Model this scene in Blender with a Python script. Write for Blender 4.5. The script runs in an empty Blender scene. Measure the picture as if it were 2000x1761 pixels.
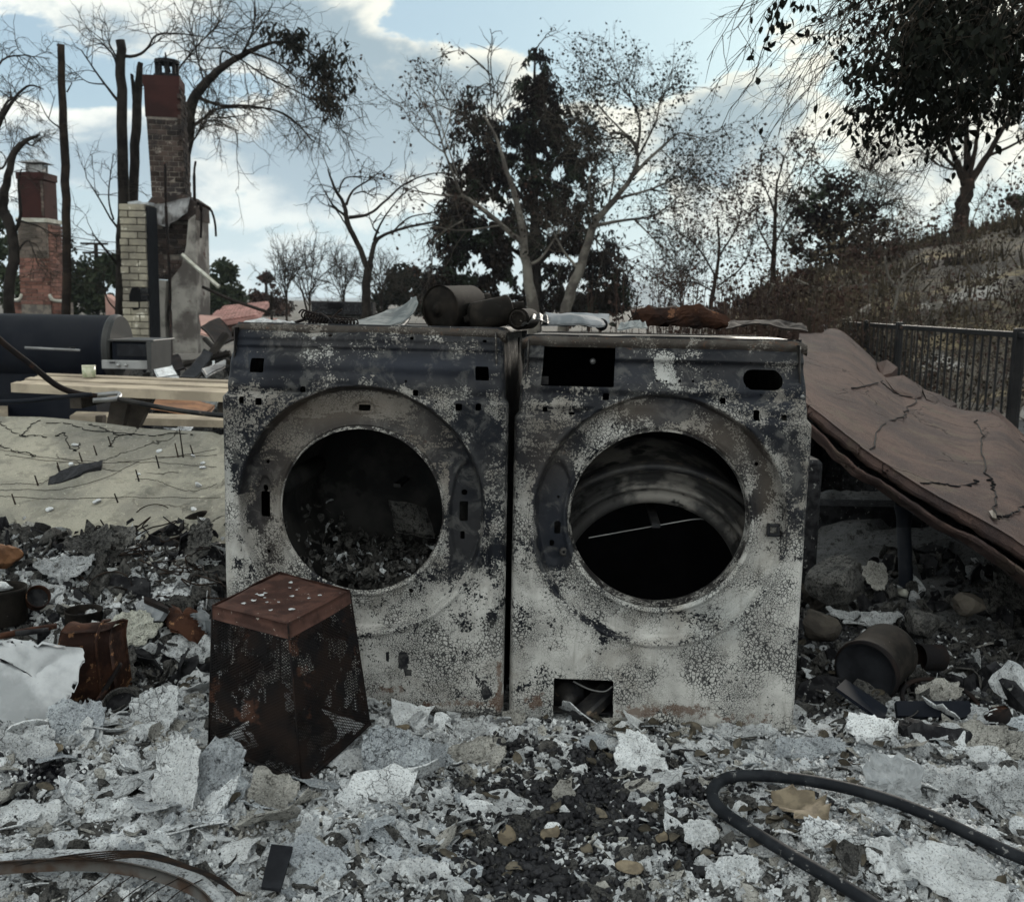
import bpy, math, random
import numpy as np
from mathutils import Matrix, Vector
rad = math.radians
SC = bpy.context.scene
# ------------------------------------------------------------------ camera
F = 1993.5; PITCH = .1438; ROLL = .0188
fw = np.array([0, math.cos(PITCH), -math.sin(PITCH)]); r0_ = np.array([1., 0, 0]); u0_ = np.cross(r0_, fw)
RR = math.cos(ROLL)*r0_+math.sin(ROLL)*u0_; UU = -math.sin(ROLL)*r0_+math.cos(ROLL)*u0_
CAM = np.array([0, 0, 1.0])
cd = bpy.data.cameras.new('camera'); cam = bpy.data.objects.new('camera', cd); SC.collection.objects.link(cam); SC.camera = cam
cam.matrix_world = Matrix(((RR[0], UU[0], -fw[0], 0), (RR[1], UU[1], -fw[1], 0), (RR[2], UU[2], -fw[2], 1.0), (0, 0, 0, 1)))
cd.sensor_width = 36; cd.lens = F/2000*36; cd.clip_start = .05; cd.clip_end = 12000
cd.dof.use_dof = True; cd.dof.focus_distance = 2.35; cd.dof.aperture_fstop = 9

# ------------------------------------------------------------------ world, sun, exposure
SUN_EL, SUN_AZ = rad(23), rad(19)
W = bpy.data.worlds.new('World'); SC.world = W; W.use_nodes = True
sun = bpy.data.lights.new('sun', 'SUN'); sun.energy = 1.45; sun.angle = rad(9); sun.color = (1, .93, .82)
so = bpy.data.objects.new('sun', sun); SC.collection.objects.link(so)
sd = Vector((math.sin(SUN_AZ)*math.cos(SUN_EL), math.cos(SUN_AZ)*math.cos(SUN_EL), math.sin(SUN_EL)))
so.rotation_euler = sd.to_track_quat('Z', 'Y').to_euler(); so.location = (3, 8, 6)
SC.view_settings.view_transform = 'Standard'; SC.view_settings.look = 'None'; SC.view_settings.gamma = 1
SC.view_settings.use_curve_mapping = False; SC.view_settings.exposure = 1.46
SC.render.engine = 'CYCLES'; SC.cycles.use_denoising = True; SC.cycles.max_bounces = 6

def ray(px, py): return fw*F+RR*(px-1000)-UU*(py-880.5)
def az_(px, py, z): d = ray(px, py); return CAM+d*((z-1)/d[2])
def ay(px, py, Y): d = ray(px, py); return CAM+d*(Y/d[1])
def proj(P):
    d = np.asarray(P)-CAM; z = d@fw; return 1000+F*(d@RR)/z, 880.5-F*(d@UU)/z
def ground_hit(px, py):
    d = ray(px, py); t = .6/F; step = .01/F
    ts = np.linspace(.6, 6., 900)/F; P = CAM+d*ts[:, None]; k = np.nonzero(P[:, 2] < H(P[:, 0], P[:, 1]))[0]
    return P[k[0]] if len(k) else P[-1]

# ------------------------------------------------------------------ node helper
class NT:
    def __init__(s, nt): s.t = nt; nt.nodes.clear()
    def __call__(s, typ, ins=None, out=0, **kw):
        n = s.t.nodes.new('ShaderNode'+typ)
        for k, v in kw.items(): setattr(n, k, v)
        for k, v in (ins or {}).items():
            sk = n.inputs[k]
            if isinstance(v, bpy.types.NodeSocket): s.t.links.new(v, sk)
            elif isinstance(v, bpy.types.Node): s.t.links.new(v.outputs[0], sk)
            else:
                if isinstance(v, (tuple, list)) and len(v) == 3 and sk.type == 'RGBA': v = (*v, 1)
                sk.default_value = v
        return n.outputs[out] if out is not None else n
    def m(s, op, a, b=0., c=0., clamp=False): return s('Math', {0: a, 1: b, 2: c}, operation=op, use_clamp=clamp)
    def v(s, op, a, b=(0, 0, 0), out=0): return s('VectorMath', {0: a, 1: b}, operation=op, out=out)
    def sm(s, x, a, b, lo=0., hi=1.): return s('MapRange', {0: x, 1: a, 2: b, 3: lo, 4: hi}, interpolation_type='SMOOTHSTEP')
    def mix(s, f, a, b, mode='MIX'):
        n = s('Mix', data_type='RGBA', blend_type=mode, out=None)
        for i, v in ((0, f), (6, a), (7, b)):
            if isinstance(v, bpy.types.NodeSocket): s.t.links.new(v, n.inputs[i])
            else: n.inputs[i].default_value = v if not isinstance(v, (tuple, list)) else (*v[:3], 1)
        return n.outputs[2]
    def noise(s, vec, scale, detail=3., rough=.55, dist=0., out=0): return s('TexNoise', {'Vector': vec, 'Scale': scale, 'Detail': detail, 'Roughness': rough, 'Distortion': dist}, out=out)

# world shader
n = NT(W.node_tree); W.cycles.sampling_method = 'MANUAL'; W.cycles.sample_map_resolution = 512
dirv = n('TexCoord', out=0)
sep = n('SeparateXYZ', {0: dirv}, out=None)
hz = n.m('SQRT', n.m('ADD', n.m('MULTIPLY', sep.outputs[0], sep.outputs[0]), n.m('MULTIPLY', sep.outputs[1], sep.outputs[1])))
el = n.m('ARCTAN2', sep.outputs[2], hz); azn = n.m('ARCTAN2', sep.outputs[0], sep.outputs[1])
BL = [ # px, py, sx, sy, amp   (cloud masses and blue gaps of the sky, as directions)
 (60, 30, 330, 40, .12), (610, 70, 140, 110, .36), (950, 140, 130, 52, .46), (150, 265, 190, 60, .38), (1620, 120, 150, 120, .26),
 (1390, 235, 110, 58, .46), (700, 285, 190, 55, .40), (470, 385, 220, 45, .16), (1420, 360, 110, 50, .2), (850, 330, 120, 60, .12),
 (1200, 240, 90, 50, .1), (1850, 330, 160, 90, .14), (300, 520, 400, 60, -.12), (1250, 80, 190, 90, -.34), (810, 30, 90, 50, -.26), (1000, 30, 150, 40, -.2),
 (110, 165, 200, 32, -.26), (400, 240, 90, 90, -.10), (1180, 440, 200, 60, -.10), (980, 250, 70, 40, -.08), (420, 150, 120, 50, -.06), (1500, 450, 150, 60, -.12), (1350, 100, 100, 60, -.1)]
def cloud(da, de, det):
    a = n.m('ADD', azn, da); e = n.m('ADD', el, de)
    vec = n('CombineXYZ', {0: a, 1: n.m('MULTIPLY', e, 1.7), 2: 3.1})
    d = n.noise(vec, 8.0, det, .62, .25)
    big = n.noise(vec, 1.7, 3., .5)
    d = n.m('ADD', n.m('MULTIPLY', d, .78), n.m('MULTIPLY', big, .22))
    return d
def blobsum(a, e):
    d = 0.
    for px, py, sx, sy, am in BL:
        q = ray(px, py); q = q/np.linalg.norm(q)
        ca, ce = math.atan2(q[0], q[1]), math.asin(q[2])
        x = n.m('MULTIPLY', n.m('SUBTRACT', a, ca), F/sx/1.); y = n.m('MULTIPLY', n.m('SUBTRACT', e, ce), F/sy)
        g = n.m('EXPONENT', n.m('MULTIPLY', n.m('ADD', n.m('MULTIPLY', x, x), n.m('MULTIPLY', y, y)), -.5))
        d = n.m('MULTIPLY_ADD', g, am*.50, d)
    return d
sdn = n('CombineXYZ', {0: sd.x, 1: sd.y, 2: sd.z})
dotp = n.v('DOT_PRODUCT', n.v('NORMALIZE', dirv), sdn, out=1)
BS = blobsum(azn, el); D0 = n.m('ADD', cloud(0., 0., 9.), BS); D1 = n.m('ADD', cloud(.012, .036, 6.), BS)
off = n.sm(dotp, .75, .1)
alpha = n.sm(n.m('MULTIPLY_ADD', off, .06, D0), .492, .56)
thick = n.sm(n.m('ADD', n.m('MULTIPLY', D0, .3), n.m('MULTIPLY', D1, .7)), .528, .665)
glow = n.sm(dotp, .80, 1.0)
ccol = n.mix(thick, (.40, .395, .355), (.128, .170, .198))
ccol = n.mix(1., ccol, n.mix(glow, n.mix(n.sm(dotp, -.6, 1.0), (2.5, 2.6, 2.68), (.92, .93, .94)), (1.02, 1.0, .93)), 'MULTIPLY')  # clouds away from the sun raised in brightness to light the foreground
sky = n('TexSky', sky_type='NISHITA', sun_disc=False, sun_elevation=SUN_EL, sun_rotation=SUN_AZ, air_density=1.0, dust_density=1.2, ozone_density=1.6, altitude=200)
STR = .055
skyc = n.mix(1., n.mix(1., sky, (.13, .17, .17), 'MULTIPLY'), (.115/STR, .155/STR, .187/STR), 'ADD')
low = n.sm(el, .0, .20)
skyc = n.mix(low, n.mix(.55, skyc, (.20/STR, .255/STR, .27/STR)), skyc)
cl = n.mix(1., ccol, (1/STR, 1/STR, 1/STR), 'MULTIPLY')
al = n.m('MULTIPLY', alpha, n.sm(el, -.02, .12, .35, 1.))
full = n.mix(al, skyc, cl)
below = n.sm(el, -.06, -.01)
full = n.mix(below, (.12/STR, .12/STR, .12/STR), full)
bg = n('Background', {0: full, 1: STR})
n('OutputWorld', {0: bg}, out=None)

# ------------------------------------------------------------------ numpy noise
_P = np.random.RandomState(7).permutation(4096).astype(np.int64)
def _h(ix, iy, s=0): return _P[(_P[(ix+s*131) & 4095]+iy) & 4095]/4095.
def vnoise(x, y, s=0):
    x = np.asarray(x, float); y = np.asarray(y, float)
    ix = np.floor(x).astype(np.int64); iy = np.floor(y).astype(np.int64); fx = x-ix; fy = y-iy
    fx = fx*fx*fx*(fx*(fx*6-15)+10); fy = fy*fy*fy*(fy*(fy*6-15)+10)
    a = _h(ix, iy, s); b = _h(ix+1, iy, s); c = _h(ix, iy+1, s); d = _h(ix+1, iy+1, s)
    return (a*(1-fx)+b*fx)*(1-fy)+(c*(1-fx)+d*fx)*fy-.5
def fbm(x, y, o=4, s=0, g=.5):
    t = 0; a = 1.; x = np.asarray(x, float); y = np.asarray(y, float)
    for i in range(o):
        t = t+a*vnoise(x*1.0+i*17.3, y+i*9.1, s+i); x = x*2.03; y = y*2.03; a *= g
    return t
def ss(x, a, b):
    t = np.clip((np.asarray(x, float)-a)/(b-a), 0, 1); return t*t*(3-2*t)
def plates(x, y, size, s=0):
    """tilted irregular plates: per-cell height and tilt"""
    X = np.asarray(x, float)/size; Y = np.asarray(y, float)/size
    ix = np.floor(X).astype(np.int64); iy = np.floor(Y).astype(np.int64)
    best = np.full(X.shape, 9.); hh = np.zeros(X.shape)
    for dx in (-1, 0, 1):
        for dy in (-1, 0, 1):
            cx = ix+dx; cy = iy+dy
            px = cx+_h(cx, cy, s); py = cy+_h(cx, cy, s+3)
            d = (X-px)**2+(Y-py)**2
            h = (_h(cx, cy, s+5)-.5)+(X-px)*(_h(cx, cy, s+7)-.5)*1.3+(Y-py)*(_h(cx, cy, s+9)-.6)*1.3
            k = d < best; best = np.where(k, d, best); hh = np.where(k, h, hh)
    return hh
RX = np.array([-40, 2.2, 4.4, 5.3, 7, 8.8, 11, 15, 30, 80.]); RZ = np.array([0, .1, .75, 1.25, 2.0, 2.5, 2.95, 3.5, 5, 7.])
def H(x, y):
    x = np.asarray(x, float); y = np.asarray(y, float)
    near = 1-ss(y, 4.5, 6)
    b = (.05*fbm(x*2.2, y*2.2, 3, 1)+.0)*near+.10*fbm(x*.6, y*.6, 3, 2)*ss(y, 4, 7)
    b = b+.27*ss(y, 2.25, 3.05)*ss(-x, .42, .78)*(1-ss(y, 3.3, 4.2))          # rubble in front of the left slab
    b = b+.02*np.exp(-((x+.58)/.30)**2-((y-2.12)/.30)**2)+.035*np.exp(-((x+.55)/.16)**2-((y-1.78)/.10)**2)-.03*np.exp(-((x+.47)/.2)**2-((y-2.1)/.2)**2)
    b = b+.05*np.exp(-((x+1.05)/.25)**2-((y-2.0)/.3)**2)
    b = b+.05*np.exp(-((x-.78)/.22)**2-((y-1.80)/.16)**2)+.03*np.exp(-((x-.62)/.2)**2-((y-1.62)/.1)**2)+.05*np.exp(-((x-1.1)/.3)**2-((y-2.3)/.2)**2)
    b = b-.03*np.exp(-((x-.05)/.22)**2-((y-1.85)/.25)**2)
    # level strip under the washers
    b = b+.012*np.exp(-((y-2.335+.07*x)/.05)**2)*ss(x, -.75, -.7)*(1-ss(x, .68, .74))
    k = ss(y, 2.26, 2.36)*(1-ss(y, 3.05, 3.2))*ss(x, -.85, -.74)*(1-ss(x, .72, .80))
    flat = -.004+.05*ss(-x, .18, .45)
    b = b*(1-k)+flat*k
    b = b+.16*ss(x, .85, 1.5)*ss(y, 2.7, 3.8)*near
    xh = x*22/np.maximum(y, 22)
    hill = np.interp(xh+(22-np.minimum(y, 22))*.12, RX, RZ)*ss(y, 6.5, 19)*ss(xh, 3.2, 5.0)
    hill = hill*(1-.6*ss(y, 30, 120))+ .25*fbm(x*.35, y*.35, 4, 5)*ss(x, 3.5, 6)*ss(y, 7, 12)
    return b+hill

# ------------------------------------------------------------------ materials
MATS = {}
def newmat(name):
    m = bpy.data.materials.new(name); m.use_nodes = True; MATS[name] = m; return m, NT(m.node_tree)
def M(name, c1, c2=None, rough=.8, metal=0., sc=12., det=5., bump=.3, bsc=60., spots=None, lo=.4, hi=.6, rnd=.25, bd=.004, spec=None):
    """two-tone noisy material with relief; spots=(colour, scale, threshold)"""
    m, n = newmat(name); pos = n('NewGeometry', out=0)
    c2 = c2 or tuple(x*.6 for x in c1)
    spec = (.07 if rough > .58 else .25) if spec is None else spec
    if max(c1) < .13: c1 = tuple(x*.62 for x in c1); c2 = tuple(x*.62 for x in c2)
    f = n.sm(n.noise(pos, sc, det, .6), lo, hi)
    col = n.mix(f, c1, c2)
    if spots:
        k = n.sm(n.noise(pos, spots[1], 4., .65), spots[2], spots[2]+.06); col = n.mix(k, col, spots[0])
    if rnd:
        ri = n('ObjectInfo', out=5); k = n('MapRange', {0: ri, 1: 0., 2: 1., 3: 1-rnd, 4: 1+rnd})
        col = n.mix(1., col, n('CombineColor', {0: k, 1: k, 2: k}), 'MULTIPLY')
    bs = {'Base Color': col, 'Roughness': rough, 'Metallic': metal, 'Specular IOR Level': spec}
    if bump: bs['Normal'] = n('Bump', {'Strength': bump, 'Distance': bd, 'Height': n.noise(pos, bsc, 6., .65)})
    n('OutputMaterial', {0: n('BsdfPrincipled', bs)}, out=None)
    return m
def att(n, name): return n('Attribute', attribute_name=name, out=2)

# ------------------------------------------------------------------ geometry accumulators
class G:
    def __init__(s): s.V = []; s.Fc = []; s.n = 0
    def add(s, v, f):
        v = np.asarray(v, float).reshape(-1, 3); s.V.append(v); k = s.n
        if isinstance(f, np.ndarray): s.Fc.extend((f+k).tolist())
        else: s.Fc.extend([[i+k for i in q] for q in f])
        s.n += len(v); return s
    def v(s): return np.concatenate(s.V) if s.V else np.zeros((0, 3))
    def box(s, c, d, R=None):
        d = np.asarray(d)/2.; v = np.array([(x, y, z) for x in (-1, 1) for y in (-1, 1) for z in (-1, 1)])*d
        if R is not None: v = v@np.asarray(R).T
        return s.add(v+np.asarray(c), [(0, 1, 3, 2), (4, 6, 7, 5), (0, 4, 5, 1), (2, 3, 7, 6), (0, 2, 6, 4), (1, 5, 7, 3)])
    def bbox(s, c, d, b, R=None):
        """box with chamfered edges"""
        hx, hy, hz_ = [q/2. for q in d]; v = []
        for x in (-1, 1):
            for y in (-1, 1):
                for z in (-1, 1):
                    v += [(x*hx, y*(hy-b), z*(hz_-b)), (x*(hx-b), y*hy, z*(hz_-b)), (x*(hx-b), y*(hy-b), z*hz_)]
        v = np.array(v)
        ix = lambda x, y, z, k: ((x > 0)*4+(y > 0)*2+(z > 0))*3+k
        f = []
        for a, sgn in ((0, 1), (0, -1), (1, 1), (1, -1), (2, 1), (2, -1)):
            q = []
            for (p, r) in ((-1, -1), (1, -1), (1, 1), (-1, 1)):
                c3 = [0, 0, 0]; c3[a] = sgn; c3[(a+1) % 3] = p; c3[(a+2) % 3] = r; q.append(ix(*c3, a))
            f.append(q if sgn > 0 else q[::-1])
        for a in range(3):
            for p in (-1, 1):
                for r in (-1, 1):
                    e = []
                    for t in (-1, 1):
                        c3 = [0, 0, 0]; c3[a] = t; c3[(a+1) % 3] = p; c3[(a+2) % 3] = r; e.append((ix(*c3, (a+1) % 3), ix(*c3, (a+2) % 3)))
                    f.append([e[0][0], e[0][1], e[1][1], e[1][0]])
        for x in (-1, 1):
            for y in (-1, 1):
                for z in (-1, 1): f.append([ix(x, y, z, 0), ix(x, y, z, 1), ix(x, y, z, 2)])
        if R is not None: v = v@np.asarray(R).T
        return s.add(v+np.asarray(c), f)
    def tube(s, P, r, k=6, cap=True):
        P = np.asarray(P, float); m = len(P); r = np.broadcast_to(np.asarray(r, float), (m,))
        T = np.gradient(P, axis=0); T /= np.linalg.norm(T, axis=1, keepdims=True)+1e-9
        ref = np.array([0, 0, 1.]) if abs(T[:, 2]).mean() < .8 else np.array([1., 0, 0])
        A = np.cross(T, ref); A /= np.linalg.norm(A, axis=1, keepdims=True)+1e-9; B = np.cross(T, A)
        t = np.arange(k)*2*math.pi/k
        v = P[:, None]+r[:, None, None]*(A[:, None]*np.cos(t)[None, :, None]+B[:, None]*np.sin(t)[None, :, None])
        i = np.arange(m-1)[:, None]*k; j = np.arange(k)[None]; j2 = (j+1) % k
        f = np.stack([i+j, i+j2, i+k+j2, i+k+j], -1).reshape(-1, 4)
        b = s.n; s.add(v.reshape(-1, 3), f)
        if cap: s.Fc.append([b+q for q in range(k)][::-1]); s.Fc.append([b+(m-1)*k+q for q in range(k)])
        return s
    def lathe(s, prof, O, axis, k=40, arc=2*math.pi, a0=0., ref=(0, 0, 1)):
        """prof: (radius, distance along axis)"""
        ax = np.asarray(axis, float); ax /= np.linalg.norm(ax); A = np.cross(ax, ref); A /= np.linalg.norm(A); B = np.cross(A, ax)
        cl = abs(arc-2*math.pi) < 1e-6; m = k if cl else k+1
        t = a0+np.arange(m)*arc/k; prof = np.asarray(prof, float)
        v = np.asarray(O)+prof[:, 1][:, None, None]*ax+prof[:, 0][:, None, None]*(A*np.cos(t)[:, None]+B*np.sin(t)[:, None])[None]
        i = np.arange(len(prof)-1)[:, None]*m; j = np.arange(k)[None]; j2 = (j+1) % m
        return s.add(v.reshape(-1, 3), np.stack([i+j, i+j2, i+m+j2, i+m+j], -1).reshape(-1, 4))
    def grid(s, P, flip=False):
        P = np.asarray(P, float); a, b = P.shape[:2]
        i = np.arange(a-1)[:, None]*b; j = np.arange(b-1)[None]
        f = np.stack([i+j, i+j+1, i+b+j+1, i+b+j], -1).reshape(-1, 4)
        return s.add(P.reshape(-1, 3), f[:, ::-1] if flip else f)
    def slab(s, P, off):
        """grid P (a,b,3) thickened by vector field off"""
        P = np.asarray(P, float); Q = P-off; a, b = P.shape[:2]; k = s.n
        s.grid(P); s.grid(Q, True); n1 = a*b
        ed = [i*b for i in range(a)]+[(a-1)*b+j for j in range(1, b)]+[i*b+b-1 for i in range(a-2, -1, -1)]+[j for j in range(b-2, 0, -1)]
        for e in range(len(ed)): p, q = ed[e], ed[(e+1) % len(ed)]; s.Fc.append([k+p, k+q, k+n1+q, k+n1+p][::-1])
        return s
    def prism(s, pts, off):
        """polygon pts (m,3) extruded by off"""
        p = np.asarray(pts, float); m = len(p); k = s.n
        s.add(np.concatenate([p, p+np.asarray(off)]), [list(range(m)), list(range(2*m-1, m-1, -1))]+[[i, m+i, m+(i+1) % m, (i+1) % m] for i in range(m)])
        return s
COL = SC.collection
ORG = {}
def mk(name, g, mat, org, smooth=False):
    v = g.v()-np.asarray(org)
    me = bpy.data.meshes.new(name); me.from_pydata(v.tolist(), [], g.Fc); me.update()
    if smooth: me.polygons.foreach_set('use_smooth', [True]*len(me.polygons))
    if mat is not None: me.materials.append(mat if not isinstance(mat, str) else MATS[mat])
    return me
def part(parent, name, g, mat, smooth=False, label=None, kind=None):
    org = ORG[parent.name]; me = mk(name, g, mat, org, smooth)
    o = bpy.data.objects.new(name, me); COL.objects.link(o); o.parent = parent; ORG[o.name] = org
    if label: o['label'] = label
    if kind: o['kind'] = kind
    return o
def thing(name, label, cat, loc, group=None):
    o = bpy.data.objects.new(name, None); COL.objects.link(o); o.location = tuple(float(q) for q in loc); o.empty_display_size = .1
    o['label'] = label; o['category'] = cat
    if group: o['group'] = group
    ORG[o.name] = np.asarray(loc, float); return o
def single(name, g, mat, label, cat, group=None, smooth=False, kind=None):
    v = g.v(); org = np.array([*(v[:, :2].mean(0)), v[:, 2].min()])
    me = mk(name, g, mat, org, smooth); o = bpy.data.objects.new(name, me); COL.objects.link(o); o.location = tuple(org); ORG[o.name] = org
    if label: o['label'] = label
    if cat: o['category'] = cat
    if group: o['group'] = group
    if kind: o['kind'] = kind
    return o
def inst(me, name, M4, label=None, cat=None, group=None, parent=None):
    o = bpy.data.objects.new(name, me); COL.objects.link(o)
    if parent is not None:
        o.parent = parent; M4 = Matrix.Translation(Vector([-float(q) for q in ORG[parent.name]])) @ M4
    o.matrix_local = M4
    if label: o['label'] = label
    if cat: o['category'] = cat
    if group: o['group'] = group
    return o
def rotm(ax, ang): return np.array(Matrix.Rotation(ang, 3, Vector([float(q) for q in ax])))
def euler(a, b, c): return np.array(Matrix.Rotation(c, 3, 'Z') @ Matrix.Rotation(b, 3, 'Y') @ Matrix.Rotation(a, 3, 'X'))
def smoothpath(P, n=24):
    P = np.asarray(P, float); m = len(P); t = np.linspace(0, m-1, n); out = []
    for q in t:
        i = min(int(q), m-2); f = q-i; p0 = P[max(i-1, 0)]; p1 = P[i]; p2 = P[i+1]; p3 = P[min(i+2, m-1)]
        out.append(.5*((2*p1)+(-p0+p2)*f+(2*p0-5*p1+4*p2-p3)*f*f+(-p0+3*p1-3*p2+p3)*f**3))
    return np.array(out)
def noisy(P, a, s=0, fr=9.):
    P = np.asarray(P, float)
    return P+a*np.stack([fbm(P[..., 0]*fr+P[..., 2]*fr, P[..., 1]*fr+k*7, 3, s+k*4) for k in range(3)], -1)
# ------------------------------------------------------------------ materials
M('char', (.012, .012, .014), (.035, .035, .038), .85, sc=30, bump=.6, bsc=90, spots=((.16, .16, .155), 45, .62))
M('charcoal', (.008, .008, .010), (.022, .022, .026), .55, sc=60, bump=.5, bsc=150)
M('soot_steel', (.020, .020, .023), (.055, .052, .050), .55, .5, sc=14, bump=.25, bsc=70, spots=((.11, .085, .065), 28, .62))
M('canister_steel', (.012, .011, .010), (.026, .022, .019), .9, .0, sc=18, bump=.12, bsc=50, spots=((.10, .09, .08), 90, .68), rnd=.15)
M('rust_dark', (.022, .015, .013), (.012, .011, .012), .8, .0, sc=12, bump=.35, bsc=120, spots=((.048, .024, .017), 9, .60), rnd=.1)
M('rust_top', (.115, .060, .048), (.060, .033, .028), .7, .1, sc=20, bump=.3, bsc=160, spots=((.35, .32, .29), 70, .66), rnd=0)
M('rust_orange', (.080, .037, .024), (.032, .017, .014), .8, .1, sc=16, bump=.4, bsc=110, spots=((.18, .095, .05), 40, .60))
def ashm(name, c1, c2, dark, dth=.56):
    m, n = newmat(name); pos = n('NewGeometry', out=0)
    a = n.noise(pos, 13., 6., .65, .5); b = n.noise(pos, 70., 6., .72); c = n.noise(pos, 260., 4., .7)
    col = n.mix(n.sm(a, .36, .62), c1, c2); col = n.mix(n.sm(b, dth-.04, dth+.08), col, dark)
    col = n.mix(n.sm(c, .54, .64, 0., .85), col, tuple(q*.5 for q in dark)); col = n.mix(n.sm(c, .44, .36, 0., .5), col, tuple(min(.68, q*1.35) for q in c1))
    ri = n('ObjectInfo', out=5); k = n('MapRange', {0: ri, 1: 0., 2: 1., 3: .72, 4: 1.18}); col = n.mix(1., col, n('CombineColor', {0: k, 1: k, 2: k}), 'MULTIPLY')
    v = n('TexVoronoi', {'Vector': n.v('ADD', pos, n.v('MULTIPLY', n.noise(pos, 30., 4., .6, out=1), (.03, .03, .03))), 'Scale': 42.}, feature='DISTANCE_TO_EDGE', out=0)
    cr = n.m('MULTIPLY', n.sm(v, .0, .035, 1., 0.), n.sm(n.noise(pos, 9., 2.), .54, .62)); col = n.mix(n.m('MULTIPLY', cr, .8), col, tuple(q*.4 for q in dark))
    h = n.m('ADD', n.m('MULTIPLY', n.noise(pos, 34., 6., .7), 1.3), n.m('SUBTRACT', n.m('MULTIPLY', c, .7), n.m('MULTIPLY', cr, .6)))
    n('OutputMaterial', {0: n('BsdfPrincipled', {'Base Color': col, 'Roughness': .95, 'Specular IOR Level': .04, 'Normal': n('Bump', {'Strength': .95, 'Distance': .010, 'Height': h})})}, out=None)
ashm('ash', (.60, .62, .64), (.38, .395, .41), (.12, .12, .12), .58); ashm('ash_pale', (.70, .72, .74), (.52, .535, .55), (.22, .22, .22), .62)
ashm('ash_blue', (.46, .49, .52), (.30, .32, .345), (.10, .108, .12), .58); ashm('ash_tan', (.38, .37, .345), (.23, .225, .21), (.08, .075, .068), .57)
ashm('ash_dark', (.13, .126, .12), (.06, .059, .058), (.025, .025, .025), .52); ashm('wool', (.46, .46, .41), (.33, .33, .29), (.16, .16, .14), .58)
M('leaf_brown', (.125, .108, .083), (.070, .062, .050), .7, sc=60, bump=.3, bsc=200, rnd=.5)
M('leaf_tan', (.155, .128, .092), (.10, .082, .06), .7, sc=40, bump=.4, bsc=150, rnd=.2)
M('stucco_cream', (.42, .38, .28), (.28, .25, .19), .9, sc=1.6, bump=.4, bsc=60, spots=((.20, .18, .14), 5, .60))
M('mortar', (.16, .14, .12), (.09, .08, .075), .95, sc=8, bump=.4, bsc=40, rnd=0)
M('brick_dark', (.075, .055, .048), (.035, .030, .030), .9, sc=3, bump=.4, bsc=40, spots=((.15, .13, .115), 9, .60), rnd=.45)
M('brick_red', (.16, .080, .064), (.10, .055, .047), .9, sc=3, bump=.4, bsc=40, spots=((.34, .22, .17), 12, .62), rnd=.35)
M('brick_sooted', (.13, .105, .09), (.07, .06, .052), .9, sc=3, bump=.4, bsc=40, rnd=.4)
M('stucco_redbrown', (.062, .028, .026), (.042, .022, .021), .9, sc=1.5, bump=.3, bsc=30, rnd=.05)
M('block_cream', (.25, .228, .18), (.16, .145, .12), .9, sc=2.2, bump=.5, bsc=30, spots=((.48, .45, .38), 6, .58), rnd=.18)
M('plaster_grey', (.27, .255, .235), (.09, .08, .075), .9, sc=2.2, bump=.4, bsc=18, spots=((.07, .045, .04), 3.2, .60), rnd=0)
M('flashing', (.22, .22, .225), (.10, .095, .095), .6, .3, sc=6, bump=.5, bsc=14)
M('concrete_light', (.42, .42, .38), (.30, .29, .25), .95, sc=8, bump=.3, bsc=60)
M('bark_burnt', (.016, .014, .013), (.035, .030, .027), .95, sc=6, bump=.6, bsc=30, rnd=0)
M('bark_brown', (.04, .03, .024), (.02, .016, .014), .95, sc=5, bump=.6, bsc=30, rnd=0)
M('bark_pale', (.13, .12, .105), (.06, .053, .048), .9, sc=2.5, bump=.4, bsc=20, rnd=0)
M('twig', (.035, .029, .024), (.06, .05, .04), .95, sc=3, bump=0, rnd=0)
M('twig_pale', (.10, .085, .07), (.06, .05, .043), .95, sc=3, bump=0, rnd=0)
M('foliage_dark', (.014, .015, .012), (.026, .025, .018), .8, sc=2.5, bump=0, rnd=.2)
M('foliage_scorched', (.016, .014, .015), (.034, .026, .022), .85, sc=1.2, bump=0, rnd=.2, spots=((.025, .032, .022), 1.5, .55))
M('foliage_green', (.035, .050, .028), (.055, .065, .035), .8, sc=2, bump=0, rnd=.2)
M('foliage_brown', (.075, .046, .038), (.04, .03, .027), .9, sc=1.2, bump=0, rnd=.35)
M('dry_grass', (.11, .088, .06), (.045, .038, .03), .9, sc=1.5, bump=0, rnd=.3)
M('leaf_hang', (.006, .008, .006), (.014, .016, .011), .8, sc=8, bump=.1, bsc=60, rnd=.3)
M('navy_enamel', (.006, .008, .014), (.012, .014, .020), .62, .0, sc=4, bump=.05, bsc=20, rnd=0)
M('steel_grey', (.25, .25, .25), (.17, .17, .17), .45, .6, sc=9, bump=.1, bsc=50)
M('end_cap', (.060, .060, .060), (.045, .045, .045), .5, .3, sc=9, bump=.1, bsc=50)
M('wood_weathered', (.30, .255, .195), (.20, .168, .13), .85, sc=5, bump=.35, bsc=60, rnd=.12)
M('wood_dark', (.10, .085, .07), (.055, .048, .042), .9, sc=6, bump=.4, bsc=60)
M('glass_green', (.24, .26, .17), (.36, .36, .27), .25, sc=40, bump=.4, bsc=120)
M('label_cream', (.62, .60, .50), (.5, .5, .4), .6, sc=40, bump=0)
M('fence_black', (.010, .010, .012), (.022, .021, .022), .55, .3, sc=9, bump=.15, bsc=60, rnd=.2)
M('pipe_black', (.012, .015, .022), (.022, .024, .03), .6, .0, sc=12, bump=.15, bsc=90)
M('rubber', (.014, .016, .020), (.024, .027, .032), .62, sc=22, bump=.35, bsc=160, spots=((.13, .13, .13), 60, .62), rnd=0, bd=.002)
M('fabric_grey', (.20, .21, .21), (.11, .12, .125), .95, sc=20, bump=.5, bsc=150)
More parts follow.
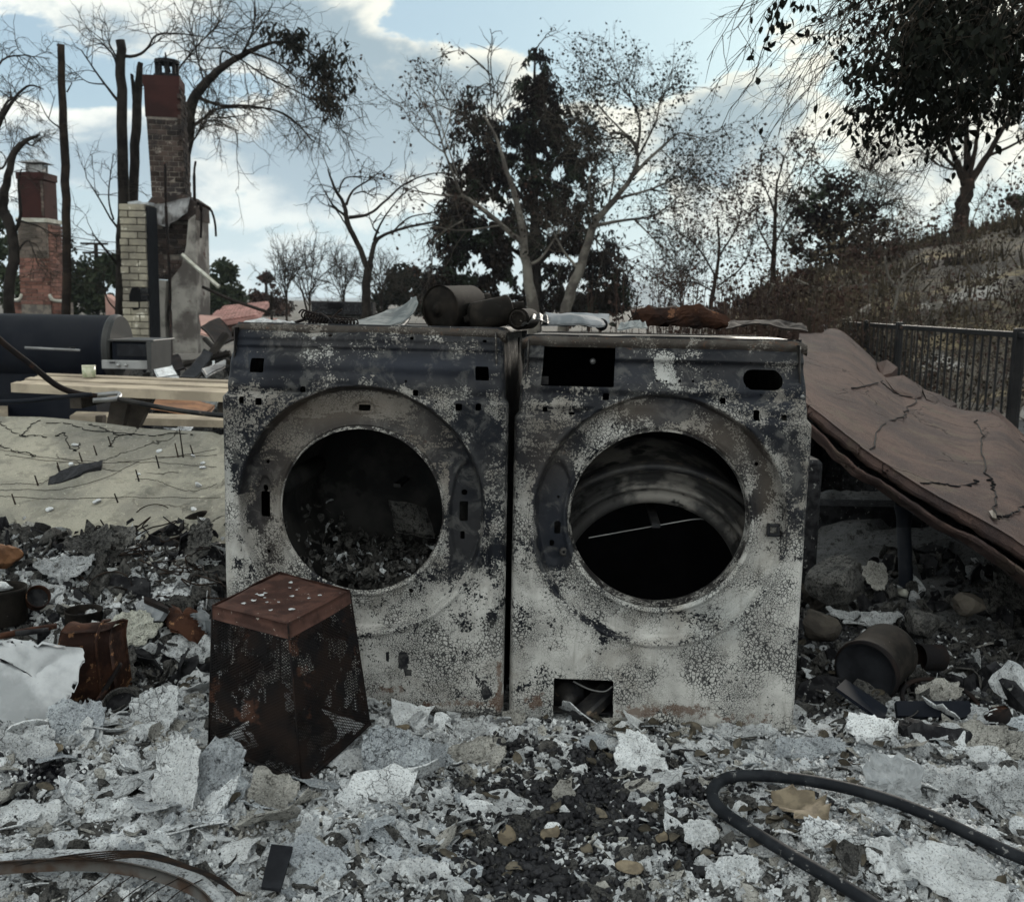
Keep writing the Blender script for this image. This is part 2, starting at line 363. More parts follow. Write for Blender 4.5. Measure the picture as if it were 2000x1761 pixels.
M('plastic_white', (.19, .195, .205), (.12, .13, .14), .8, sc=14, bump=.4, bsc=40)
M('char_wood', (.050, .024, .016), (.020, .014, .013), .9, sc=9, bump=.9, bsc=45, spots=((.10, .05, .03), 20, .6))
M('stone_tan', (.105, .092, .078), (.06, .053, .047), .95, sc=10, bump=.5, bsc=70)
M('roof_pink', (.25, .135, .12), (.18, .10, .09), .85, sc=3, bump=.3, bsc=30, rnd=.2)
M('wall_pink', (.40, .25, .215), (.30, .19, .17), .9, sc=2, bump=.3, bsc=20)
M('mountain', (.07, .08, .07), (.10, .10, .085), 1., sc=.01, bump=0, rnd=0)
M('slate_dark', (.030, .032, .038), (.018, .019, .023), .6, sc=12, bump=.3, bsc=80)
M('drum_steel', (.052, .050, .048), (.022, .022, .023), .65, .1, sc=7, bump=.2, bsc=50, rnd=0, spots=((.012, .012, .012), 6, .56))
M('drum_ring', (.15, .14, .13), (.035, .034, .034), .6, .1, sc=5, bump=.5, bsc=30, rnd=0, spots=((.015, .015, .015), 8, .55), lo=.45, hi=.56)
M('strip_mixed', (.12, .115, .11), (.075, .050, .038), .85, sc=11, bump=.4, bsc=80, rnd=0)
M('sheet_white', (.38, .39, .405), (.23, .24, .25), .7, sc=7, bump=.5, bsc=26, spots=((.10, .10, .10), 70, .68), rnd=0)
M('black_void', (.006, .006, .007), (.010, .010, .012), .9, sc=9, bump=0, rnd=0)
M('wire', (.02, .018, .018), (.045, .03, .022), .7, .4, sc=30, bump=0)
M('orange_plastic', (.19, .095, .05), (.12, .062, .036), .7, sc=9, bump=.3, bsc=50)

# bare steel and crazed enamel of the two machines; how much enamel is left, tan soot and rust come per vertex
def enamel():
    m, n = newmat('burnt_enamel'); pos = n('NewGeometry', out=0)
    P, T, Rr, B = att(n, 'paint'), att(n, 'tan'), att(n, 'rust'), att(n, 'blue'); So = att(n, 'soot')
    w = n.noise(pos, 14., 3., .6, out=1)
    posw = n.v('ADD', pos, n.v('MULTIPLY', n.v('SUBTRACT', w, (.5, .5, .5)), (.035, .035, .035)))
    n1 = n.noise(pos, 16., 6., .68, .3); n2 = n.noise(pos, 190., 3., .6)
    fl = n.m('ADD', n.m('MULTIPLY', n.m('SUBTRACT', n1, .5), 3.0), n.m('MULTIPLY', n.m('SUBTRACT', n2, .5), 1.7))
    st2 = n.noise(n('Mapping', {'Vector': pos, 'Scale': (7., 7., 75.)}, out=0), 1., 5., .65)
    fl = n.m('ADD', fl, n.m('MULTIPLY', n.m('MULTIPLY', n.m('SUBTRACT', st2, .5), 2.2), n.sm(So, .55, .74)))
    e = n.sm(n.m('ADD', P, fl), .47, .60)
    vor = n('TexVoronoi', {'Vector': posw, 'Scale': 125., 'Randomness': 1.}, feature='DISTANCE_TO_EDGE', out=0)
    vorb = n('TexVoronoi', {'Vector': posw, 'Scale': 210., 'Randomness': 1.}, feature='DISTANCE_TO_EDGE', out=0)
    vk = n.sm(n.noise(pos, 12., 4., .6), .44, .54); vor = n.m('ADD', n.m('MULTIPLY', vor, vk), n.m('MULTIPLY', n.m('MULTIPLY', vorb, 1.1), n.m('SUBTRACT', 1., vk)))
    vor2 = n('TexVoronoi', {'Vector': posw, 'Scale': 300., 'Randomness': 1.}, feature='DISTANCE_TO_EDGE', out=0)
    ck = n.sm(n.noise(pos, 9., 3.), .36, .62)
    wid = n.m('MULTIPLY_ADD', ck, .125, .012)
    crack = n.sm(n.m('DIVIDE', vor, wid), .45, 1.2)
    crack2 = n.sm(n.m('DIVIDE', vor2, wid), .0, .7, .62, 1.)
    e2 = n.m('MULTIPLY', n.m('MULTIPLY', e, n.m('MULTIPLY_ADD', crack, .90, .10)), crack2)
    steel = n.mix(n.sm(n.noise(pos, 8., 5., .6), .38, .62), (.006, .007, .010), (.020, .020, .022))
    steel = n.mix(B, steel, (.016, .019, .027))
    steel = n.mix(n.sm(n.noise(pos, 21., 6., .7, .6), .50, .64, 0., .55), steel, (.075, .074, .072))
    steel = n.mix(n.m('MULTIPLY', T, .8), steel, (.062, .050, .040))
    white = n.mix(n.sm(n.noise(pos, 11., 5., .65), .35, .65), (.395, .39, .375), (.285, .28, .268))
    white = n.mix(n.sm(n.noise(pos, 3.2, 3., .6), .50, .68), white, (.27, .275, .27))
    white = n.mix(n.m('MULTIPLY', T, .85), white, (.15, .125, .105))
    st = n('Mapping', {'Vector': pos, 'Scale': (55., 55., 5.)}, out=0)
    white = n.mix(n.sm(n.noise(st, 1., 4., .6), .56, .72, 0., .55), white, (.17, .165, .155))
    white = n.mix(n.sm(n.noise(pos, 4.5, 6., .68, .8), .50, .66, 0., .6), white, (.19, .175, .155))
    sn = n.sm(n.m('ADD', So, n.m('MULTIPLY', n.m('SUBTRACT', n.noise(pos, 6., 6., .65, .6), .5), 1.1)), .15, .85)
    white = n.mix(n.m('MULTIPLY', sn, .90), white, n.mix(n.noise(pos, 5., 3., .5), (.075, .072, .068), (.12, .098, .078)))
    col = n.mix(e2, steel, white)
    rn = n.noise(pos, 55., 5., .7)
    rk = n.sm(n.m('ADD', Rr, n.m('MULTIPLY', n.m('SUBTRACT', rn, .5), 1.6)), .5, .72)
    col = n.mix(n.m('MULTIPLY', rk, .72), col, n.mix(n2, (.115, .058, .032), (.045, .024, .017)))
    h = n.m('ADD', n.m('MULTIPLY', e2, .75), n.m('MULTIPLY', n.noise(pos, 30., 6., .65), .7))
    bmp = n('Bump', {'Strength': .55, 'Distance': .003, 'Height': h})
    rg = n.m('MULTIPLY_ADD', e2, .35, .52)
    n('OutputMaterial', {0: n('BsdfPrincipled', {'Base Color': col, 'Roughness': rg, 'Metallic': n.m('MULTIPLY', n.m('SUBTRACT', 1., e2), .25), 'Normal': bmp, 'Specular IOR Level': .14})}, out=None)
    return m
enamel()

def ash_ground():
    m, n = newmat('ash_ground'); pos = n('NewGeometry', out=0)
    Cc, Bl, Dk = att(n, 'char'), att(n, 'blue'), att(n, 'dark')
    a = n.noise(pos, 7., 6., .65, .4); b = n.noise(pos, 38., 5., .7); c = n.noise(pos, 170., 4., .7)
    col = n.mix(n.sm(a, .36, .64), (.60, .62, .645), (.38, .39, .40))
    col = n.mix(n.m('MULTIPLY', Bl, .7), col, (.46, .50, .55))
    col = n.mix(n.sm(b, .52, .62), col, (.09, .09, .09))
    col = n.mix(n.sm(c, .56, .64), col, (.045, .044, .043))
    col = n.mix(n.sm(n.noise(pos, 90., 3., .6), .60, .68), col, (.60, .60, .58))
    f = n.m('ADD', Cc, n.m('MULTIPLY', n.m('SUBTRACT', b, .5), 1.7)); f = n.m('ADD', f, n.m('MULTIPLY', n.m('SUBTRACT', c, .5), .9))
    col = n.mix(n.sm(f, .44, .62), col, (.010, .010, .013))
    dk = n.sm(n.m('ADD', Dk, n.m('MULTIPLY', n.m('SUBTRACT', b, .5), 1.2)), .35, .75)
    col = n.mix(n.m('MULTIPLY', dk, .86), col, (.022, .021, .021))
    h = n.m('ADD', n.m('MULTIPLY', b, 1.), n.m('MULTIPLY', c, .5))
    n('OutputMaterial', {0: n('BsdfPrincipled', {'Base Color': col, 'Roughness': .95, 'Specular IOR Level': .04, 'Normal': n('Bump', {'Strength': .9, 'Distance': .014, 'Height': h})})}, out=None)
ash_ground()
def far_ground():
    m, n = newmat('far_ground'); pos = n('NewGeometry', out=0)
    a = n.noise(pos, .5, 6., .65); b = n.noise(pos, 4., 6., .7)
    col = n.mix(n.sm(a, .4, .6), (.045, .040, .035), (.085, .075, .062))
    col = n.mix(n.sm(b, .5, .62), col, (.025, .022, .020)); col = n.mix(n.sm(n.noise(pos, 1.3, 5., .6), .62, .70), col, (.22, .21, .20))
    n('OutputMaterial', {0: n('BsdfPrincipled', {'Base Color': col, 'Roughness': .95, 'Normal': n('Bump', {'Strength': .7, 'Distance': .05, 'Height': b})})}, out=None)
    m, n = newmat('hill_soil'); pos = n('NewGeometry', out=0)
    a = n.noise(pos, .55, 6., .65, .5); b = n.noise(pos, 5., 6., .7)
    col = n.mix(n.sm(a, .42, .58), (.030, .024, .019), (.085, .070, .050)); col = n.mix(n.sm(b, .48, .60), col, (.028, .022, .018))
    col = n.mix(n.sm(n.noise(pos, .35, 5., .6), .60, .66), col, (.26, .25, .235)); col = n.mix(n.sm(n.noise(pos, 1.1, 5., .6), .56, .64), col, (.16, .125, .07))
    n('OutputMaterial', {0: n('BsdfPrincipled', {'Base Color': col, 'Roughness': .95, 'Normal': n('Bump', {'Strength': .8, 'Distance': .15, 'Height': b})})}, out=None)
far_ground()
def weave(name, c1, c2, sc1, streak, crackcol, cs=2.5, cw=.012):
    """mottled concrete with a few fine cracks"""
    m, n = newmat(name); pos = n('NewGeometry', out=0)
    a = n.noise(pos, sc1, 6., .62, .3); b = n.noise(pos, 60., 5., .7); c = n.noise(pos, 260., 3., .6)
    col = n.mix(n.sm(a, .36, .64), c1, c2); col = n.mix(n.sm(n.noise(pos, sc1*1.9, 5., .6), .54, .66, 0., .7), col, streak)
    col = n.mix(n.sm(c, .55, .65, 0., .5), col, tuple(x*.3 for x in c1)); col = n.mix(n.sm(n.noise(pos, 14., 6., .7, .5), .53, .60, 0., .45), col, tuple(x*.45 for x in c1)); col = n.mix(n.sm(b, .60, .66, 0., .5), col, tuple(min(.6, x*1.5) for x in c1))
    pw = n.v('ADD', pos, n.v('MULTIPLY', n.noise(pos, 6., 4., .6, out=1), (.16, .16, .16)))
    v = n('TexVoronoi', {'Vector': pw, 'Scale': cs}, feature='DISTANCE_TO_EDGE', out=0)
    k = n.m('MULTIPLY', n.sm(v, 0., cw, 1., 0.), n.sm(n.noise(pos, 2.1, 2.), .46, .56))
    col = n.mix(n.m('MULTIPLY', k, .8), col, crackcol)
    h = n.m('SUBTRACT', n.m('ADD', n.m('MULTIPLY', b, .5), n.m('MULTIPLY', c, .4)), n.m('MULTIPLY', k, 2.))
    n('OutputMaterial', {0: n('BsdfPrincipled', {'Base Color': col, 'Roughness': .92, 'Specular IOR Level': .05, 'Normal': n('Bump', {'Strength': .9, 'Distance': .012, 'Height': h})})}, out=None)
weave('slab_cream', (.31, .292, .24), (.18, .172, .15), 2.6, (.09, .088, .08), (.03, .028, .025), 2.6)
weave('slab_rose', (.080, .053, .046), (.042, .032, .032), 3., (.072, .058, .046), (.035, .025, .025), 2.2, .010)

# ------------------------------------------------------------------ ground
def gridmesh(name, xs, ys, zoff, mat, extra=None, fine=None):
    X, Y = np.meshgrid(xs, ys); Z = H(X, Y)+zoff
    if fine is not None: X, Y, Z = fine(X, Y, Z)
    g = G(); g.grid(np.stack([X, Y, Z], -1)); me = mk(name, g, mat, (0, 0, 0), True)
    if extra:
        for k, v in extra(X, Y, Z).items(): me.attributes.new(k, 'FLOAT', 'POINT').data.foreach_set('value', np.ascontiguousarray(v.reshape(-1), dtype=np.float32))
    o = bpy.data.objects.new(name, me); COL.objects.link(o); o['kind'] = 'structure'; return o
def gb(px, py, cx, cy, sx, sy, p=2): return np.exp(-(np.abs((px-cx)/sx)**p+np.abs((py-cy)/sy)**p))
_Q = [az_(*q, 0.) for q in [(1120, 1560), (1000, 1700), (1180, 1480), (1100, 1610), (980, 1545), (1260, 1640), (1350, 1560), (1060, 1745), (90, 1555), (1000, 1450), (1350, 1690), (1560, 1620), (1880, 1560)]]
_S = [(.20, .16), (.14, .12), (.15, .12), (.20, .12), (.10, .07), (.12, .07), (.08, .05), (.16, .05), (.05, .06), (.07, .05), (.06, .05), (.05, .04), (.04, .05)]
def charf(X, Y):
    c = 0*X
    for q, s in zip(_Q, _S): c = np.maximum(c, .98*np.exp(-((X-q[0])/s[0])**2-((Y-q[1])/s[1])**2))
    return c
_B = [(az_(*q, 0.), s) for q, s in [((760, 1650), (.16, .14)), ((430, 1600), (.10, .12)), ((1550, 1480), (.14, .06)), ((1400, 1640), (.10, .08)), ((620, 1700), (.16, .08)), ((1250, 1500), (.08, .07)), ((800, 1480), (.1, .06)), ((1800, 1700), (.14, .08))]]
def bluef(X, Y):
    c = 0*X
    for q, s in _B: c = np.maximum(c, .9*np.exp(-((X-q[0])/s[0])**2-((Y-q[1])/s[1])**2))
    return c
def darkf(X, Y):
    d = ss(Y, 2.46, 2.8)*ss(-X, .45, .7)*.6+ss(X, .66, .74)*ss(Y, 2.25, 2.50)*1.25  # second term paints the shade under the rose slab into the ground
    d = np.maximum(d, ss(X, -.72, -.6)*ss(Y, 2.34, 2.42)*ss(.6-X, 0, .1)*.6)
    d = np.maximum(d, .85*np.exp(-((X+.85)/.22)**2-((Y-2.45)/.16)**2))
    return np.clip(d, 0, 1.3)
def fine(X, Y, Z):
    f = .020*plates(X, Y, .085, 2)+.010*plates(X+.3, Y, .034, 11)+.006*plates(X, Y+.2, .016, 23)+.006*fbm(X*30, Y*30, 3, 8)
    k = 1-.55*charf(X, Y)
    under = ss(Y, 2.28, 2.38)*(1-ss(Y, 3.05, 3.2))*ss(X, -.8, -.72)*(1-ss(X, .70, .74))
    return X, Y, Z+f*k*(1-.8*under)
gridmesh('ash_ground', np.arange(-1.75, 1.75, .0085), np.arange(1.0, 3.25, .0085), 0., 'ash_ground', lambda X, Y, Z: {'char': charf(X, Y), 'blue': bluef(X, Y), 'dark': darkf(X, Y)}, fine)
gridmesh('rubble_ground', np.arange(-5, 6, .04), np.arange(3.0, 9, .04), -.03, 'ash_ground', lambda X, Y, Z: {'char': X*0+.12, 'blue': X*0, 'dark': .5+.9*ss(X, .0, .6)}, lambda X, Y, Z: (X, Y, Z+.05*plates(X, Y, .25, 4)+.03*fbm(X*8, Y*8, 4, 9)))  # darker to the right: shade of the slab hollow put into the colour
gridmesh('near_ground', np.arange(-6, 6.1, .25), np.arange(-4, 3.3, .25), -.10, 'far_ground')
gridmesh('ground', np.concatenate([np.arange(-400, -30, 15), np.arange(-30, 40, .8), np.arange(40, 420, 15)]), np.concatenate([np.arange(7, 60, .8), np.arange(60, 900, 20)]), -.06, 'far_ground')
gridmesh('hillside', np.arange(2.2, 40, .3), np.arange(6.5, 45, .3), -.0, 'hill_soil', None, lambda X, Y, Z: (X, Y, Z+.10*fbm(X*1.3, Y*1.3, 4, 3)-.5*(1-ss(X*22/np.maximum(Y, 22), 3.4, 4.8))))
# far mountain seen through the gap
xs = np.linspace(-2500, 3500, 260); rows = []
for k, yy in enumerate(np.linspace(0, 1, 14)):
    base = 14+130*ss(xs, 200, 900)*0+80*np.exp(-((xs-395)/110)**2)+0*fbm(xs*.012, xs*0, 5, 3)
    rows.append(np.stack([xs, 3100+yy*900+0*xs, base*math.sin(math.pi*min(1, yy*1.0+.02))*1.0-8+5*fbm(xs*.02, xs*0+yy*6, 4, 5)], -1))
g = G().grid(np.array(rows)); o = single('mountain', g, 'mountain', None, None, smooth=True, kind='structure')

# ------------------------------------------------------------------ the two washing machines
class Panel:
    def __init__(s, O, a): s.O = np.array(O, float); s.a = a; s.eu = np.array([math.cos(a), math.sin(a), 0]); s.n = np.array([math.sin(a), -math.cos(a), 0])
    def uv(s, px, py, w=0.):
        d = ray(px, py); t = ((s.O+s.n*w-CAM)@s.n)/(d@s.n); q = CAM+d*t-s.O; return np.array([q@s.eu, q[2]])
    def P(s, u, v, w=0.):
        u = np.asarray(u, float); return s.O+u[..., None]*s.eu+np.asarray(v, float)[..., None]*np.array([0, 0, 1.])+(np.asarray(w, float)+0*u)[..., None]*s.n
    def R(s): return np.stack([s.eu, -s.n, np.array([0, 0, 1.])], 1)
WD = .686
def sd_box(u, v, cu, cv, hu, hv, r=.002):
    x = np.abs(u-cu)-hu+r; y = np.abs(v-cv)-hv+r; return np.hypot(np.maximum(x, 0), np.maximum(y, 0))+np.minimum(np.maximum(x, y), 0)-r
def machine(pan, root, spec):
    V0 = pan.uv
    vt = spec['vtop']; step = .0026
    us = np.linspace(0, WD, int(WD/step)+1); vs = np.linspace(-.03, vt, int((vt+.03)/step)+1)
    U, V = np.meshgrid(us, vs)
    cu, cv = V0(*spec['c']); Ro = spec['Ro']; Ri = spec['Ri']
    r = np.hypot(U-cu, V-cv); ang = np.arctan2(V-cv, U-cu)
    vsh = spec['vsh']
    # relief w: + is towards the viewer
    up = ss(V, vsh-.004, vsh+.012)
    w = -.012*up-.040*ss(V, vsh+.02, vt)*1.0
    w += .0045*np.sin((V-vsh)*95)*up*ss(V, vsh+.01, vsh+.05)
    w += .006*np.exp(-((V-(vt-.052))/.006)**2)-.008*ss(V, vt-.035, vt-.02)
    w += .0035*fbm(U*6, V*6, 3, spec['seed'])+.0012*fbm(U*25, V*25, 3, spec['seed']+3)
    dish = ss(Ro-r, 0, .012)
    depth = (.030+.006*np.sin(ang))
    w -= dish*depth*(1-up*.3); w += .012*ss(Ro-.03-r, 0, Ro-Ri-.03)*dish
    w += .0045*np.exp(-((r-Ro-.004)/.006)**2)*(V < vsh+.03)
    w += .005*np.exp(-((r-Ri-.010)/.005)**2)
    # flowing shoulder beside the ring
    for (px, py, su, sv, am) in spec['dents']:
        a, b = V0(px, py); w += am*np.exp(-((U-a)/su)**2-((V-b)/sv)**2)
    eb = .016
    for e in (U, WD-U): w -= (eb-np.sqrt(np.maximum(eb**2-np.maximum(eb-e, 0)**2, 0)))*1.6
    w -= .8*(eb-np.sqrt(np.maximum(eb**2-np.maximum(eb-(V+.004), 0)**2, 0)))
    S = r-Ri
    for h in spec['holes']:
        if h[0] == 'b': _, px, py, wx, wy = h; a, b = V0(px, py); d = sd_box(U, V, a, b, wx/2/853, wy/2/835, .0025 if wx > 9 else .001)
        elif h[0] == 'c': _, px, py, rr = h; a, b = V0(px, py); d = np.hypot(U-a, V-b)-rr/853
        elif h[0] == 'o': _, px, py, wx, wy = h; a, b = V0(px, py); d = sd_box(U, V, a, b, wx/2/853, wy/2/835, wy/2/836)
        S = np.minimum(S, d)
    for e in spec.get('patch', []):  # recessed strips
        px, py, sx, sy = e; a, b = V0(px, py); d = ((U-a)/(sx/853))**2+((V-b)/(sy/835))**2; w -= .006*ss(1.25-d, 0, .35)
    # taper of the upper body
    Ud = U+((.5-U/WD)*2)*(.009*up+.010*ss(V, vsh, vt))
    # snap to hole edges
    gy, gx = np.gradient(S, vs[1]-vs[0], us[1]-us[0]); gl = np.hypot(gx, gy)+1e-6
    k = np.abs(S) < step*.62
    Us = np.where(k, Ud-S*gx/gl, Ud); Vs = np.where(k, V-S*gy/gl, V)
    P = pan.P(Us, Vs, w); b = U.shape[1]
    i = np.arange(U.shape[0]-1)[:, None]*b; j = np.arange(b-1)[None]
    Fq = np.stack([i+j, i+j+1, i+b+j+1, i+b+j], -1).reshape(-1, 4)
    ctr = (S[:-1, :-1]+S[1:, :-1]+S[:-1, 1:]+S[1:, 1:]).reshape(-1)/4; Fq = Fq[ctr > 0]
    used = np.unique(Fq); mp = -np.ones(U.size, int); mp[used] = np.arange(len(used))
    g = G(); g.add(P.reshape(-1, 3)[used], mp[Fq])
    o = part(root, 'front_panel', g, 'burnt_enamel', True)
    pp = P.reshape(-1, 3)[used]; pxx, pyy = proj_arr(pp)
    at = spec['paint'](pxx, pyy, r.reshape(-1)[used]/Ro, ang.reshape(-1)[used])
    for kk, vv in at.items(): o.data.attributes.new(kk, 'FLOAT', 'POINT').data.foreach_set('value', np.clip(vv, -2, 2).astype(np.float32))
    return cu, cv
def proj_arr(P):
    d = P-CAM; z = d@fw; return 1000+F*(d@RR)/z, 880.5-F*(d@UU)/z
def flatattr(o, **kw):
    for k in ('paint', 'tan', 'rust', 'blue', 'soot'):
        o.data.attributes.new(k, 'FLOAT', 'POINT').data.foreach_set('value', np.full(len(o.data.vertices), kw.get(k, 0.), np.float32))
def body(pan, root, vt, hole_ring):
    R = pan.R(); D = .74
    def bx(g, u, v, w, du, dv, dw): g.box(pan.P(np.array(u), np.array(v), w), (du, dw, dv), R)
    for uu in (.013, WD-.013):
        ns = 30; a = np.linspace(-.025, -D, ns); b = np.linspace(-.02, vt-.012, 24); A, B = np.meshgrid(a, b)
        off = .004*fbm(A*7+uu*9, B*7, 3, 4)
        tp = ((.5-uu/WD)*2)*(.009*ss(B, .73, .745)+.010*ss(B, .73, vt))
        g = G(); g.slab(pan.P(uu+off+tp-(.0 if uu < .3 else 0), B, A), pan.eu*.003); o = part(root, 'side_panel', g, 'burnt_enamel', True); flatattr(o, paint=.35, tan=.3, rust=.25, soot=.5)
    g = G(); bx(g, WD/2, vt/2-.01, -D, WD-.03, vt, .004); o = part(root, 'back_panel', g, 'soot_steel')
    g = G(); bx(g, WD/2, .012, -D/2, WD-.04, .004, D-.06); part(root, 'base_plate', g, 'soot_steel')
    # top cover with a turned-down, slotted front lip
    a = np.linspace(.012, WD-.012, 60); prof = [(-D, vt-.012), (-.3, vt-.004), (-.066, vt-.003), (-.058, vt-.004), (-.054, vt-.009), (-.0535, vt-.024), (-.058, vt-.026)]
    rows = []
    for (w_, v_) in prof:
        vv = v_+.0025*fbm(a*5, a*0+w_*5, 3, 6)-.010*(ss(.035-a, 0, .03)+ss(a-(WD-.035), 0, .03)); rows.append(pan.P(a, vv, w_+.002*fbm(a*14, a*0+1, 3, 2)))
    g = G(); g.slab(np.array(rows), np.array([0, 0, .0025])); o = part(root, 'top_cover', g, 'burnt_enamel', True); flatattr(o, paint=.30, tan=.6, rust=.42, soot=.6)
    return bx
LP = Panel((-.6951, 2.4124, .0129), -.0887); RP = Panel((.0024, 2.3636, 0.), -.0697)
def paintL(x, y, rr, an):
    p = np.interp(y, [620, 700, 745, 770, 830, 1000, 1130, 1230, 1400], [.24, .12, .16, .46, .44, .50, .62, .80, .95])
    p += .20*gb(x, y, 610, 690, 60, 18)+.22*gb(x, y, 940, 690, 60, 8)+.3*gb(x, y, 490, 655, 14, 30)+.18*gb(x, y, 640, 738, 150, 9)+.25*gb(x, y, 700, 650, 300, 6)
    p -= .45*gb(x, y, 820, 725, 130, 22, 4)+.35*gb(x, y, 500, 712, 50, 30)+.25*gb(x, y, 560, 670, 70, 12)
    p -= 1.2*gb(x, y, 908, 1008, 30, 100, 6); p -= .35*gb(x, y, 930, 900, 25, 90)+.5*gb(x, y, 508, 990, 14, 40)
    p += .55*gb(x, y, 446, 1010, 9, 100)+.30*gb(x, y, 445, 1130, 16, 60)+.25*gb(x, y, 870, 930, 14, 140)  # first term paints the bright highlight of the left edge as whiter enamel
    ring = (rr < 1)*(rr > .62); p += .12*ring*(np.sin(an) < .2)
    t = ring*(.95*gb(x, y, 620, 800, 90, 40)+.9*gb(x, y, 740, 790, 60, 28)+.45*gb(x, y, 560, 900, 60, 120)+.35*gb(x, y, 820, 850, 60, 60)+.35*gb(x, y, 545, 1060, 50, 90))
    p += .9*ring*(gb(x, y, 560, 835, 50, 26)+gb(x, y, 740, 785, 55, 20)+gb(x, y, 640, 782, 60, 16)); p -= .9*ring*gb(x, y, 610, 828, 60, 14)
    p -= .8*ring*ss(rr, .93, .985)*(np.sin(an) > .1)  # dark arc inside the ring's top edge: rim shadow painted in
    ru = .7*gb(x, y, 976, 1330, 10, 80)+.66*gb(x, y, 900, 1372, 160, 16)+.5*gb(x, y, 760, 1345, 60, 12)+.28*gb(x, y, 700, 1335, 60, 25)+.30*gb(x, y, 975, 1100, 10, 80)+.42*ring*gb(x, y, 800, 860, 80, 70)+.2*gb(x, y, 700, 645, 200, 14)
    p -= 1.5*(gb(x, y, 787, 1290, 9, 16, 4)+gb(x, y, 797, 1313, 6, 6, 4)+gb(x, y, 757, 1283, 3, 10, 4)+gb(x, y, 950, 1355, 8, 12)+.5*gb(x, y, 962, 1210, 12, 22))
    so = np.interp(y, [640, 740, 900, 1020, 1130, 1250, 1350], [.56, .60, .58, .46, .34, .22, .10])+.3*gb(x, y, 700, 860, 300, 90)*(rr < 1)-.3*gb(x, y, 450, 1020, 14, 130)-.3*gb(x, y, 600, 690, 90, 20)
    b = .9*gb(x, y, 800, 715, 170, 25)+.8*gb(x, y, 480, 700, 40, 50)
    return dict(paint=p, tan=t, rust=ru, blue=b, soot=so)
def paintR(x, y, rr, an):
    p = np.interp(y, [640, 690, 740, 780, 830, 1000, 1130, 1230, 1400], [.28, .20, .22, .42, .50, .58, .78, .93, 1.02])
    p += 1.1*gb(x, y, 1298, 715, 18, 26, 4)+.3*gb(x, y, 1310, 692, 90, 7)+.3*gb(x, y, 1520, 712, 40, 9)+.3*gb(x, y, 1400, 760, 60, 12)+.4*gb(x, y, 1100, 785, 40, 10)
    p -= .30*gb(x, y, 1230, 725, 40, 26)+.30*gb(x, y, 1440, 720, 60, 50)
    p -= 1.3*gb(x, y, 1084, 1005, 36, 100, 6); p -= 1.1*gb(x, y, 1312, 800, 34, 22, 4)+.8*gb(x, y, 1270, 800, 20, 10)
    p -= .9*gb(x, y, 1495, 940, 12, 26)+.7*gb(x, y, 1473, 975, 10, 22)+.5*gb(x, y, 1560, 900, 14, 60)
    p += .5*gb(x, y, 1565, 870, 10, 50)+.35*gb(x, y, 1480, 1100, 60, 90)+.3*gb(x, y, 1190, 840, 50, 40)+.3*gb(x, y, 1045, 1080, 8, 60)
    ring = (rr < 1)*(rr > .66)
    p -= .55*ring*gb(x, y, 1290, 1250, 260, 22)*0+.45*gb(rr, y, 1.0, 1200, .022, 150)
    t = .75*ring*(gb(x, y, 1230, 800, 70, 25)+gb(x, y, 1420, 850, 90, 60)+gb(x, y, 1500, 960, 24, 100))+.35*gb(x, y, 1065, 880, 50, 70)
    ru = .34*gb(x, y, 1100, 880, 80, 60)+.25*ring*gb(x, y, 1400, 830, 70, 40)+.75*gb(x, y, 1240, 1390, 60, 18)+.66*gb(x, y, 1340, 1385, 60, 18)+.62*gb(x, y, 1460, 1405, 90, 20)+.66*gb(x, y, 1045, 1370, 40, 28)+.45*gb(x, y, 1120, 665, 160, 10)+.40*gb(x, y, 1230, 680, 40, 10)+.3*gb(x, y, 1583, 1150, 6, 120)+.25*gb(x, y, 1540, 1410, 16, 40)
    so = np.interp(y, [640, 740, 850, 980, 1100, 1200, 1320], [.54, .58, .56, .44, .30, .16, .05])+.25*gb(x, y, 1060, 900, 60, 120)-.6*gb(x, y, 1300, 715, 30, 40)-.3*gb(x, y, 1480, 1120, 70, 120)-.25*gb(x, y, 1200, 850, 60, 50)+.2*gb(x, y, 1550, 950, 30, 120)
    b = .5*gb(x, y, 1500, 780, 120, 50)+.6*gb(x, y, 1230, 730, 60, 30)+.5*gb(x, y, 1084, 1005, 50, 110)+.5*gb(x, y, 1312, 800, 40, 30)
    return dict(paint=p, tan=t, rust=ru, blue=b, soot=so)
specL = dict(c=(704, 998), Ro=.299, Ri=.1965, vtop=.930, vsh=.757, seed=11, paint=paintL,
  holes=[('b', 488, 714, 29, 28), ('b', 948, 731, 28, 27), ('b', 472, 781, 10, 14), ('b', 505, 784, 13, 14), ('b', 585, 761, 11, 12), ('b', 813, 768, 11, 12), ('b', 896, 795, 13, 14), ('b', 934, 795, 11, 14), ('b', 705, 799, 24, 12),
   ('b', 510, 989, 20, 52), ('c', 510, 957, 6), ('b', 510, 966, 5, 14), ('c', 903, 966, 6), ('b', 902, 1003, 17, 40), ('c', 518, 1081, 4), ('c', 800, 1157, 5), ('b', 630, 656, 9, 5), ('b', 802, 662, 8, 6), ('b', 955, 668, 9, 5), ('c', 515, 905, 4), ('c', 793, 746, 3), ('c', 852, 785, 2.4), ('b', 900, 1050, 8, 16), ('c', 560, 760, 2), ('b', 736, 640, 9, 3)],
  patch=[(908, 1008, 30, 100), (510, 985, 20, 50), (705, 800, 22, 13)],
  dents=[(446, 1050, .012, .10, .006), (950, 1090, .010, .10, -.010), (960, 1180, .012, .06, .008), (560, 770, .15, .010, -.006), (620, 1250, .3, .03, .004), (640, 740, .2, .010, .006), (480, 690, .02, .02, -.004)])
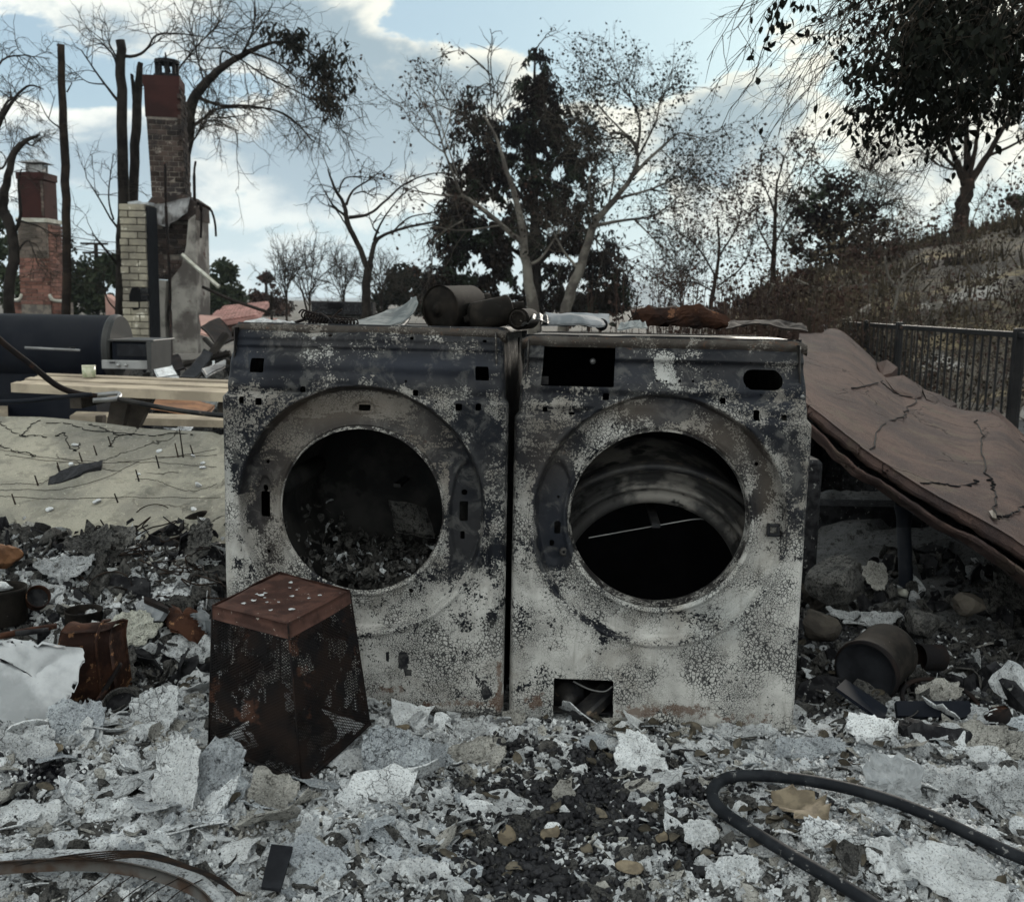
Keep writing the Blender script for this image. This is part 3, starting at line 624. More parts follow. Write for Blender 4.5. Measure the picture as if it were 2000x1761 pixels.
specR = dict(c=(1287, 1018), Ro=.296, Ri=.2115, vtop=.928, vsh=.738, seed=31, paint=paintR,
  holes=[('b', 1122, 709, 150, 92), ('o', 1503, 744, 80, 38), ('b', 1058, 800, 10, 10), ('b', 1112, 808, 12, 5), ('b', 1180, 776, 13, 13), ('b', 1417, 784, 12, 12), ('b', 1484, 812, 12, 20), ('b', 1540, 817, 11, 11), ('b', 1374, 676, 9, 8), ('b', 1537, 678, 9, 7),
   ('c', 1284, 745, 2.5), ('c', 1303, 746, 2.5), ('c', 1331, 746, 3), ('c', 1358, 746, 2.5), ('c', 1391, 728, 2), ('c', 1480, 710, 2), ('c', 1496, 773, 2), ('c', 1450, 805, 2.5), ('b', 1088, 1035, 13, 24), ('b', 1077, 1066, 10, 12), ('c', 1482, 910, 4), ('c', 1090, 975, 3), ('b', 1139, 1362, 122, 76), ('b', 1139, 1400, 122, 60), ('c', 1401, 782, 2)],
  patch=[(1084, 1005, 34, 98)],
  dents=[(1040, 1080, .012, .08, .006), (1560, 860, .02, .06, -.012), (1582, 870, .01, .08, .010), (1110, 790, .05, .012, .010), (1300, 766, .2, .008, .005), (1540, 1150, .01, .12, -.006), (1330, 700, .15, .006, .004), (1100, 1260, .02, .05, .004)])
for pan, spec, lab, nm in ((LP, specL, 'left burnt front loading machine with a charred drum, rusty basket leaning before its lower corner', 'L'), (RP, specR, 'right burnt front loading machine with rectangular display opening and fallen drum ring inside', 'R')):
    root = thing('washing_machine', lab, 'washing machine', pan.P(np.array(WD/2), np.array(0.), -.37), 'burnt washing machines side by side')
    cu, cv = machine(pan, root, spec); bx = body(pan, root, spec['vtop'], None)
    Pc = lambda u, v, w=0.: pan.P(np.array(u), np.array(v), w)
    ri = spec['Ri']
    # rolled rim of the opening, running inwards
    g = G().lathe(([(ri-.001, .012), (ri+.004, .024), (ri+.002, .034), (ri-.004, .05), (ri-.002, .07), (ri+.010, .072)] if nm == 'R' else [(ri-.001, .012), (ri+.003, .018), (ri+.008, .024), (ri+.02, .03)]), Pc(cu, cv, .0), -pan.n, 96)
    o = part(root, 'door_rim', g, 'burnt_enamel', True); flatattr(o, paint=.55 if nm == 'R' else .45, tan=.2, rust=.15, soot=.3)
    if nm == 'L':
        dv = cv+.0
        g = G().lathe([(.225, .075), (.245, .085), (.25, .12), (.25, .50), (.235, .53), (.0, .535)], Pc(cu, dv), -pan.n+np.array([0, 0, -.05]), 72)
        part(root, 'drum', g, 'drum_steel', True)
        for k in range(3):
            g = G(); a = .9+k*2.094; c = Pc(cu+math.cos(a)*.235, dv+math.sin(a)*.235); ax = -pan.n
            g.tube([c+ax*.1, c+ax*.13, c+ax*.45, c+ax*.48], [.012, .03, .026, .01], 8); part(root, 'drum_paddle', g, 'drum_steel', True)
        g = G(); tiltq = smoothpath([Pc(cu+.0, dv-.15, -.48), Pc(cu+.05, dv-.03, -.36), Pc(cu+.02, dv-.02, -.34)], 5)
        sx = np.linspace(-1, 1, 12); X, Y = np.meshgrid(sx, sx)
        Q = Pc(cu+.06, dv-.085, -.33)+X[..., None]*.06*np.array([.8, .45, -.25])+Y[..., None]*.05*np.array([-.3, .6, .7]); Q = noisy(Q, .012, 5, 22)
        g.slab(Q, np.array([0, 0, .004])); part(root, 'torn_liner', g, 'ash_dark', True)
    else:
        # fallen drum: stepped front ring hanging low, axis tipped
        ax = -pan.n+np.array([0, 0, .16]); c = Pc(cu-.002, cv-.205, -.17)
        g = G().lathe([(.218, .02), (.226, .006), (.238, .0), (.250, .004), (.253, .022), (.256, .024), (.262, .004), (.270, .004), (.273, .045), (.288, .048), (.292, .036), (.300, .036), (.303, .075), (.300, .32)], c, ax, 96); part(root, 'drum', g, 'drum_ring', True)
        g = G().lathe([(.222, .02), (.218, .04), (.225, .06)], c, ax, 80); o = part(root, 'drum_lip', g, 'rust_dark', True)
        g = G().lathe([(.312, -.035), (.322, -.045), (.332, -.035), (.330, .0)], c+np.array([0, 0, .008]), ax, 80); part(root, 'tub_seal', g, 'soot_steel', True)
        a = smoothpath([Pc(*pan.uv(1150, 1050, -.16), -.16), Pc(*pan.uv(1290, 1025, -.17), -.17), Pc(*pan.uv(1365, 1013, -.17), -.17), Pc(*pan.uv(1390, 1020, -.18), -.18)], 14)
        part(root, 'hanging_wire', G().tube(a, .0016, 5), 'steel_grey')
        g = G(); a = np.linspace(0, 2*math.pi, 5)
        for q, s2 in (((1513, 1038), 15),):
            u_, v_ = pan.uv(*q); c = Pc(u_, v_, -.018)
            for dx, dz in ((-1, 0), (1, 0), (0, -1), (0, 1)): g.bbox(c+pan.eu*dx*.0115+np.array([0, 0, dz*.0115]), (.007 if dx else .030, .012, .007 if dz else .030), .0015, pan.R())
        o = part(root, 'latch_socket', g, 'burnt_enamel'); flatattr(o, paint=.3)
        u_, v_ = pan.uv(1101, 1082); g = G().lathe([(.004, -.022), (.009, -.022), (.0105, -.018), (.011, -.006)], Pc(u_, v_, 0)-pan.n*.0+pan.n*.0, -pan.n, 20)
        g = G().lathe([(.003, .020), (.009, .018), (.011, .022), (.011, .032)], Pc(u_, v_), -pan.n, 20); part(root, 'hinge_bolt', g, 'soot_steel', True)
        # pump housing and pipe in the service opening
        g = G().lathe([(0, 0), (.014, .0), (.016, .006), (.020, .006), (.021, .02), (.040, .022), (.040, .08)], Pc(*pan.uv(1110, 1370, -.05), -.04), -pan.n, 28); part(root, 'drain_pump', g, 'soot_steel', True)
        a = Pc(*pan.uv(1128, 1398, -.01), .01); b = Pc(*pan.uv(1192, 1352, -.06), -.08); d = (b-a)/np.linalg.norm(b-a); sd_ = np.cross(d, [0, 0, 1.]); sd_ /= np.linalg.norm(sd_); uu_ = np.cross(sd_, d)
        g = G().bbox((a+b)/2, (np.linalg.norm(b-a), .05, .034), .006, np.stack([d, sd_, uu_], 1)); part(root, 'filter_duct', g, 'soot_steel')
        a = smoothpath([Pc(*pan.uv(x, y, -.05), -.05) for x, y in ((1120, 1330), (1150, 1345), (1180, 1350), (1196, 1340))], 12); part(root, 'loose_wire', G().tube(a, .0022, 5), 'steel_grey')
        g = G().lathe([(.0, .0), (.006, .0), (.0075, .003), (.0075, .012)], Pc(*pan.uv(1158, 706, -.10), -.11), -pan.n, 18); part(root, 'screw_boss', g, 'steel_grey', True)
        g = G(); g.bbox(Pc(*pan.uv(1064, 743, -.05), -.052), (.018, .003, .02), .001, pan.R()); part(root, 'clip', g, 'soot_steel')
        # black backing sheet, paints the dark of the inside behind the openings
    g = G(); bx(g, WD/2, .45, -.60, WD-.05, .88, .004); part(root, 'dark_backing', g, 'black_void')
    g = G(); bx(g, WD/2, .48, -.20 if nm == 'R' else -.56, .02, .01, .3); part(root, 'cross_brace', g, 'soot_steel')
    # small slot nubs and screws along the panel
    for (px, py) in ([(612, 662), (1, 1)][:1] if nm == 'L' else [(1568, 775)]):
        u_, v_ = pan.uv(px, py); part(root, 'screw', G().lathe([(0, -.002), (.004, -.001), (.005, .004)], Pc(u_, v_, 0), -pan.n, 12), 'steel_grey', True)
# ------------------------------------------------------------------ trees
def leaves_at(g, C, size, rng, hang=.5, asp=.42):
    n_ = len(C)
    if not n_: return
    d = rng.normal(size=(n_, 3)); d[:, 2] = d[:, 2]*(1-hang)-hang*2.; d /= np.linalg.norm(d, axis=1, keepdims=True)
    a = np.cross(d, rng.normal(size=(n_, 3))); a /= np.linalg.norm(a, axis=1, keepdims=True)+1e-9
    s = (size*rng.uniform(.6, 1.4, n_))[:, None]
    nn = np.cross(d, a)*s*.12
    v = np.stack([C, C+d*s*.45+a*s*asp+nn, C+d*s, C+d*s*.5-a*s*asp+nn], 1).reshape(-1, 3)
    g.add(v, np.arange(n_*4).reshape(-1, 4))
def grow(g, p, d, L, r, lev, rng, droop, out, kids=4, k=3, wig=.28, up=0.):
    n_ = 5 if lev > 0 else 4; P = [p]; q = p.copy(); dd = d.copy()
    for i in range(n_):
        dd = dd+rng.normal(size=3)*wig+np.array([0, 0, -droop+up]); dd /= np.linalg.norm(dd); q = q+dd*L/n_; P.append(q.copy())
    P = np.array(P); g.tube(P, np.linspace(r, r*.35, len(P)), k, False)
    if lev > 0:
        for c in range(kids):
            t = rng.uniform(.25, 1.); i = min(int(t*n_), n_-1); pp = P[i]+(P[i+1]-P[i])*(t*n_-i)
            nd = (P[i+1]-P[i]); nd /= np.linalg.norm(nd); nd = nd+rng.normal(size=3)*.62; nd /= np.linalg.norm(nd)
            grow(g, pp, nd, L*rng.uniform(.4, .68), r*.6, lev-1, rng, droop, out, kids, k, wig, up)
    else: out.append(P[-1]); out.append(P[len(P)//2])
def tree(name, label, Y, limbs, twigs=None, leaf=None, blobs=None, bark='bark_burnt', twmat='twig', fmat='foliage_dark', group=None, seed=1, cat='tree', dep=.05, root_down=None):
    rng = np.random.RandomState(seed); s = Y/F
    allp = []; polys = []
    for li, L in enumerate(limbs):
        L = np.array(L, float); sl = rng.uniform(-1, 1)*dep if li else 0.
        y0 = 0.
        if allp:
            A = np.concatenate(allp); k = np.argmin(np.hypot(A[:, 0]-L[0, 0], A[:, 1]-L[0, 1])); y0 = A[k, 2]
        m = max(6, len(L)*4); xy = smoothpath(np.stack([L[:, 0], L[:, 1], L[:, 2]], 1), m)
        dist = np.concatenate([[0], np.cumsum(np.hypot(*np.diff(xy[:, :2], axis=0).T))])
        dy = y0+sl*dist*s*12
        W_ = np.array([ay(a, b, Y+c) for a, b, c in zip(xy[:, 0], xy[:, 1], dy)])
        allp.append(np.stack([xy[:, 0], xy[:, 1], dy], 1)); rr = np.maximum(xy[:, 2], .6)*s*.5
        W_ = W_+.10*rr[:, None]*rng.normal(size=W_.shape); polys.append((W_, rr))
    base = polys[0][0][0].copy()
    if root_down is None: root_down = H(base[0], base[1])-.1
    if base[2] > root_down: W_, rr = polys[0]; polys[0] = (np.concatenate([[[base[0], base[1], root_down]], W_]), np.concatenate([[rr[0]*1.25], rr]))
    root = thing(name, label, cat, (base[0], base[1], min(base[2], root_down)), group)
    g = G(); g.tube(polys[0][0], polys[0][1], 9); part(root, 'trunk', g, bark, True)
    tips = []; tw = G()
    for li, (W_, rr) in enumerate(polys):
        if li: g = G().tube(W_, rr, 6 if rr[0]/s > 2.5 else 4); part(root, 'limb', g, bark, True)
        if twigs:
            n_, L0, lev, droop, rad0 = twigs[:5]; i0 = twigs[5] if len(twigs) > 5 else .25; kids = twigs[6] if len(twigs) > 6 else 4; up = twigs[7] if len(twigs) > 7 else 0.
            if li == 0 and len(polys) > 1: nn = int(n_*.35)
            else: nn = n_
            for c in range(nn):
                t = rng.uniform(i0, 1.)**.8; f = t*(len(W_)-1); i = min(int(f), len(W_)-2); pp = W_[i]+(W_[i+1]-W_[i])*(f-i)
                d = W_[i+1]-W_[i]; d /= np.linalg.norm(d)+1e-9; d = d+rng.normal(size=3)*.7; d /= np.linalg.norm(d)
                grow(tw, pp, d, L0*s*rng.uniform(.5, 1.3), rad0*s, lev, rng, droop, tips, kids, 3, .25, up)
    if tw.n: part(root, 'twigs', tw, twmat, kind='stuff')
    lf = G()
    if leaf and tips:
        T_ = np.array(tips); n_, sz = leaf[:2]; idx = rng.randint(0, len(T_), n_); leaves_at(lf, T_[idx]+rng.normal(size=(n_, 3))*sz*s*1.2, sz*s, rng, .35)
    if blobs:
        for (cx, cy, sx, sy, n_, sz, hang) in blobs:
            u = rng.normal(size=(n_, 3))*.5; u /= np.maximum(1, np.linalg.norm(u, axis=1, keepdims=True))
            c = ay(cx, cy, Y); C = c+u*np.array([sx*s, min(sx, sy)*s*.8, sy*s])
            ng = fbm(C[:, 0]/(s*26)+9*seed, C[:, 2]/(s*26), 3, seed % 40)+.6*fbm(C[:, 0]/(s*9), C[:, 2]/(s*9)+4, 2, 3); C = C[ng > (-.20 if hang > .7 else -.12)]
            leaves_at(lf, C, sz*s*(1.5 if hang > .7 else 1.), rng, hang, .17 if hang > .7 else .42)
    if lf.n: part(root, 'crown', lf, fmat, kind='stuff')
    return root

# far left, leaning burnt trunk and the drooping bare crown
tree('bare_tree', 'bare tree with fine drooping twigs at the left edge, above the small brick chimney', 17, [[(-60, 620, 26), (-45, 400, 22), (-20, 280, 16), (20, 205, 7), (55, 168, 4), (85, 175, 2)], [(-25, 300, 10), (5, 215, 6), (25, 190, 3)], [(-30, 260, 10), (-5, 130, 5), (45, 108, 2.5), (70, 115, 2)], [(-20, 270, 8), (0, 330, 5), (20, 300, 3), (26, 290, 2)]],
     twigs=(12, 75, 2, .10, 1.1, .3), bark='bark_burnt', seed=3)
tree('burnt_tree', 'leaning burnt trunk with a bent broken top, left of the small brick chimney', 15, [[(20, 620, 20), (18, 560, 20), (28, 500, 20), (20, 445, 20), (5, 405, 20), (12, 360, 15), (28, 300, 12), (50, 276, 9), (75, 265, 4)], [(50, 276, 5), (62, 284, 3), (80, 272, 2)], [(25, 460, 9), (40, 420, 6), (36, 360, 4), (42, 330, 2)], [(30, 430, 6), (70, 440, 3), (110, 460, 2)], [(30, 500, 5), (55, 470, 3), (75, 520, 1.5)], [(8, 400, 7), (-20, 380, 6)]],
     twigs=(5, 55, 2, .05, 1.0, .3), seed=5)
tree('dead_tree', 'tall straight sawn-off burnt trunk, single pole between the two brick chimneys', 18, [[(128, 700, 17), (129, 610, 17), (130, 450, 16), (127, 300, 16), (121, 180, 14), (119, 88, 13)], [(124, 255, 3), (95, 232, 2.5), (78, 200, 1.5)], [(95, 232, 2), (108, 185, 1.2)], [(131, 180, 4), (141, 162, 2)], [(120, 92, 5), (112, 88, 4)]], twigs=(1, 25, 1, 0, .8, .6, 2), bark='bark_brown', seed=6)
tree('topped_tree', 'thick sawn-off burnt trunk with long bare side branches, just left of the tall chimney', 19, [[(237, 720, 20), (236, 600, 20), (240, 400, 21), (238, 200, 19), (236, 80, 17)], [(238, 110, 7), (262, 110, 6), (285, 98, 5), (305, 70, 4), (345, 66, 3), (400, 72, 1.5)], [(232, 200, 6), (205, 165, 4), (180, 130, 3), (160, 100, 2)], [(232, 145, 6), (222, 110, 4), (205, 90, 4), (198, 86, 3)], [(228, 112, 5), (215, 90, 4)], [(230, 445, 5), (215, 425, 3.5), (195, 390, 3), (168, 347, 1.5)], [(222, 430, 4), (212, 380, 3), (222, 300, 1.5)], [(232, 520, 6), (200, 480, 4), (180, 455, 2)], [(232, 610, 4), (208, 580, 2.5), (202, 520, 1.2)], [(285, 98, 3), (300, 86, 2.5), (312, 80, 1.5)], [(205, 165, 3), (170, 160, 2), (140, 135, 1)]],
     twigs=(5, 70, 2, -.02, 1.0, .35, 3), seed=8)
tree('dead_tree', 'forked shorter sawn-off burnt trunk, right beside the thick one and the tall chimney', 19.5, [[(259, 700, 18), (258, 500, 18), (262, 330, 18), (268, 200, 17), (275, 122, 10)], [(264, 210, 9), (260, 165, 7), (257, 145, 6)], [(264, 172, 4), (285, 165, 3)]], bark='bark_burnt', seed=9)
tree('leaning_tree', 'burnt tree arching right behind the tall chimney, dark leaf clusters at its outer end', 22, [[(340, 640, 26), (352, 420, 25), (368, 250, 22), (376, 200, 20), (400, 165, 17), (440, 128, 13), (485, 103, 10), (530, 84, 6), (580, 88, 4), (625, 120, 3)], [(385, 190, 8), (430, 206, 6), (490, 208, 4.5), (560, 225, 3), (615, 280, 1.6)], [(372, 250, 8), (400, 230, 6), (430, 212, 4), (500, 212, 2.5)], [(370, 285, 4), (385, 265, 3), (410, 235, 2.5), (465, 255, 1.4)], [(470, 112, 6), (490, 70, 3.5), (500, 30, 1.6)], [(430, 135, 6), (440, 100, 3), (520, 150, 3.5), (600, 190, 2), (640, 230, 1.4)], [(490, 103, 4), (545, 125, 3), (590, 160, 2), (640, 185, 1.3)], [(400, 165, 4), (385, 110, 3), (375, 60, 1.5)], [(345, 140, 4), (385, 90, 3), (430, 48, 1.4)]],
     twigs=(20, 105, 2, .09, 1.15, .15, 3), bark='bark_burnt', blobs=[(630, 115, 66, 46, 430, 9, .78), (655, 155, 42, 50, 300, 9, .8), (545, 62, 50, 20, 120, 9, .78), (590, 90, 54, 34, 200, 9, .78), (645, 200, 36, 30, 240, 9, .8), (575, 70, 20, 24, 200, 9, .75), (610, 130, 40, 40, 300, 9, .8)], seed=10)
tree('burnt_tree', 'small forked black tree with windswept bare limbs above the left machine', 14, [[(713, 640, 20), (715, 590, 18), (717, 545, 17), (722, 515, 14)], [(720, 530, 13), (700, 480, 11), (680, 440, 11), (672, 400, 8), (655, 370, 6), (645, 345, 4), (640, 330, 2.5)], [(720, 525, 12), (730, 480, 10), (745, 462, 7), (790, 445, 6), (840, 435, 5), (900, 420, 2)], [(682, 425, 8), (720, 418, 6), (750, 395, 5), (790, 360, 3.5), (840, 340, 2.5), (890, 338, 1.2)], [(676, 400, 6), (690, 372, 4), (720, 352, 3), (745, 333, 1.8)], [(662, 375, 4), (672, 350, 3), (700, 345, 2), (740, 352, 1.3)], [(730, 470, 6), (742, 440, 4), (765, 405, 3), (800, 370, 2), (850, 350, 1.2)], [(672, 420, 5), (650, 400, 4), (632, 370, 2)], [(690, 380, 3), (710, 375, 2.5), (735, 388, 1.5)], [(676, 440, 4), (655, 408, 3), (640, 400, 2)], [(765, 455, 4), (800, 425, 3), (850, 415, 1.6)], [(740, 455, 5), (728, 440, 3), (745, 415, 2)]],
     twigs=(4, 55, 1, .02, 1.1, .35, 3), seed=12)
# scorched evergreen between the machines
bl = []
for (cy, x0, x1, n_) in ((120, 1035, 1062, 130), (150, 1025, 1070, 200), (175, 1020, 1078, 260), (205, 1022, 1090, 300), (235, 990, 1105, 480), (265, 975, 1130, 560), (300, 960, 1140, 680), (335, 930, 1150, 750), (370, 895, 1160, 850), (405, 880, 1165, 900), (440, 870, 1170, 950), (475, 860, 1180, 950), (510, 855, 1205, 1000), (545, 850, 1215, 1000), (580, 850, 1225, 1000)):
    w = x1-x0; k = max(1, int(w/70))
    for i in range(k): bl.append((x0+(i+.5)*w/k, cy, w/k*.72+6, 27, int(n_*3.1)//k+40, 7.5, .85))
bl += [(920, 210, 34, 42, 442, 7.5, .85), (905, 240, 28, 40, 255, 7.5, .85), (955, 235, 40, 40, 442, 7.5, .8), (930, 290, 60, 50, 782, 7.5, .8), (900, 330, 40, 50, 561, 7.5, .8), (890, 420, 40, 60, 714, 7.5, .8), (1150, 250, 30, 50, 289, 7.5, .85), (1140, 300, 36, 60, 442, 7.5, .8), (1180, 480, 40, 60, 340, 7.5, .8), (1200, 560, 40, 50, 408, 7.5, .8), (960, 330, 60, 60, 1020, 7.5, .7), (940, 400, 80, 60, 1530, 7.5, .7), (930, 470, 80, 60, 1530, 7.5, .7), (960, 540, 110, 50, 1530, 7.5, .7), (880, 560, 60, 50, 1020, 7.5, .7)]
tree('evergreen_tree', 'tall dark scorched evergreen with drooping foliage rising between the two machines', 30, [[(1046, 700, 30), (1046, 500, 22), (1042, 300, 12), (1045, 100, 3)], [(1044, 420, 8), (960, 300, 5), (915, 215, 2)], [(1044, 380, 8), (1100, 300, 5), (1150, 250, 2)], [(1046, 520, 10), (950, 450, 6), (880, 420, 2)], [(1046, 520, 10), (1130, 450, 6), (1190, 500, 2)], [(955, 330, 4), (962, 250, 3), (954, 125, 1.3)], [(990, 330, 3), (985, 240, 2), (962, 160, 1.2)]],
     twigs=(10, 80, 1, .05, 1.5, .3, 3), blobs=bl, fmat='foliage_scorched', seed=14)
tree('sycamore_tree', 'pale trunked sycamore with a sparse left crown, in front of the dark evergreen', 24, [[(1046, 680, 26), (1040, 600, 23), (1028, 520, 18), (1020, 450, 14), (1005, 380, 11), (985, 320, 8), (970, 270, 5), (945, 225, 3)], [(1025, 480, 12), (980, 440, 10), (930, 400, 9), (900, 380, 7)], [(900, 380, 6), (870, 300, 4), (850, 240, 3), (810, 180, 1.6)], [(870, 300, 3), (820, 260, 2), (780, 200, 1.4)], [(895, 350, 3), (855, 220, 2), (845, 160, 1.2)], [(1030, 520, 8), (1060, 500, 5), (1100, 440, 3)], [(900, 385, 4), (850, 380, 3), (800, 370, 2), (750, 350, 1.2)], [(905, 430, 4), (850, 470, 2.5), (845, 540, 1.2)], [(980, 440, 4), (900, 450, 2.5), (840, 440, 1.4)], [(862, 280, 2.5), (880, 220, 1.6), (860, 170, 1)]],
     twigs=(9, 75, 2, .02, .9, .25, 3), leaf=(800, 6), bark='bark_pale', twmat='twig_pale', fmat='foliage_brown', seed=15)
tree('sycamore_tree', 'pale leaning sycamore with a wide airy crown of small dead leaves, right of the evergreen', 24, [[(1098, 680, 24), (1108, 590, 22), (1135, 520, 18), (1160, 440, 14), (1200, 390, 11), (1235, 345, 9), (1245, 300, 7), (1225, 265, 7), (1190, 260, 4)], [(1242, 300, 7), (1250, 240, 5), (1230, 190, 3), (1200, 160, 1.6)], [(1238, 340, 8), (1290, 290, 5), (1330, 260, 2.5), (1360, 280, 1.2)], [(1165, 440, 9), (1220, 430, 6), (1280, 420, 4), (1330, 380, 2)], [(1245, 310, 5), (1280, 240, 3.5), (1290, 190, 2)], [(1200, 390, 6), (1270, 370, 4), (1340, 340, 2)], [(1225, 265, 4), (1180, 220, 3), (1150, 180, 1.6)], [(1225, 268, 4), (1170, 270, 3), (1130, 240, 1.5)], [(1160, 440, 6), (1150, 360, 4), (1170, 310, 2)], [(1240, 430, 4), (1280, 470, 2.5), (1320, 520, 1.4)], [(1290, 290, 3), (1320, 320, 2), (1365, 350, 1.2)], [(1190, 395, 4), (1200, 330, 3), (1180, 300, 1.5)], [(1130, 525, 7), (1100, 490, 5), (1075, 440, 2)]],
     twigs=(17, 85, 2, .0, .85, .2, 4), leaf=(5200, 5.4), bark='bark_pale', twmat='twig_pale', fmat='foliage_dark', seed=16)
tree('young_tree', 'thin sparse tree with scattered dead leaves, left of the bushy tree on the slope', 22, [[(1385, 660, 10), (1390, 590, 9), (1400, 530, 7), (1405, 480, 5), (1400, 420, 3)], [(1398, 540, 4), (1360, 480, 3), (1320, 450, 1.6)], [(1405, 500, 4), (1440, 440, 3), (1450, 390, 1.5)], [(1395, 570, 4), (1350, 550, 3), (1300, 560, 1.5)], [(1400, 560, 4), (1450, 520, 3), (1470, 470, 1.5)]],
     twigs=(22, 70, 2, .0, .75, .2, 3), leaf=(2300, 5), bark='bark_brown', twmat='twig_pale', fmat='foliage_brown', seed=17)
tree('young_tree', 'thin tree with pollarded upright shoots on the slope, left side of the dark bushy one', 21, [[(1505, 640, 13), (1508, 560, 12), (1512, 480, 9), (1515, 400, 6), (1518, 350, 4)], [(1514, 420, 4), (1500, 380, 3), (1482, 345, 1.6)], [(1518, 360, 3), (1528, 320, 3.4), (1530, 303, 3)], [(1516, 380, 3), (1545, 340, 3), (1560, 300, 2)], [(1510, 500, 5), (1480, 440, 3), (1478, 400, 1.6)], [(1512, 480, 5), (1545, 420, 3), (1570, 400, 1.6)]],
     twigs=(9, 55, 2, .0, .8, .3, 3, .05), leaf=(1000, 6), bark='bark_brown', twmat='twig_pale', fmat='foliage_brown', seed=18)
tree('bushy_tree', 'dense scorched bushy tree on the slope, above and left of the fence end', 20, [[(1640, 620, 16), (1642, 540, 14), (1645, 470, 10), (1640, 400, 5)], [(1643, 500, 8), (1590, 440, 5), (1560, 400, 2)], [(1645, 480, 8), (1700, 420, 5), (1740, 390, 2)], [(1643, 520, 6), (1700, 480, 4), (1760, 470, 2)], [(1643, 520, 6), (1580, 500, 4), (1545, 470, 2)], [(1700, 430, 3), (1730, 340, 1.6)], [(1645, 470, 3), (1690, 370, 2), (1700, 320, 1)]],
     twigs=(26, 75, 2, .0, .9, .2, 4), blobs=[(1590, 410, 55, 50, 1200, 8, .3), (1650, 420, 60, 60, 1300, 8, .3), (1590, 470, 60, 45, 1100, 8, .3), (1650, 490, 70, 40, 1000, 8, .3), (1700, 440, 50, 50, 500, 8, .3), (1640, 365, 50, 35, 500, 8, .3)], fmat='foliage_scorched', bark='bark_brown', seed=19)
tree('hilltop_tree', 'dark tree with a fanned crown of ascending limbs standing on top of the slope', 22, [[(1874, 455, 34), (1878, 420, 27), (1888, 370, 25), (1888, 352, 24)], [(1884, 355, 16), (1870, 320, 11), (1850, 270, 7), (1830, 200, 4)], [(1888, 355, 16), (1888, 290, 12), (1885, 220, 7), (1880, 160, 4)], [(1892, 358, 16), (1925, 310, 12), (1960, 250, 8), (2000, 200, 5)], [(1890, 350, 12), (1905, 290, 8), (1915, 220, 5), (1925, 160, 3)], [(1878, 340, 8), (1840, 300, 5), (1815, 270, 3)], [(1930, 305, 7), (1985, 280, 5), (2030, 250, 3)], [(1868, 330, 6), (1855, 330, 4), (1830, 322, 2)], [(1960, 250, 4), (1980, 200, 3), (1985, 150, 2)]],
     twigs=(9, 80, 2, .0, 1.2, .4, 3, .03), blobs=[(1990, 215, 40, 50, 500, 9, .3), (1900, 150, 90, 60, 500, 9, .3)], bark='bark_brown', seed=20)
tree('bare_tree', 'small pale bare tree just left of the hilltop trunk', 26, [[(1862, 452, 5), (1862, 430, 4), (1858, 410, 3)], [(1860, 425, 2), (1845, 400, 1.5), (1840, 390, 1)], [(1860, 420, 2), (1880, 395, 1.4)], [(1895, 445, 3), (1910, 405, 2), (1930, 370, 1)]], twigs=(6, 40, 2, 0, .8, .2, 3, .05), bark='bark_pale', twmat='twig_pale', seed=21)
tree('pine_tree', 'low flat-topped dark pine on the hill crest at the right edge', 24, [[(1990, 440, 8), (1988, 420, 7), (1982, 400, 4)]], blobs=[(1985, 392, 26, 10, 500, 6, .2), (1975, 402, 22, 8, 300, 6, .2), (2010, 398, 26, 12, 400, 6, .2)], fmat='foliage_green', bark='bark_brown', seed=22)
# distant row
for (lab, px, py0, Y, bb, fm, sd_) in (
    ('rounded dark green tree just right of the tall chimney', 435, 620, 55, [(436, 530, 26, 22, 900, 8, .1), (430, 565, 40, 34, 1500, 8, .1), (448, 590, 38, 30, 1100, 8, .1), (410, 590, 30, 30, 700, 8, .1)], 'foliage_green', 30),
    ('big dark green tree between the pole trunk and the tall chimney', 190, 630, 48, [(200, 520, 46, 26, 1000, 9, .1), (185, 560, 60, 46, 2200, 9, .1), (215, 580, 50, 50, 1600, 9, .1), (150, 590, 40, 36, 900, 9, .1)], 'foliage_green', 31),
    ('brown conical tree behind the pink tiled roof', 520, 620, 60, [(520, 550, 14, 24, 500, 7, .2), (518, 575, 30, 26, 1000, 7, .2), (500, 595, 36, 22, 800, 7, .2), (545, 600, 30, 20, 500, 7, .2)], 'foliage_brown', 32),
    ('dark rounded tree behind the small forked burnt tree', 790, 640, 50, [(790, 545, 36, 26, 1500, 8, .1), (800, 580, 60, 34, 2200, 8, .1), (760, 590, 40, 26, 1000, 8, .1), (845, 570, 40, 40, 900, 8, .1)], 'foliage_dark', 33),
    ('dark tree mass at the left edge behind the burnt trunk', 10, 640, 45, [(-5, 440, 26, 40, 700, 9, .2), (5, 500, 50, 60, 1800, 9, .2), (40, 560, 60, 50, 1600, 9, .2)], 'foliage_green', 34),
    ('thin feathery tree right of the sawn-off pole trunk', 145, 630, 50, [(143, 500, 8, 30, 160, 8, .3), (146, 550, 12, 40, 300, 8, .3)], 'foliage_dark', 35),
    ('low dark tree at the foot of the evergreen on its left', 860, 640, 46, [(870, 590, 50, 40, 1500, 9, .3), (930, 600, 50, 30, 900, 9, .3)], 'foliage_scorched', 36),
    ('scorched low tree at the foot of the pale sycamores', 1150, 650, 40, [(1130, 600, 60, 34, 1300, 9, .5), (1190, 590, 44, 40, 900, 9, .5), (1080, 610, 60, 26, 800, 9, .5)], 'foliage_scorched', 37)):
    tree('distant_tree', lab, Y, [[(px, py0, 8), (px, py0-50, 6), (px, py0-80, 4)]], blobs=bb, fmat=fm, seed=sd_, group='trees along the far edge of the neighbourhood')
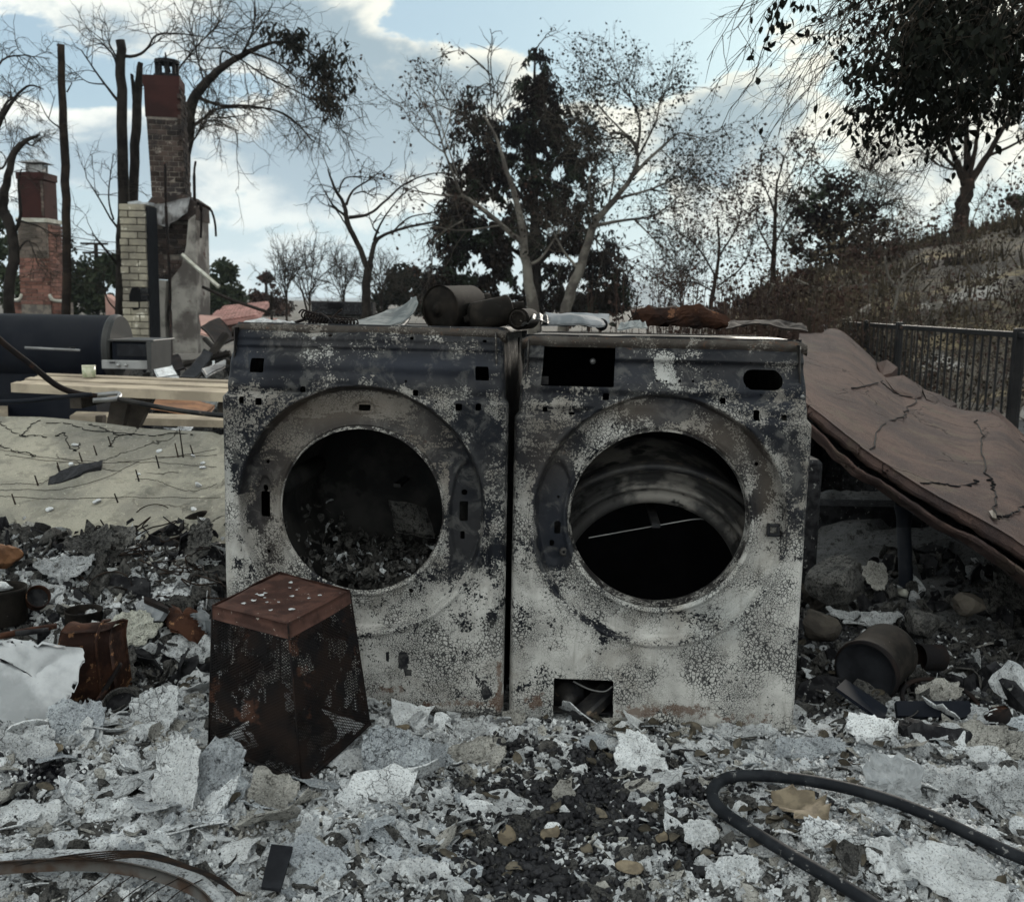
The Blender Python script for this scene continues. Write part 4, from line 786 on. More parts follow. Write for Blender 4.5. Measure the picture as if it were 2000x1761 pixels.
for i, (lab, px, w, top) in enumerate((('bare grey tree, its twig fan widest, between the pink roof and the forked burnt tree', 605, 60, 470), ('smaller bare tree close behind the left side of the forked burnt tree', 672, 44, 505), ('low bare tree right behind the forked burnt trunk', 745, 40, 520), ('faint bare tree left of the widest one', 560, 34, 500), ('bare low tree between the pale sycamores and the thin sparse tree', 1330, 60, 480))):
    tree('distant_bare_tree', lab, 45, [[(px, 640, 5), (px, 600, 4), (px, 570, 3)]]+[[(px, 600-k*6, 2.5), (px+q*w*.4, 560-k*4, 2), (px+q*w, top+abs(q)*50, 1)] for k, q in enumerate((-.9, -.5, -.2, .15, .45, .9))], twigs=(9, 50, 2, -.02, .9, .15, 3, .08), bark='bark_brown', twmat='twig', seed=40+i, group='bare trees on the skyline')
tree('branch_snag', 'thin burnt branch leaning up from behind the left machine', 9, [[(612, 650, 6), (598, 600, 4), (583, 545, 2)], [(604, 620, 3), (625, 600, 1.5)]], bark='bark_burnt', seed=51, cat='branch')

# overhanging foreground tree, trunk standing outside the frame on the right
def overhang():
    rng = np.random.RandomState(77); Y = 4.4; s = Y/F
    root = thing('overhanging_tree', 'leafy drooping branches hanging into the upper right corner against the sky', 'tree', (4.4, 4.9, H(4.4, 4.9)))
    tr = smoothpath([(4.4, 4.9, H(4.4, 4.9)-.1), (4.3, 4.8, 1.4), (4.0, 4.7, 2.6), (3.6, 4.6, 3.4)], 14); part(root, 'trunk', G().tube(tr, np.linspace(.16, .08, 14), 10), 'bark_brown', True)
    tops = []
    for q in ([(2600, -420), (2350, -330), (2050, -230), (1750, -140), (1500, -60)], [(2600, -420), (2400, -160), (2200, -60), (2050, 40), (1950, 120)], [(2450, -380), (2200, -300), (1900, -260), (1650, -200), (1420, -150)], [(2500, -300), (2250, -220), (2000, -120), (1850, -60), (1700, 0)]):
        P = smoothpath([ay(a, b, Y+.25*rng.normal()) for a, b in q], 24); P[0] = tr[-1]; P = np.concatenate([P[:1], P[2:]]); part(root, 'limb', G().tube(P, np.linspace(.05, .008, len(P)), 6), 'bark_burnt', True); tops.append(P)
    tw = G(); tips = []; dens = []
    def arc(p, q, sag, r, sub):
        m = 9; t = np.linspace(0, 1, m)[:, None]; P = p+(q-p)*t; P[:, 2] += sag*4*(t*(1-t))[:, 0]
        P += .022*np.cumsum(rng.normal(size=P.shape), 0); P = smoothpath(P, 20); m = 20; tw.tube(P, np.linspace(r, r*.35, m), 3, False)
        for k in range(sub):
            i = rng.randint(2, m-1); d = P[i+1 if i+1 < m else i]-P[i-1]; d /= np.linalg.norm(d); d = d+rng.normal(size=3)*.45+np.array([-.15, 0, -.25]); d /= np.linalg.norm(d)
            grow(tw, P[i], d, rng.uniform(.08, .30), r*.5, 1 if rng.rand() < .45 else 0, rng, .06, tips, 3, 3, .26)
        for i in range(5, m, 2): tips.append(P[i])
    # long arcs sweeping down-left (endpoints from the picture)
    ends = [(1380, 245), (1392, 158), (1385, 90), (1395, 105), (1400, 165), (1480, 240), (1475, 290), (1468, 305), (1500, 285), (1420, 110), (1545, 400), (1560, 370), (1590, 350), (1600, 330), (1640, 300), (1430, 60), (1650, 370), (1600, 240), (1585, 250), (1700, 300), (1690, 330), (1480, 200), (1530, 150), (1560, 300), (1440, 20), (1455, 95), (1620, 200), (1560, 120), (1640, 120), (1800, 330), (1760, 340), (1850, 300), (1980, 390), (1960, 330), (1790, 480), (1700, 450), (1640, 420)]
    for (ex, ey) in ends:
        sx = ex+rng.uniform(200, 460); sy = ey-rng.uniform(160, 400); sy = min(sy, -20)
        d = Y+rng.normal()*.3; arc(ay(sx, sy, d), ay(ex, ey, d+rng.normal()*.15), rng.uniform(.04, .16), .0035, 10)
    for k in range(150):
        ex = rng.uniform(1550, 2080); lim = np.interp(ex, [1550, 1650, 1750, 1900, 2080], [170, 280, 310, 260, 200]); ey = rng.uniform(-40, lim)
        d = Y+rng.normal()*.4; arc(ay(ex+rng.uniform(20, 240), ey-rng.uniform(100, 260), d), ay(ex, ey, d), rng.uniform(0, .06), .0025, 3)
    part(root, 'twigs', tw, 'twig', kind='stuff')
    # leaves
    T_ = np.array(tips); px, py = proj_arr(T_)
    den = 1.3*gb(px, py, 1815, 100, 65, 110, 2)+1.0*gb(px, py, 1930, 50, 120, 90, 2)+.6*gb(px, py, 1985, 190, 40, 90)+.8*gb(px, py, 1790, 250, 80, 70)+.5*gb(px, py, 1870, 215, 80, 50)+1.0*gb(px, py, 1535, 25, 32, 45)+.35*gb(px, py, 1660, 40, 70, 60)+.3*gb(px, py, 1720, 110, 60, 60)+.14*gb(px, py, 1700, 60, 60, 70)+.35*gb(px, py, 1690, 250, 40, 50)+.05*gb(px, py, 1500, 60, 60, 80)+.12*gb(px, py, 1770, 330, 40, 30)
    den = np.clip(den, .008, 2)*(.06+.94*(fbm(T_[:, 0]*5.5, T_[:, 2]*5.5, 3, 4) > .0)); pr = den/den.sum()
    NL = 5600; idx = rng.choice(len(T_), NL, p=pr); C = T_[idx]+rng.normal(size=(NL, 3))*np.array([.030, .05, .03]); C2x, C2y = proj_arr(C)
    g0 = G()
    def leafmesh(sz, fold, name):
        n_ = 7; t = np.linspace(0, 1, n_); wv = np.sin(t*math.pi)**.75*(.27)*(1-.15*t); rows = []
        for a, w_ in zip(t, wv): rows.append([(-w_*sz, fold*w_*sz, -a*sz), (0, 0, -a*sz-.0*sz), (w_*sz, fold*w_*sz, -a*sz)])
        P = np.array(rows); P[..., 1] += .18*sz*(t[:, None]**2); g = G(); g.grid(P); return mk(name, g, 'leaf_hang', (0, 0, 0), True)
    ms = [leafmesh(.038, f, 'leaf') for f in (.3, .8, -.4)]
    inview = (C2x > 1350) & (C2x < 2010) & (C2y > -10) & (C2y < 700)
    near = np.argsort(C[:, 1]+(~inview)*100)[:290]; sel = set(near.tolist()); st = G()
    for i in range(NL):
        R = Matrix.Translation(Vector(C[i])) @ Matrix.Rotation(rng.uniform(0, 6.28), 4, 'Z') @ Matrix.Rotation(rng.normal()*.5, 4, 'X') @ Matrix.Rotation(rng.normal()*.5, 4, 'Y') @ Matrix.Scale(rng.uniform(.6, 1.25), 4)
        if i in sel: inst(ms[i % 3], 'leaf', R, parent=root)
        else:
            me = ms[i % 3]
            if i < 3: pass
            V = LV[i % 3] if 'LV' in globals() else None
            st.add(np.array([list(R @ Vector(v)) for v in LEAFV[i % 3]]), LEAFF)
    part(root, 'leaves', st, 'leaf_hang', kind='stuff')
def leafv(sz, fold):
    t = np.array([0, .35, .7, 1.]); w_ = np.array([.0, .26, .22, .0])*sz
    return [(0, 0, 0), (-w_[1], fold*w_[1], -.35*sz), (0, 0, -.35*sz), (w_[1], fold*w_[1], -.35*sz), (-w_[2], fold*w_[2]+.08*sz, -.7*sz), (0, .08*sz, -.7*sz), (w_[2], fold*w_[2]+.08*sz, -.7*sz), (0, .17*sz, -sz)]
LEAFV = [leafv(.038, f) for f in (.3, .8, -.4)]
LEAFF = [(0, 1, 2), (0, 2, 3), (1, 4, 5, 2), (2, 5, 6, 3), (4, 7, 5), (5, 7, 6)]
overhang()

# ------------------------------------------------------------------ hillside brush
def brush():
    rng = np.random.RandomState(5)
    sp = [(1430, 590, 15), (1470, 575, 16), (1520, 560, 15), (1560, 600, 13), (1600, 615, 12), (1640, 590, 13), (1500, 620, 12), (1690, 560, 15), (1740, 590, 13), (1790, 620, 12), (1850, 600, 13), (1900, 630, 11.5), (1950, 620, 12), (1990, 640, 11), (1830, 650, 10.5), (1760, 640, 10.8), (1700, 620, 11.5), (1930, 560, 14), (1870, 540, 16), (1980, 580, 13), (1640, 540, 17), (1720, 520, 18), (1800, 560, 15), (1780, 500, 19), (1950, 500, 18), (1980, 460, 20), (1550, 540, 18), (1600, 570, 15), (1970, 700, 9.6), (1900, 720, 9.6), (1830, 700, 9.8), (1780, 690, 10), (1980, 800, 9)]
    for i, (px, py, Y) in enumerate(sp):
        c = ay(px, py, Y); z0 = H(c[0], Y); hgt = rng.uniform(.45, .9)*(Y/14)**.5; wid = rng.uniform(.4, .8)*(Y/14)**.5
        root = thing('dry_shrub', 'reddish brown dry shrub among the brush on the burnt slope', 'shrub', (c[0], Y, z0), 'dry shrubs on the burnt slope')
        tw = G(); tips = []
        for k in range(16):
            d = rng.normal(size=3)*.55+np.array([0, 0, 1.]); d /= np.linalg.norm(d); grow(tw, np.array([c[0], Y, z0-.05])+rng.normal(size=3)*np.array([.1, .1, 0]), d, hgt*rng.uniform(.6, 1.1), .006, 1, rng, -.02, tips, 3, 3, .2)
        part(root, 'branches', tw, 'twig_pale', kind='stuff')
        n_ = 170; u = rng.normal(size=(n_, 3))*.42; C = np.array([c[0], Y, z0+hgt*.5])+u*np.array([wid, wid*.8, hgt*.75]); lf = G(); leaves_at(lf, C, .045*(Y/13), rng, .1); part(root, 'foliage', lf, ['foliage_brown', 'foliage_brown', 'dry_grass'][i % 3], kind='stuff')
    # dry grass tufts as one cover
    g = G(); n_ = 4200; Y = rng.uniform(9, 24, n_); X = rng.uniform(3.2, 12, n_)*(Y/16); Z = H(X, Y)+.10*fbm(X*1.3, Y*1.3, 4, 3); k = fbm(X*.7, Y*.7, 3, 22) > -.02; X, Y, Z = X[k], Y[k], Z[k]
    for kk in range(3):
        a = rng.uniform(0, 6.28, len(X)); hh = rng.uniform(.10, .34, len(X)); ww = .018*Y/12; dx = np.cos(a)*ww; dy = np.sin(a)*ww; jx = rng.normal(size=len(X))*.10; jy = rng.normal(size=len(X))*.10
        v = np.stack([np.stack([X+jx-dx, Y+jy-dy, Z-.03], -1), np.stack([X+jx+dx, Y+jy+dy, Z-.03], -1), np.stack([X+jx*1.6+rng.normal(size=len(X))*.06, Y+jy*1.6, Z+hh], -1)], 1).reshape(-1, 3); g.add(v, np.arange(len(v)).reshape(-1, 3))
    single('dry_grass', g, 'dry_grass', 'straw coloured dry grass and litter over the burnt slope', 'grass', kind='stuff')
    # pale forked dead branches and charred timbers
    for i, (lab, pts, Y, m) in enumerate((
        ('white forked dead branch standing on the slope behind the fence', [[(1738, 640, 4), (1752, 570, 6), (1735, 540, 5), (1728, 500, 4)], [(1752, 572, 5), (1775, 530, 4), (1800, 512, 2)]], 12, 'bark_pale'),
        ('pale curved dead branch low among the shrubs left of the fence', [[(1480, 545, 4), (1505, 555, 4), (1520, 552, 3), (1545, 530, 3)], [(1510, 556, 3), (1498, 580, 2)]], 14, 'bark_pale'),
        ('thin pale dead branch left of the white forked one', [[(1555, 545, 2), (1570, 552, 3), (1590, 560, 2)], [(1558, 550, 2), (1565, 535, 1.4)]], 14, 'bark_pale'))):
        tree('dead_branch', lab, Y, pts, bark=m, seed=60+i, cat='branch', root_down=99)
    for i, (lab, a, b, Y0, Y1, r) in enumerate((('charred log lying across the slope below the hilltop tree', (1850, 513), (1935, 524), 16, 15.5, .11), ('grey fallen timber pointing down the slope just above the fence', (1625, 655), (1700, 600), 11.6, 13, .06), ('dark charred timber on the slope at the right edge', (1935, 560), (2010, 520), 14.5, 15, .08), ('long dark branch lying over the upper slope', (1880, 445), (1800, 470), 20, 21, .03))):
        A, B = ay(*a, Y0), ay(*b, Y1); P = noisy(np.linspace(A, B, 9), .03, i, 3); single('fallen_log', G().tube(P, [r*.8, r, r, r*.95, r, r*.9, r, r*.9, r*.7], 8), 'bark_burnt' if i != 1 else 'bark_pale', lab, 'log', smooth=True)
brush()
for lab, px, py0, Y, bb, sd_ in (('rusty brown scorched bush at the left foot of the slope', 1470, 640, 16, [(1470, 590, 60, 34, 900, 9, .3), (1430, 610, 40, 24, 500, 9, .3)], 71), ('larger rusty brown scorched bush in the middle of the slope foot', 1560, 650, 15, [(1560, 570, 60, 44, 1300, 9, .3), (1590, 610, 60, 34, 900, 9, .3)], 72), ('rusty brown scorched bush touching the fence end', 1650, 650, 14, [(1650, 590, 50, 36, 900, 9, .3)], 73), ('greyish brown scorched bush high on the slope left of the hilltop tree', 1700, 520, 18, [(1700, 500, 70, 26, 900, 8, .3)], 74)):
    tree('scorched_bush', lab, Y, [[(px, py0, 6), (px, py0-30, 5), (px, py0-60, 3)], [(px, py0-20, 4), (px-30, py0-60, 2)], [(px, py0-20, 4), (px+30, py0-70, 2)]], twigs=(10, 50, 1, 0, .9, .2, 3, .05), blobs=bb, fmat='foliage_brown', seed=sd_, cat='bush')
# thin bare brush in front of the slope foot behind the right machine
for i, (px, top, lab) in enumerate(((1440, 540, 'tall reddish dry weeds behind the right machine, at their left end'), (1600, 560, 'tawny dry grass clump just left of the fence'), (1530, 585, 'brown dry weeds directly behind the right machine lid'))):
    rng = np.random.RandomState(90+i); Y = 9.5+i; c = ay(px, 640, Y); z0 = min(c[2], H(c[0], Y))-.1; zt = ay(px, top, Y)[2]; g = G()
    for k in range(420):
        b = np.array([c[0]+rng.normal()*.55, Y+rng.normal()*.2, z0]); t = b+np.array([rng.normal()*.12, rng.normal()*.12, (zt-z0)*rng.uniform(.45, 1.05)]); m_ = (b+t)/2+rng.normal(size=3)*.04; g.tube([b, m_, t], [.006, .005, .002], 3, False)
    leaves_at(g, np.array([c[0], Y, (z0+zt)/2+.1])+rng.normal(size=(2600, 3))*np.array([.60, .3, (zt-z0)*.28]), .035, rng, .1)
    single('dry_weeds', g, 'foliage_brown' if i != 1 else 'dry_grass', lab, 'weeds')
# ------------------------------------------------------------------ chimneys
def frame_y(px0, px1, py, Y, turn):
    a = ay(px0, py, Y); b = ay(px1, py, Y+turn); return a, b
def wallbricks(root, A, U, Wd, z0, z1, ch, bl, N, mat, rng, dep=.012, join=.010, cap=999, miss=0., widths=None, lab=None):
    """bricks laid in courses on a wall face: A origin, U along, N outwards"""
    ms = []
    Rm = np.stack([U, N, np.array([0, 0, 1.])], 1)
    for k in range(3):
        for nb, ln in (('f', bl-join), ('h', bl*.5-join)):
            g = G(); g.bbox((0, 0, 0), (ln, .05, ch-join), .004); v = g.V[0]; v += .002*np.random.RandomState(k).normal(size=v.shape); me = mk('brick', g, mat, (0, 0, 0)); ms.append(me)
    n_ = 0; row = 0; z = z0+ch/2
    while z < z1-ch*.3:
        wd = Wd if widths is None else widths(z)
        off, w_ = (0., wd) if np.isscalar(wd) else wd
        x = off; first = row % 2
        while x < off+w_-.02:
            ln = bl*.5 if (first and x == off) else bl; ln2 = min(ln, off+w_-x)
            if n_ < cap and rng.rand() > miss:
                c = A+U*(x+ln2/2)+np.array([0, 0, z-A[2]])+N*(dep-.025+rng.normal()*.003)
                me = ms[rng.randint(3)*2+(0 if ln2 > bl*.75 else 1)]; sc = ln2/(bl if ln2 > bl*.75 else bl*.5)
                M4 = Matrix.Translation(Vector(c)) @ Matrix(Rm.tolist()).to_4x4() @ Matrix.Diagonal(Vector((sc, 1, 1, 1)))
                inst(me, 'brick', M4, parent=root); n_ += 1
            x += ln2
        z += ch; row += 1
    return n_
def chimney_left():
    Y = 21; rng = np.random.RandomState(1)
    a = ay(44, 600, Y); b = ay(98, 600, Y); side = ay(112, 600, Y+.55)
    U = b-a; U[2] = 0; Wd = np.linalg.norm(U); U /= Wd; N = np.array([U[1], -U[0], 0]); z0 = -.1
    zt = ay(70, 336, Y)[2]; zc = ay(70, 432, Y)[2]; zs = ay(70, 505, Y)[2]; zb = ay(70, 590, Y)[2]
    root = thing('brick_chimney', 'smaller red brick chimney with a thin metal cap, behind the barrel grill at left', 'chimney', (*(a+b)[:2]/2, z0))
    R = np.stack([U, -N, np.array([0, 0, 1.])], 1); D = .62; c0 = (a+b)/2-N*D/2
    def bx(g, cx, z_0, z_1, w, d, dn=0.): g.box((c0[0]+U[0]*cx+N[0]*dn, c0[1]+U[1]*cx+N[1]*dn, (z_0+z_1)/2), (w, d, z_1-z_0), R)
    g = G(); bx(g, 0, z0, zc, Wd+.06-.02, D); part(root, 'core', g, 'mortar')
    g = G(); bx(g, -.01, zc+.06, zt-.14, Wd*.93, D*.95); bx(g, -.01, zt-.14, zt, Wd*1.0, D*1.0); part(root, 'plaster_stack', g, 'stucco_redbrown')
    g = G(); bx(g, 0, zc-.02, zc+.06, Wd*1.14, D*1.1); part(root, 'corbel_band', g, 'concrete_light')
    A = a+np.array([0, 0, z0-a[2]])-N*0.0; A[2] = z0
    n1 = wallbricks(root, A-U*.03, U, Wd+.06, zb-.05, zs, .078, .235, N, 'brick_red', rng)
    A2 = A+U*0; n2 = wallbricks(root, A2, U, Wd, zs, zc-.03, .078, .235, N, 'brick_sooted', rng)
    B0 = A+U*(Wd+.03); NU = U; UU2 = -N
    wallbricks(root, B0, UU2, D, zb, zc-.03, .078, .235, NU, 'brick_red', rng, cap=70)
    wallbricks(root, A+U*(Wd*.93), UU2, D*.9, zc+.1, zt-.16, .078, .235, NU, 'brick_sooted', rng, dep=.0, cap=40)
    # wide shoulders with pale coping
    g = G(); bx(g, 0, z0, zb, Wd*1.75, D*.9, -.02); part(root, 'hearth_wall', g, 'mortar')
    wallbricks(root, A-U*Wd*.375+N*-.045, U, Wd*1.75, zb-.55, zb, .078, .235, N, 'brick_red', rng, cap=80)
    for sx in (-1, 1):
        p = c0+U*sx*Wd*.50+N*(D/2); P = smoothpath([(*p[:2], zb+.16), (*(p+U*sx*.06)[:2], zb+.05), (*(p+U*sx*.28)[:2], zb+.03)], 8); part(root, 'coping', G().tube(P, .035, 6), 'concrete_light', True)
    g = G(); c = c0; hw = .17
    for sx in (-1, 1):
        for sy in (-1, 1): g.box((c[0]+sx*hw*.9, c[1]+sy*hw*.8, zt+.10), (.02, .02, .2))
    part(root, 'cap_mesh', g, 'steel_grey')
    part(root, 'cap_screen', G().box((c[0], c[1], zt+.09), (hw*1.7, hw*1.5, .16)), 'steel_grey')
    P = [(c[0]-.27, c[1]-.24, zt+.2), (c[0]+.27, c[1]-.24, zt+.2), (c[0]+.27, c[1]+.24, zt+.2), (c[0]-.27, c[1]+.24, zt+.2)]
    g = G(); g.add(P+[(c[0], c[1], zt+.29), (c[0], c[1], zt+.17)], [(0, 1, 4), (1, 2, 4), (2, 3, 4), (3, 0, 4), (1, 0, 5), (2, 1, 5), (3, 2, 5), (0, 3, 5)]); part(root, 'cap_lid', g, 'steel_grey')
chimney_left()
def chimney_big():
    Y = 17.5; rng = np.random.RandomState(2)
    root = thing('brick_chimney', 'tall sooted brick chimney with plastered top and broken flue, standing among the burnt trunks', 'chimney', (*ay(340, 690, Y)[:2], -.05))
    Z = lambda px, py: ay(px, py, Y)[2]; X = lambda px, py=400: ay(px, py, Y)[0]
    def prismY(pts, y0, y1):
        v = [ay(px, py, Y) for px, py in pts]; v = np.array([(q[0], y0, q[2]) for q in v]); return G().prism(v, (0, y1-y0, 0))
    D = .66; yf = Y
    # stack: slightly turned so its right side shows
    U = np.array([.985, .17, 0.]); U /= np.linalg.norm(U); N = np.array([U[1], -U[0], 0]); V = -N
    def stack(l, r, zb, zt, mat, name, l2=None, r2=None):
        """frustum between pixel columns l..r on the front face"""
        l2 = l if l2 is None else l2; r2 = r if r2 is None else r2
        xb0, xb1, xt0, xt1 = X(l2), X(r2), X(l), X(r)
        b0 = np.array([xb0, yf, zb]); b1 = b0+U*(xb1-xb0)/U[0]; t0_ = np.array([xt0, yf, zt]); t1 = t0_+U*(xt1-xt0)/U[0]
        v = [b0, b1, b1+V*D, b0+V*D, t0_, t1, t1+V*D, t0_+V*D]
        g = G().add(v, [(3, 2, 1, 0), (4, 5, 6, 7), (0, 1, 5, 4), (1, 2, 6, 5), (2, 3, 7, 6), (3, 0, 4, 7)]); return part(root, name, g, mat)
    z1, z2, z3, z4 = Z(320, 146), Z(320, 165), Z(320, 228), Z(320, 385)
    stack(286, 353, z2, z1, 'stucco_redbrown', 'crown_band', 286, 353)
    stack(288, 352, z3, z2, 'stucco_redbrown', 'plaster_top', 289, 353)
    stack(291, 354, z4, z3, 'mortar', 'core', 297, 359)
    # bricks of the stack: front and side
    hh = z3-z4
    def wf(z): t = (z3-z)/hh; l = 291+6*t; r = 354+5*t; return (X(l)-X(291), (X(r)-X(l))/U[0])
    A = np.array([X(291), yf, z4])
    wallbricks(root, A, U, .6, z4, z3, .084, .155, N, 'brick_dark', rng, widths=wf)
    B = np.array([X(291), yf, z4])
    for (za, zb_) in ((z4, z3),):
        def ws(z): return (0, D)
        nb = 0; row = 0; z = z4+.042
        g = G(); g.bbox((0, 0, 0), (.145, .05, .074), .004); me = mk('brick', g, 'brick_dark', (0, 0, 0))
        while z < Z(320, 170):
            t = np.clip((z3-z)/hh, 0, 1); o = np.array([X(291), yf, 0])+U*((X(354+5*t)-X(291))/U[0]); x = -.07 if row % 2 else 0.
            while x < D-.05:
                c = o+V*(x+.078)+U*(-.012+rng.normal()*.003); M4 = Matrix.Translation(Vector((c[0], c[1], z))) @ Matrix(np.stack([V, -U, np.array([0, 0, 1.])], 1).tolist()).to_4x4(); inst(me, 'brick', M4, parent=root); x += .156
            z += .084; row += 1
    # flue cage on top
    c = np.array([X(322), yf+.3, z1]); g = G()
    for a in range(8):
        t = a*math.pi/4; g.box(c+np.array([math.cos(t+.3)*.16, math.sin(t+.3)*.16, .13]), (.055, .05, .27))
    g.lathe([(.13, .29), (.20, .29), (.20, .23), (.13, .23)], c, (0, 0, 1), 20, ref=(0, 1, 0)); g.lathe([(.15, .05), (.22, .05), (.22, 0), (.15, 0)], c, (0, 0, 1), 20, ref=(0, 1, 0)); part(root, 'flue', g, 'char', kind='stuff')
    part(root, 'flue_spike', G().tube([c+np.array([.02, 0, .1]), c+np.array([-.02, 0, .42])], [.05, .01], 6), 'char')
    # shoulder where the stack widens, metal flashing draped over it
    part(root, 'shoulder', prismY([(297, 386), (360, 380), (382, 395), (384, 430), (288, 430), (290, 395)], yf-.03, yf+D+.1), 'brick_dark')
    rows = []
    for i, t in enumerate(np.linspace(0, 1, 14)):
        p = ay(287+85*t, 398+4*math.sin(t*5)-t*6, Y); q = ay(290+80*t, 418+22*math.sin(t*math.pi)*(1.2 if t < .6 else 1), Y); rows.append([(p[0], yf-.05, p[2]), ((p[0]+q[0])/2, yf-.12-.03*math.sin(i*2.1), (p[2]+q[2])/2), (q[0], yf-.14-.04*math.sin(i*1.7), q[2])])
    part(root, 'flashing', G().slab(noisy(np.array(rows), .03, 3, 3), np.array([0, -.01, .004])), 'flashing', True)
    # throat of red brick behind the flashing, then hearth walls
    z5, z6, z7 = Z(320, 430), Z(320, 545), -.1
    g = G(); a = np.array([X(290), yf+.10, z6]); g.box(((X(290)+X(368))/2, yf+.45, (z5+z6)/2), (X(368)-X(290), .6, z5-z6)); part(root, 'throat', g, 'mortar')
    wallbricks(root, np.array([X(291), yf+.15, z6]), np.array([1., 0, 0]), X(366)-X(291), z6, z5-.02, .084, .17, np.array([0, -1., 0]), 'brick_dark', rng, miss=.10, dep=.02)
    part(root, 'left_pier', prismY([(290, 545), (325, 548), (322, 600), (325, 690), (290, 690)], yf-.02, yf+.5), 'plaster_grey')
    part(root, 'right_pier', prismY([(337, 545), (356, 520), (366, 480), (370, 430), (383, 420), (386, 560), (388, 690), (337, 690)], yf-.06, yf+.7), 'plaster_grey')
    part(root, 'hearth_back', prismY([(300, 548), (360, 548), (360, 690), (300, 690)], yf+.35, yf+.6), 'plaster_grey')
    part(root, 'strut', G().tube([ay(356, 497, Y-.3), ay(372, 512, Y-.35), ay(428, 560, Y-.5)], .035, 5), 'concrete_light')
    # bent rods sticking out at the shoulder
    for pts in ([(378, 395), (395, 400), (412, 410), (420, 435), (422, 462)], [(382, 398), (392, 400), (393, 430), (392, 465)], [(380, 400), (379, 340), (382, 315)]):
        part(root, 'rebar', G().tube(smoothpath([ay(x, y, Y+.1) for x, y in pts], 12), [.028]*6+[.02]*6, 5), 'rust_dark')
    part(root, 'rubble_cap', G().slab(noisy(np.array([[ay(250+x, 396-y*.3, Y-.4)+np.array([0, k*.3, 0]) for x in np.linspace(0, 38, 8)] for k, y in enumerate((0, 20, 10))]), .05, 4, 5), np.array([0, 0, .05])), 'ash')
    # cream block pier in front-left
    g = G(); xa, xb = ay(236, 500, Y-.9)[0], ay(287, 500, Y-.9)[0]; zt = ay(260, 398, Y-.9)[2]; yb = Y-.9
    root2 = thing('block_pillar', 'cream painted block pillar with a soot hole, attached left of the tall chimney', 'pillar', ((xa+xb)/2, yb+.2, -.05))
    part(root2, 'core', G().box(((xa+xb)/2, yb+.25, (zt-.1)/2), (xb-xa-.02, .44, zt+.1)), 'mortar')
    ch = (zt-ay(260, 655, Y-.9)[2])/19; row = 0; z = zt-ch/2; w_ = xb-xa
    for row in range(22):
        z = zt-ch*(row+.5); cuts = [(0, w_)] if row == 0 else ([(0, w_*.33), (w_*.33, w_*.67)] if row % 2 else [(0, w_*.66), (w_*.66, w_*.34)])
        for (x, l) in cuts:
            mt = 'block_cream'
            if 11 <= row <= 14 and x < w_*.5 and row % 2: l2 = l
            g = G().bbox((xa+x+l/2+rng.normal()*.004, yb+.02+rng.normal()*.006, z), (l-.012, .08, ch-.012), .008); part(root2, 'block', g, 'char' if (12 <= row <= 13 and x > 0) else mt)
    part(root2, 'side_face', G().box((xb+.012, yb+.24, zt/2), (.02, .44, zt-.05)), 'slate_dark')
    g = G(); g.prism([(ay(px, py, yb)[0], yb-.025, ay(px, py, yb)[2]) for px, py in ((258, 562), (270, 560), (276, 575), (278, 590), (272, 604), (262, 606), (254, 596), (253, 578))], (0, .02, 0)); part(root2, 'soot_hole', g, 'black_void')
chimney_big()
a = smoothpath([ay(323, 318, 15), ay(324, 400, 15), ay(330, 520, 15), ay(334, 640, 15), ay(335, 735, 13.2)], 20)
single('steel_rod', G().tube(a, .022, 6), 'rust_dark', 'long thin rod standing upright in front of the tall chimney', 'rod', smooth=True)

# ------------------------------------------------------------------ houses, walls and pole far behind
def box_at(g, px0, px1, py0, py1, Y, D): a, b = ay(px0, py0, Y), ay(px1, py1, Y); g.box(((a[0]+b[0])/2, Y+D/2, (a[2]+b[2])/2), (b[0]-a[0], D, a[2]-b[2])); return g
root = thing('tiled_house', 'low house with a pink tiled roof between the tall chimney and the left machine', 'house', (*ay(460, 640, 32)[:2], -.1))
part(root, 'wall', box_at(G(), 385, 500, 622, 655, 32.6, 3), 'wall_pink')
A, B, C_, D_ = ay(386, 636, 32), ay(505, 618, 32), ay(526, 592, 36), ay(440, 600, 36)
part(root, 'roof', G().prism([A, B, C_, D_], (0, 0, -.12)), 'roof_pink')
for i in range(7):
    for j in range(15):
        u, v = (j+.5+.5*(i % 2))/15.5, (i+.5)/7; p = A*(1-u)*(1-v)+B*u*(1-v)+C_*u*v+D_*(1-u)*v
        if i == 0 and j == 0: g = G().bbox((0, 0, 0), (.13, .34, .07), .02, rotm((1, 0, 0), .18)); tm = mk('tile', g, 'roof_pink', (0, 0, 0))
        inst(tm, 'tile', Matrix.Translation(Vector(p+np.array([0, 0, .04]))) @ Matrix.Rotation(.12, 4, 'Y'), parent=root)
part(root, 'window', box_at(G(), 400, 412, 628, 640, 32.55, .05), 'black_void')
o = single('pink_wall', G().prism([ay(x, y, 24) for x, y in ((205, 575), (226, 590), (230, 640), (208, 640))], (0, .4, 0)), 'wall_pink', 'stump of pink wall left of the block pillar', 'wall')
root = thing('ruined_wall', 'dark burnt wall remains behind the forked black tree', 'wall', (*ay(660, 610, 15)[:2], -.05)); part(root, 'wall_panel', box_at(G(), 608, 728, 588, 615, 15, .3), 'char'); part(root, 'wall_base', box_at(G(), 600, 735, 612, 650, 15.1, .3), 'ash_dark')
part(root, 'window_gap', box_at(G(), 640, 668, 592, 604, 14.97, .02), 'black_void')
root = thing('utility_pole', 'wooden utility pole with crossarms seen between the trunks at left', 'utility pole', (*ay(187, 560, 60)[:2], -.1)); p = ay(187, 474, 60); b = p.copy(); b[2] = -.1
part(root, 'pole', G().tube([b, p], .12, 8), 'bark_brown')
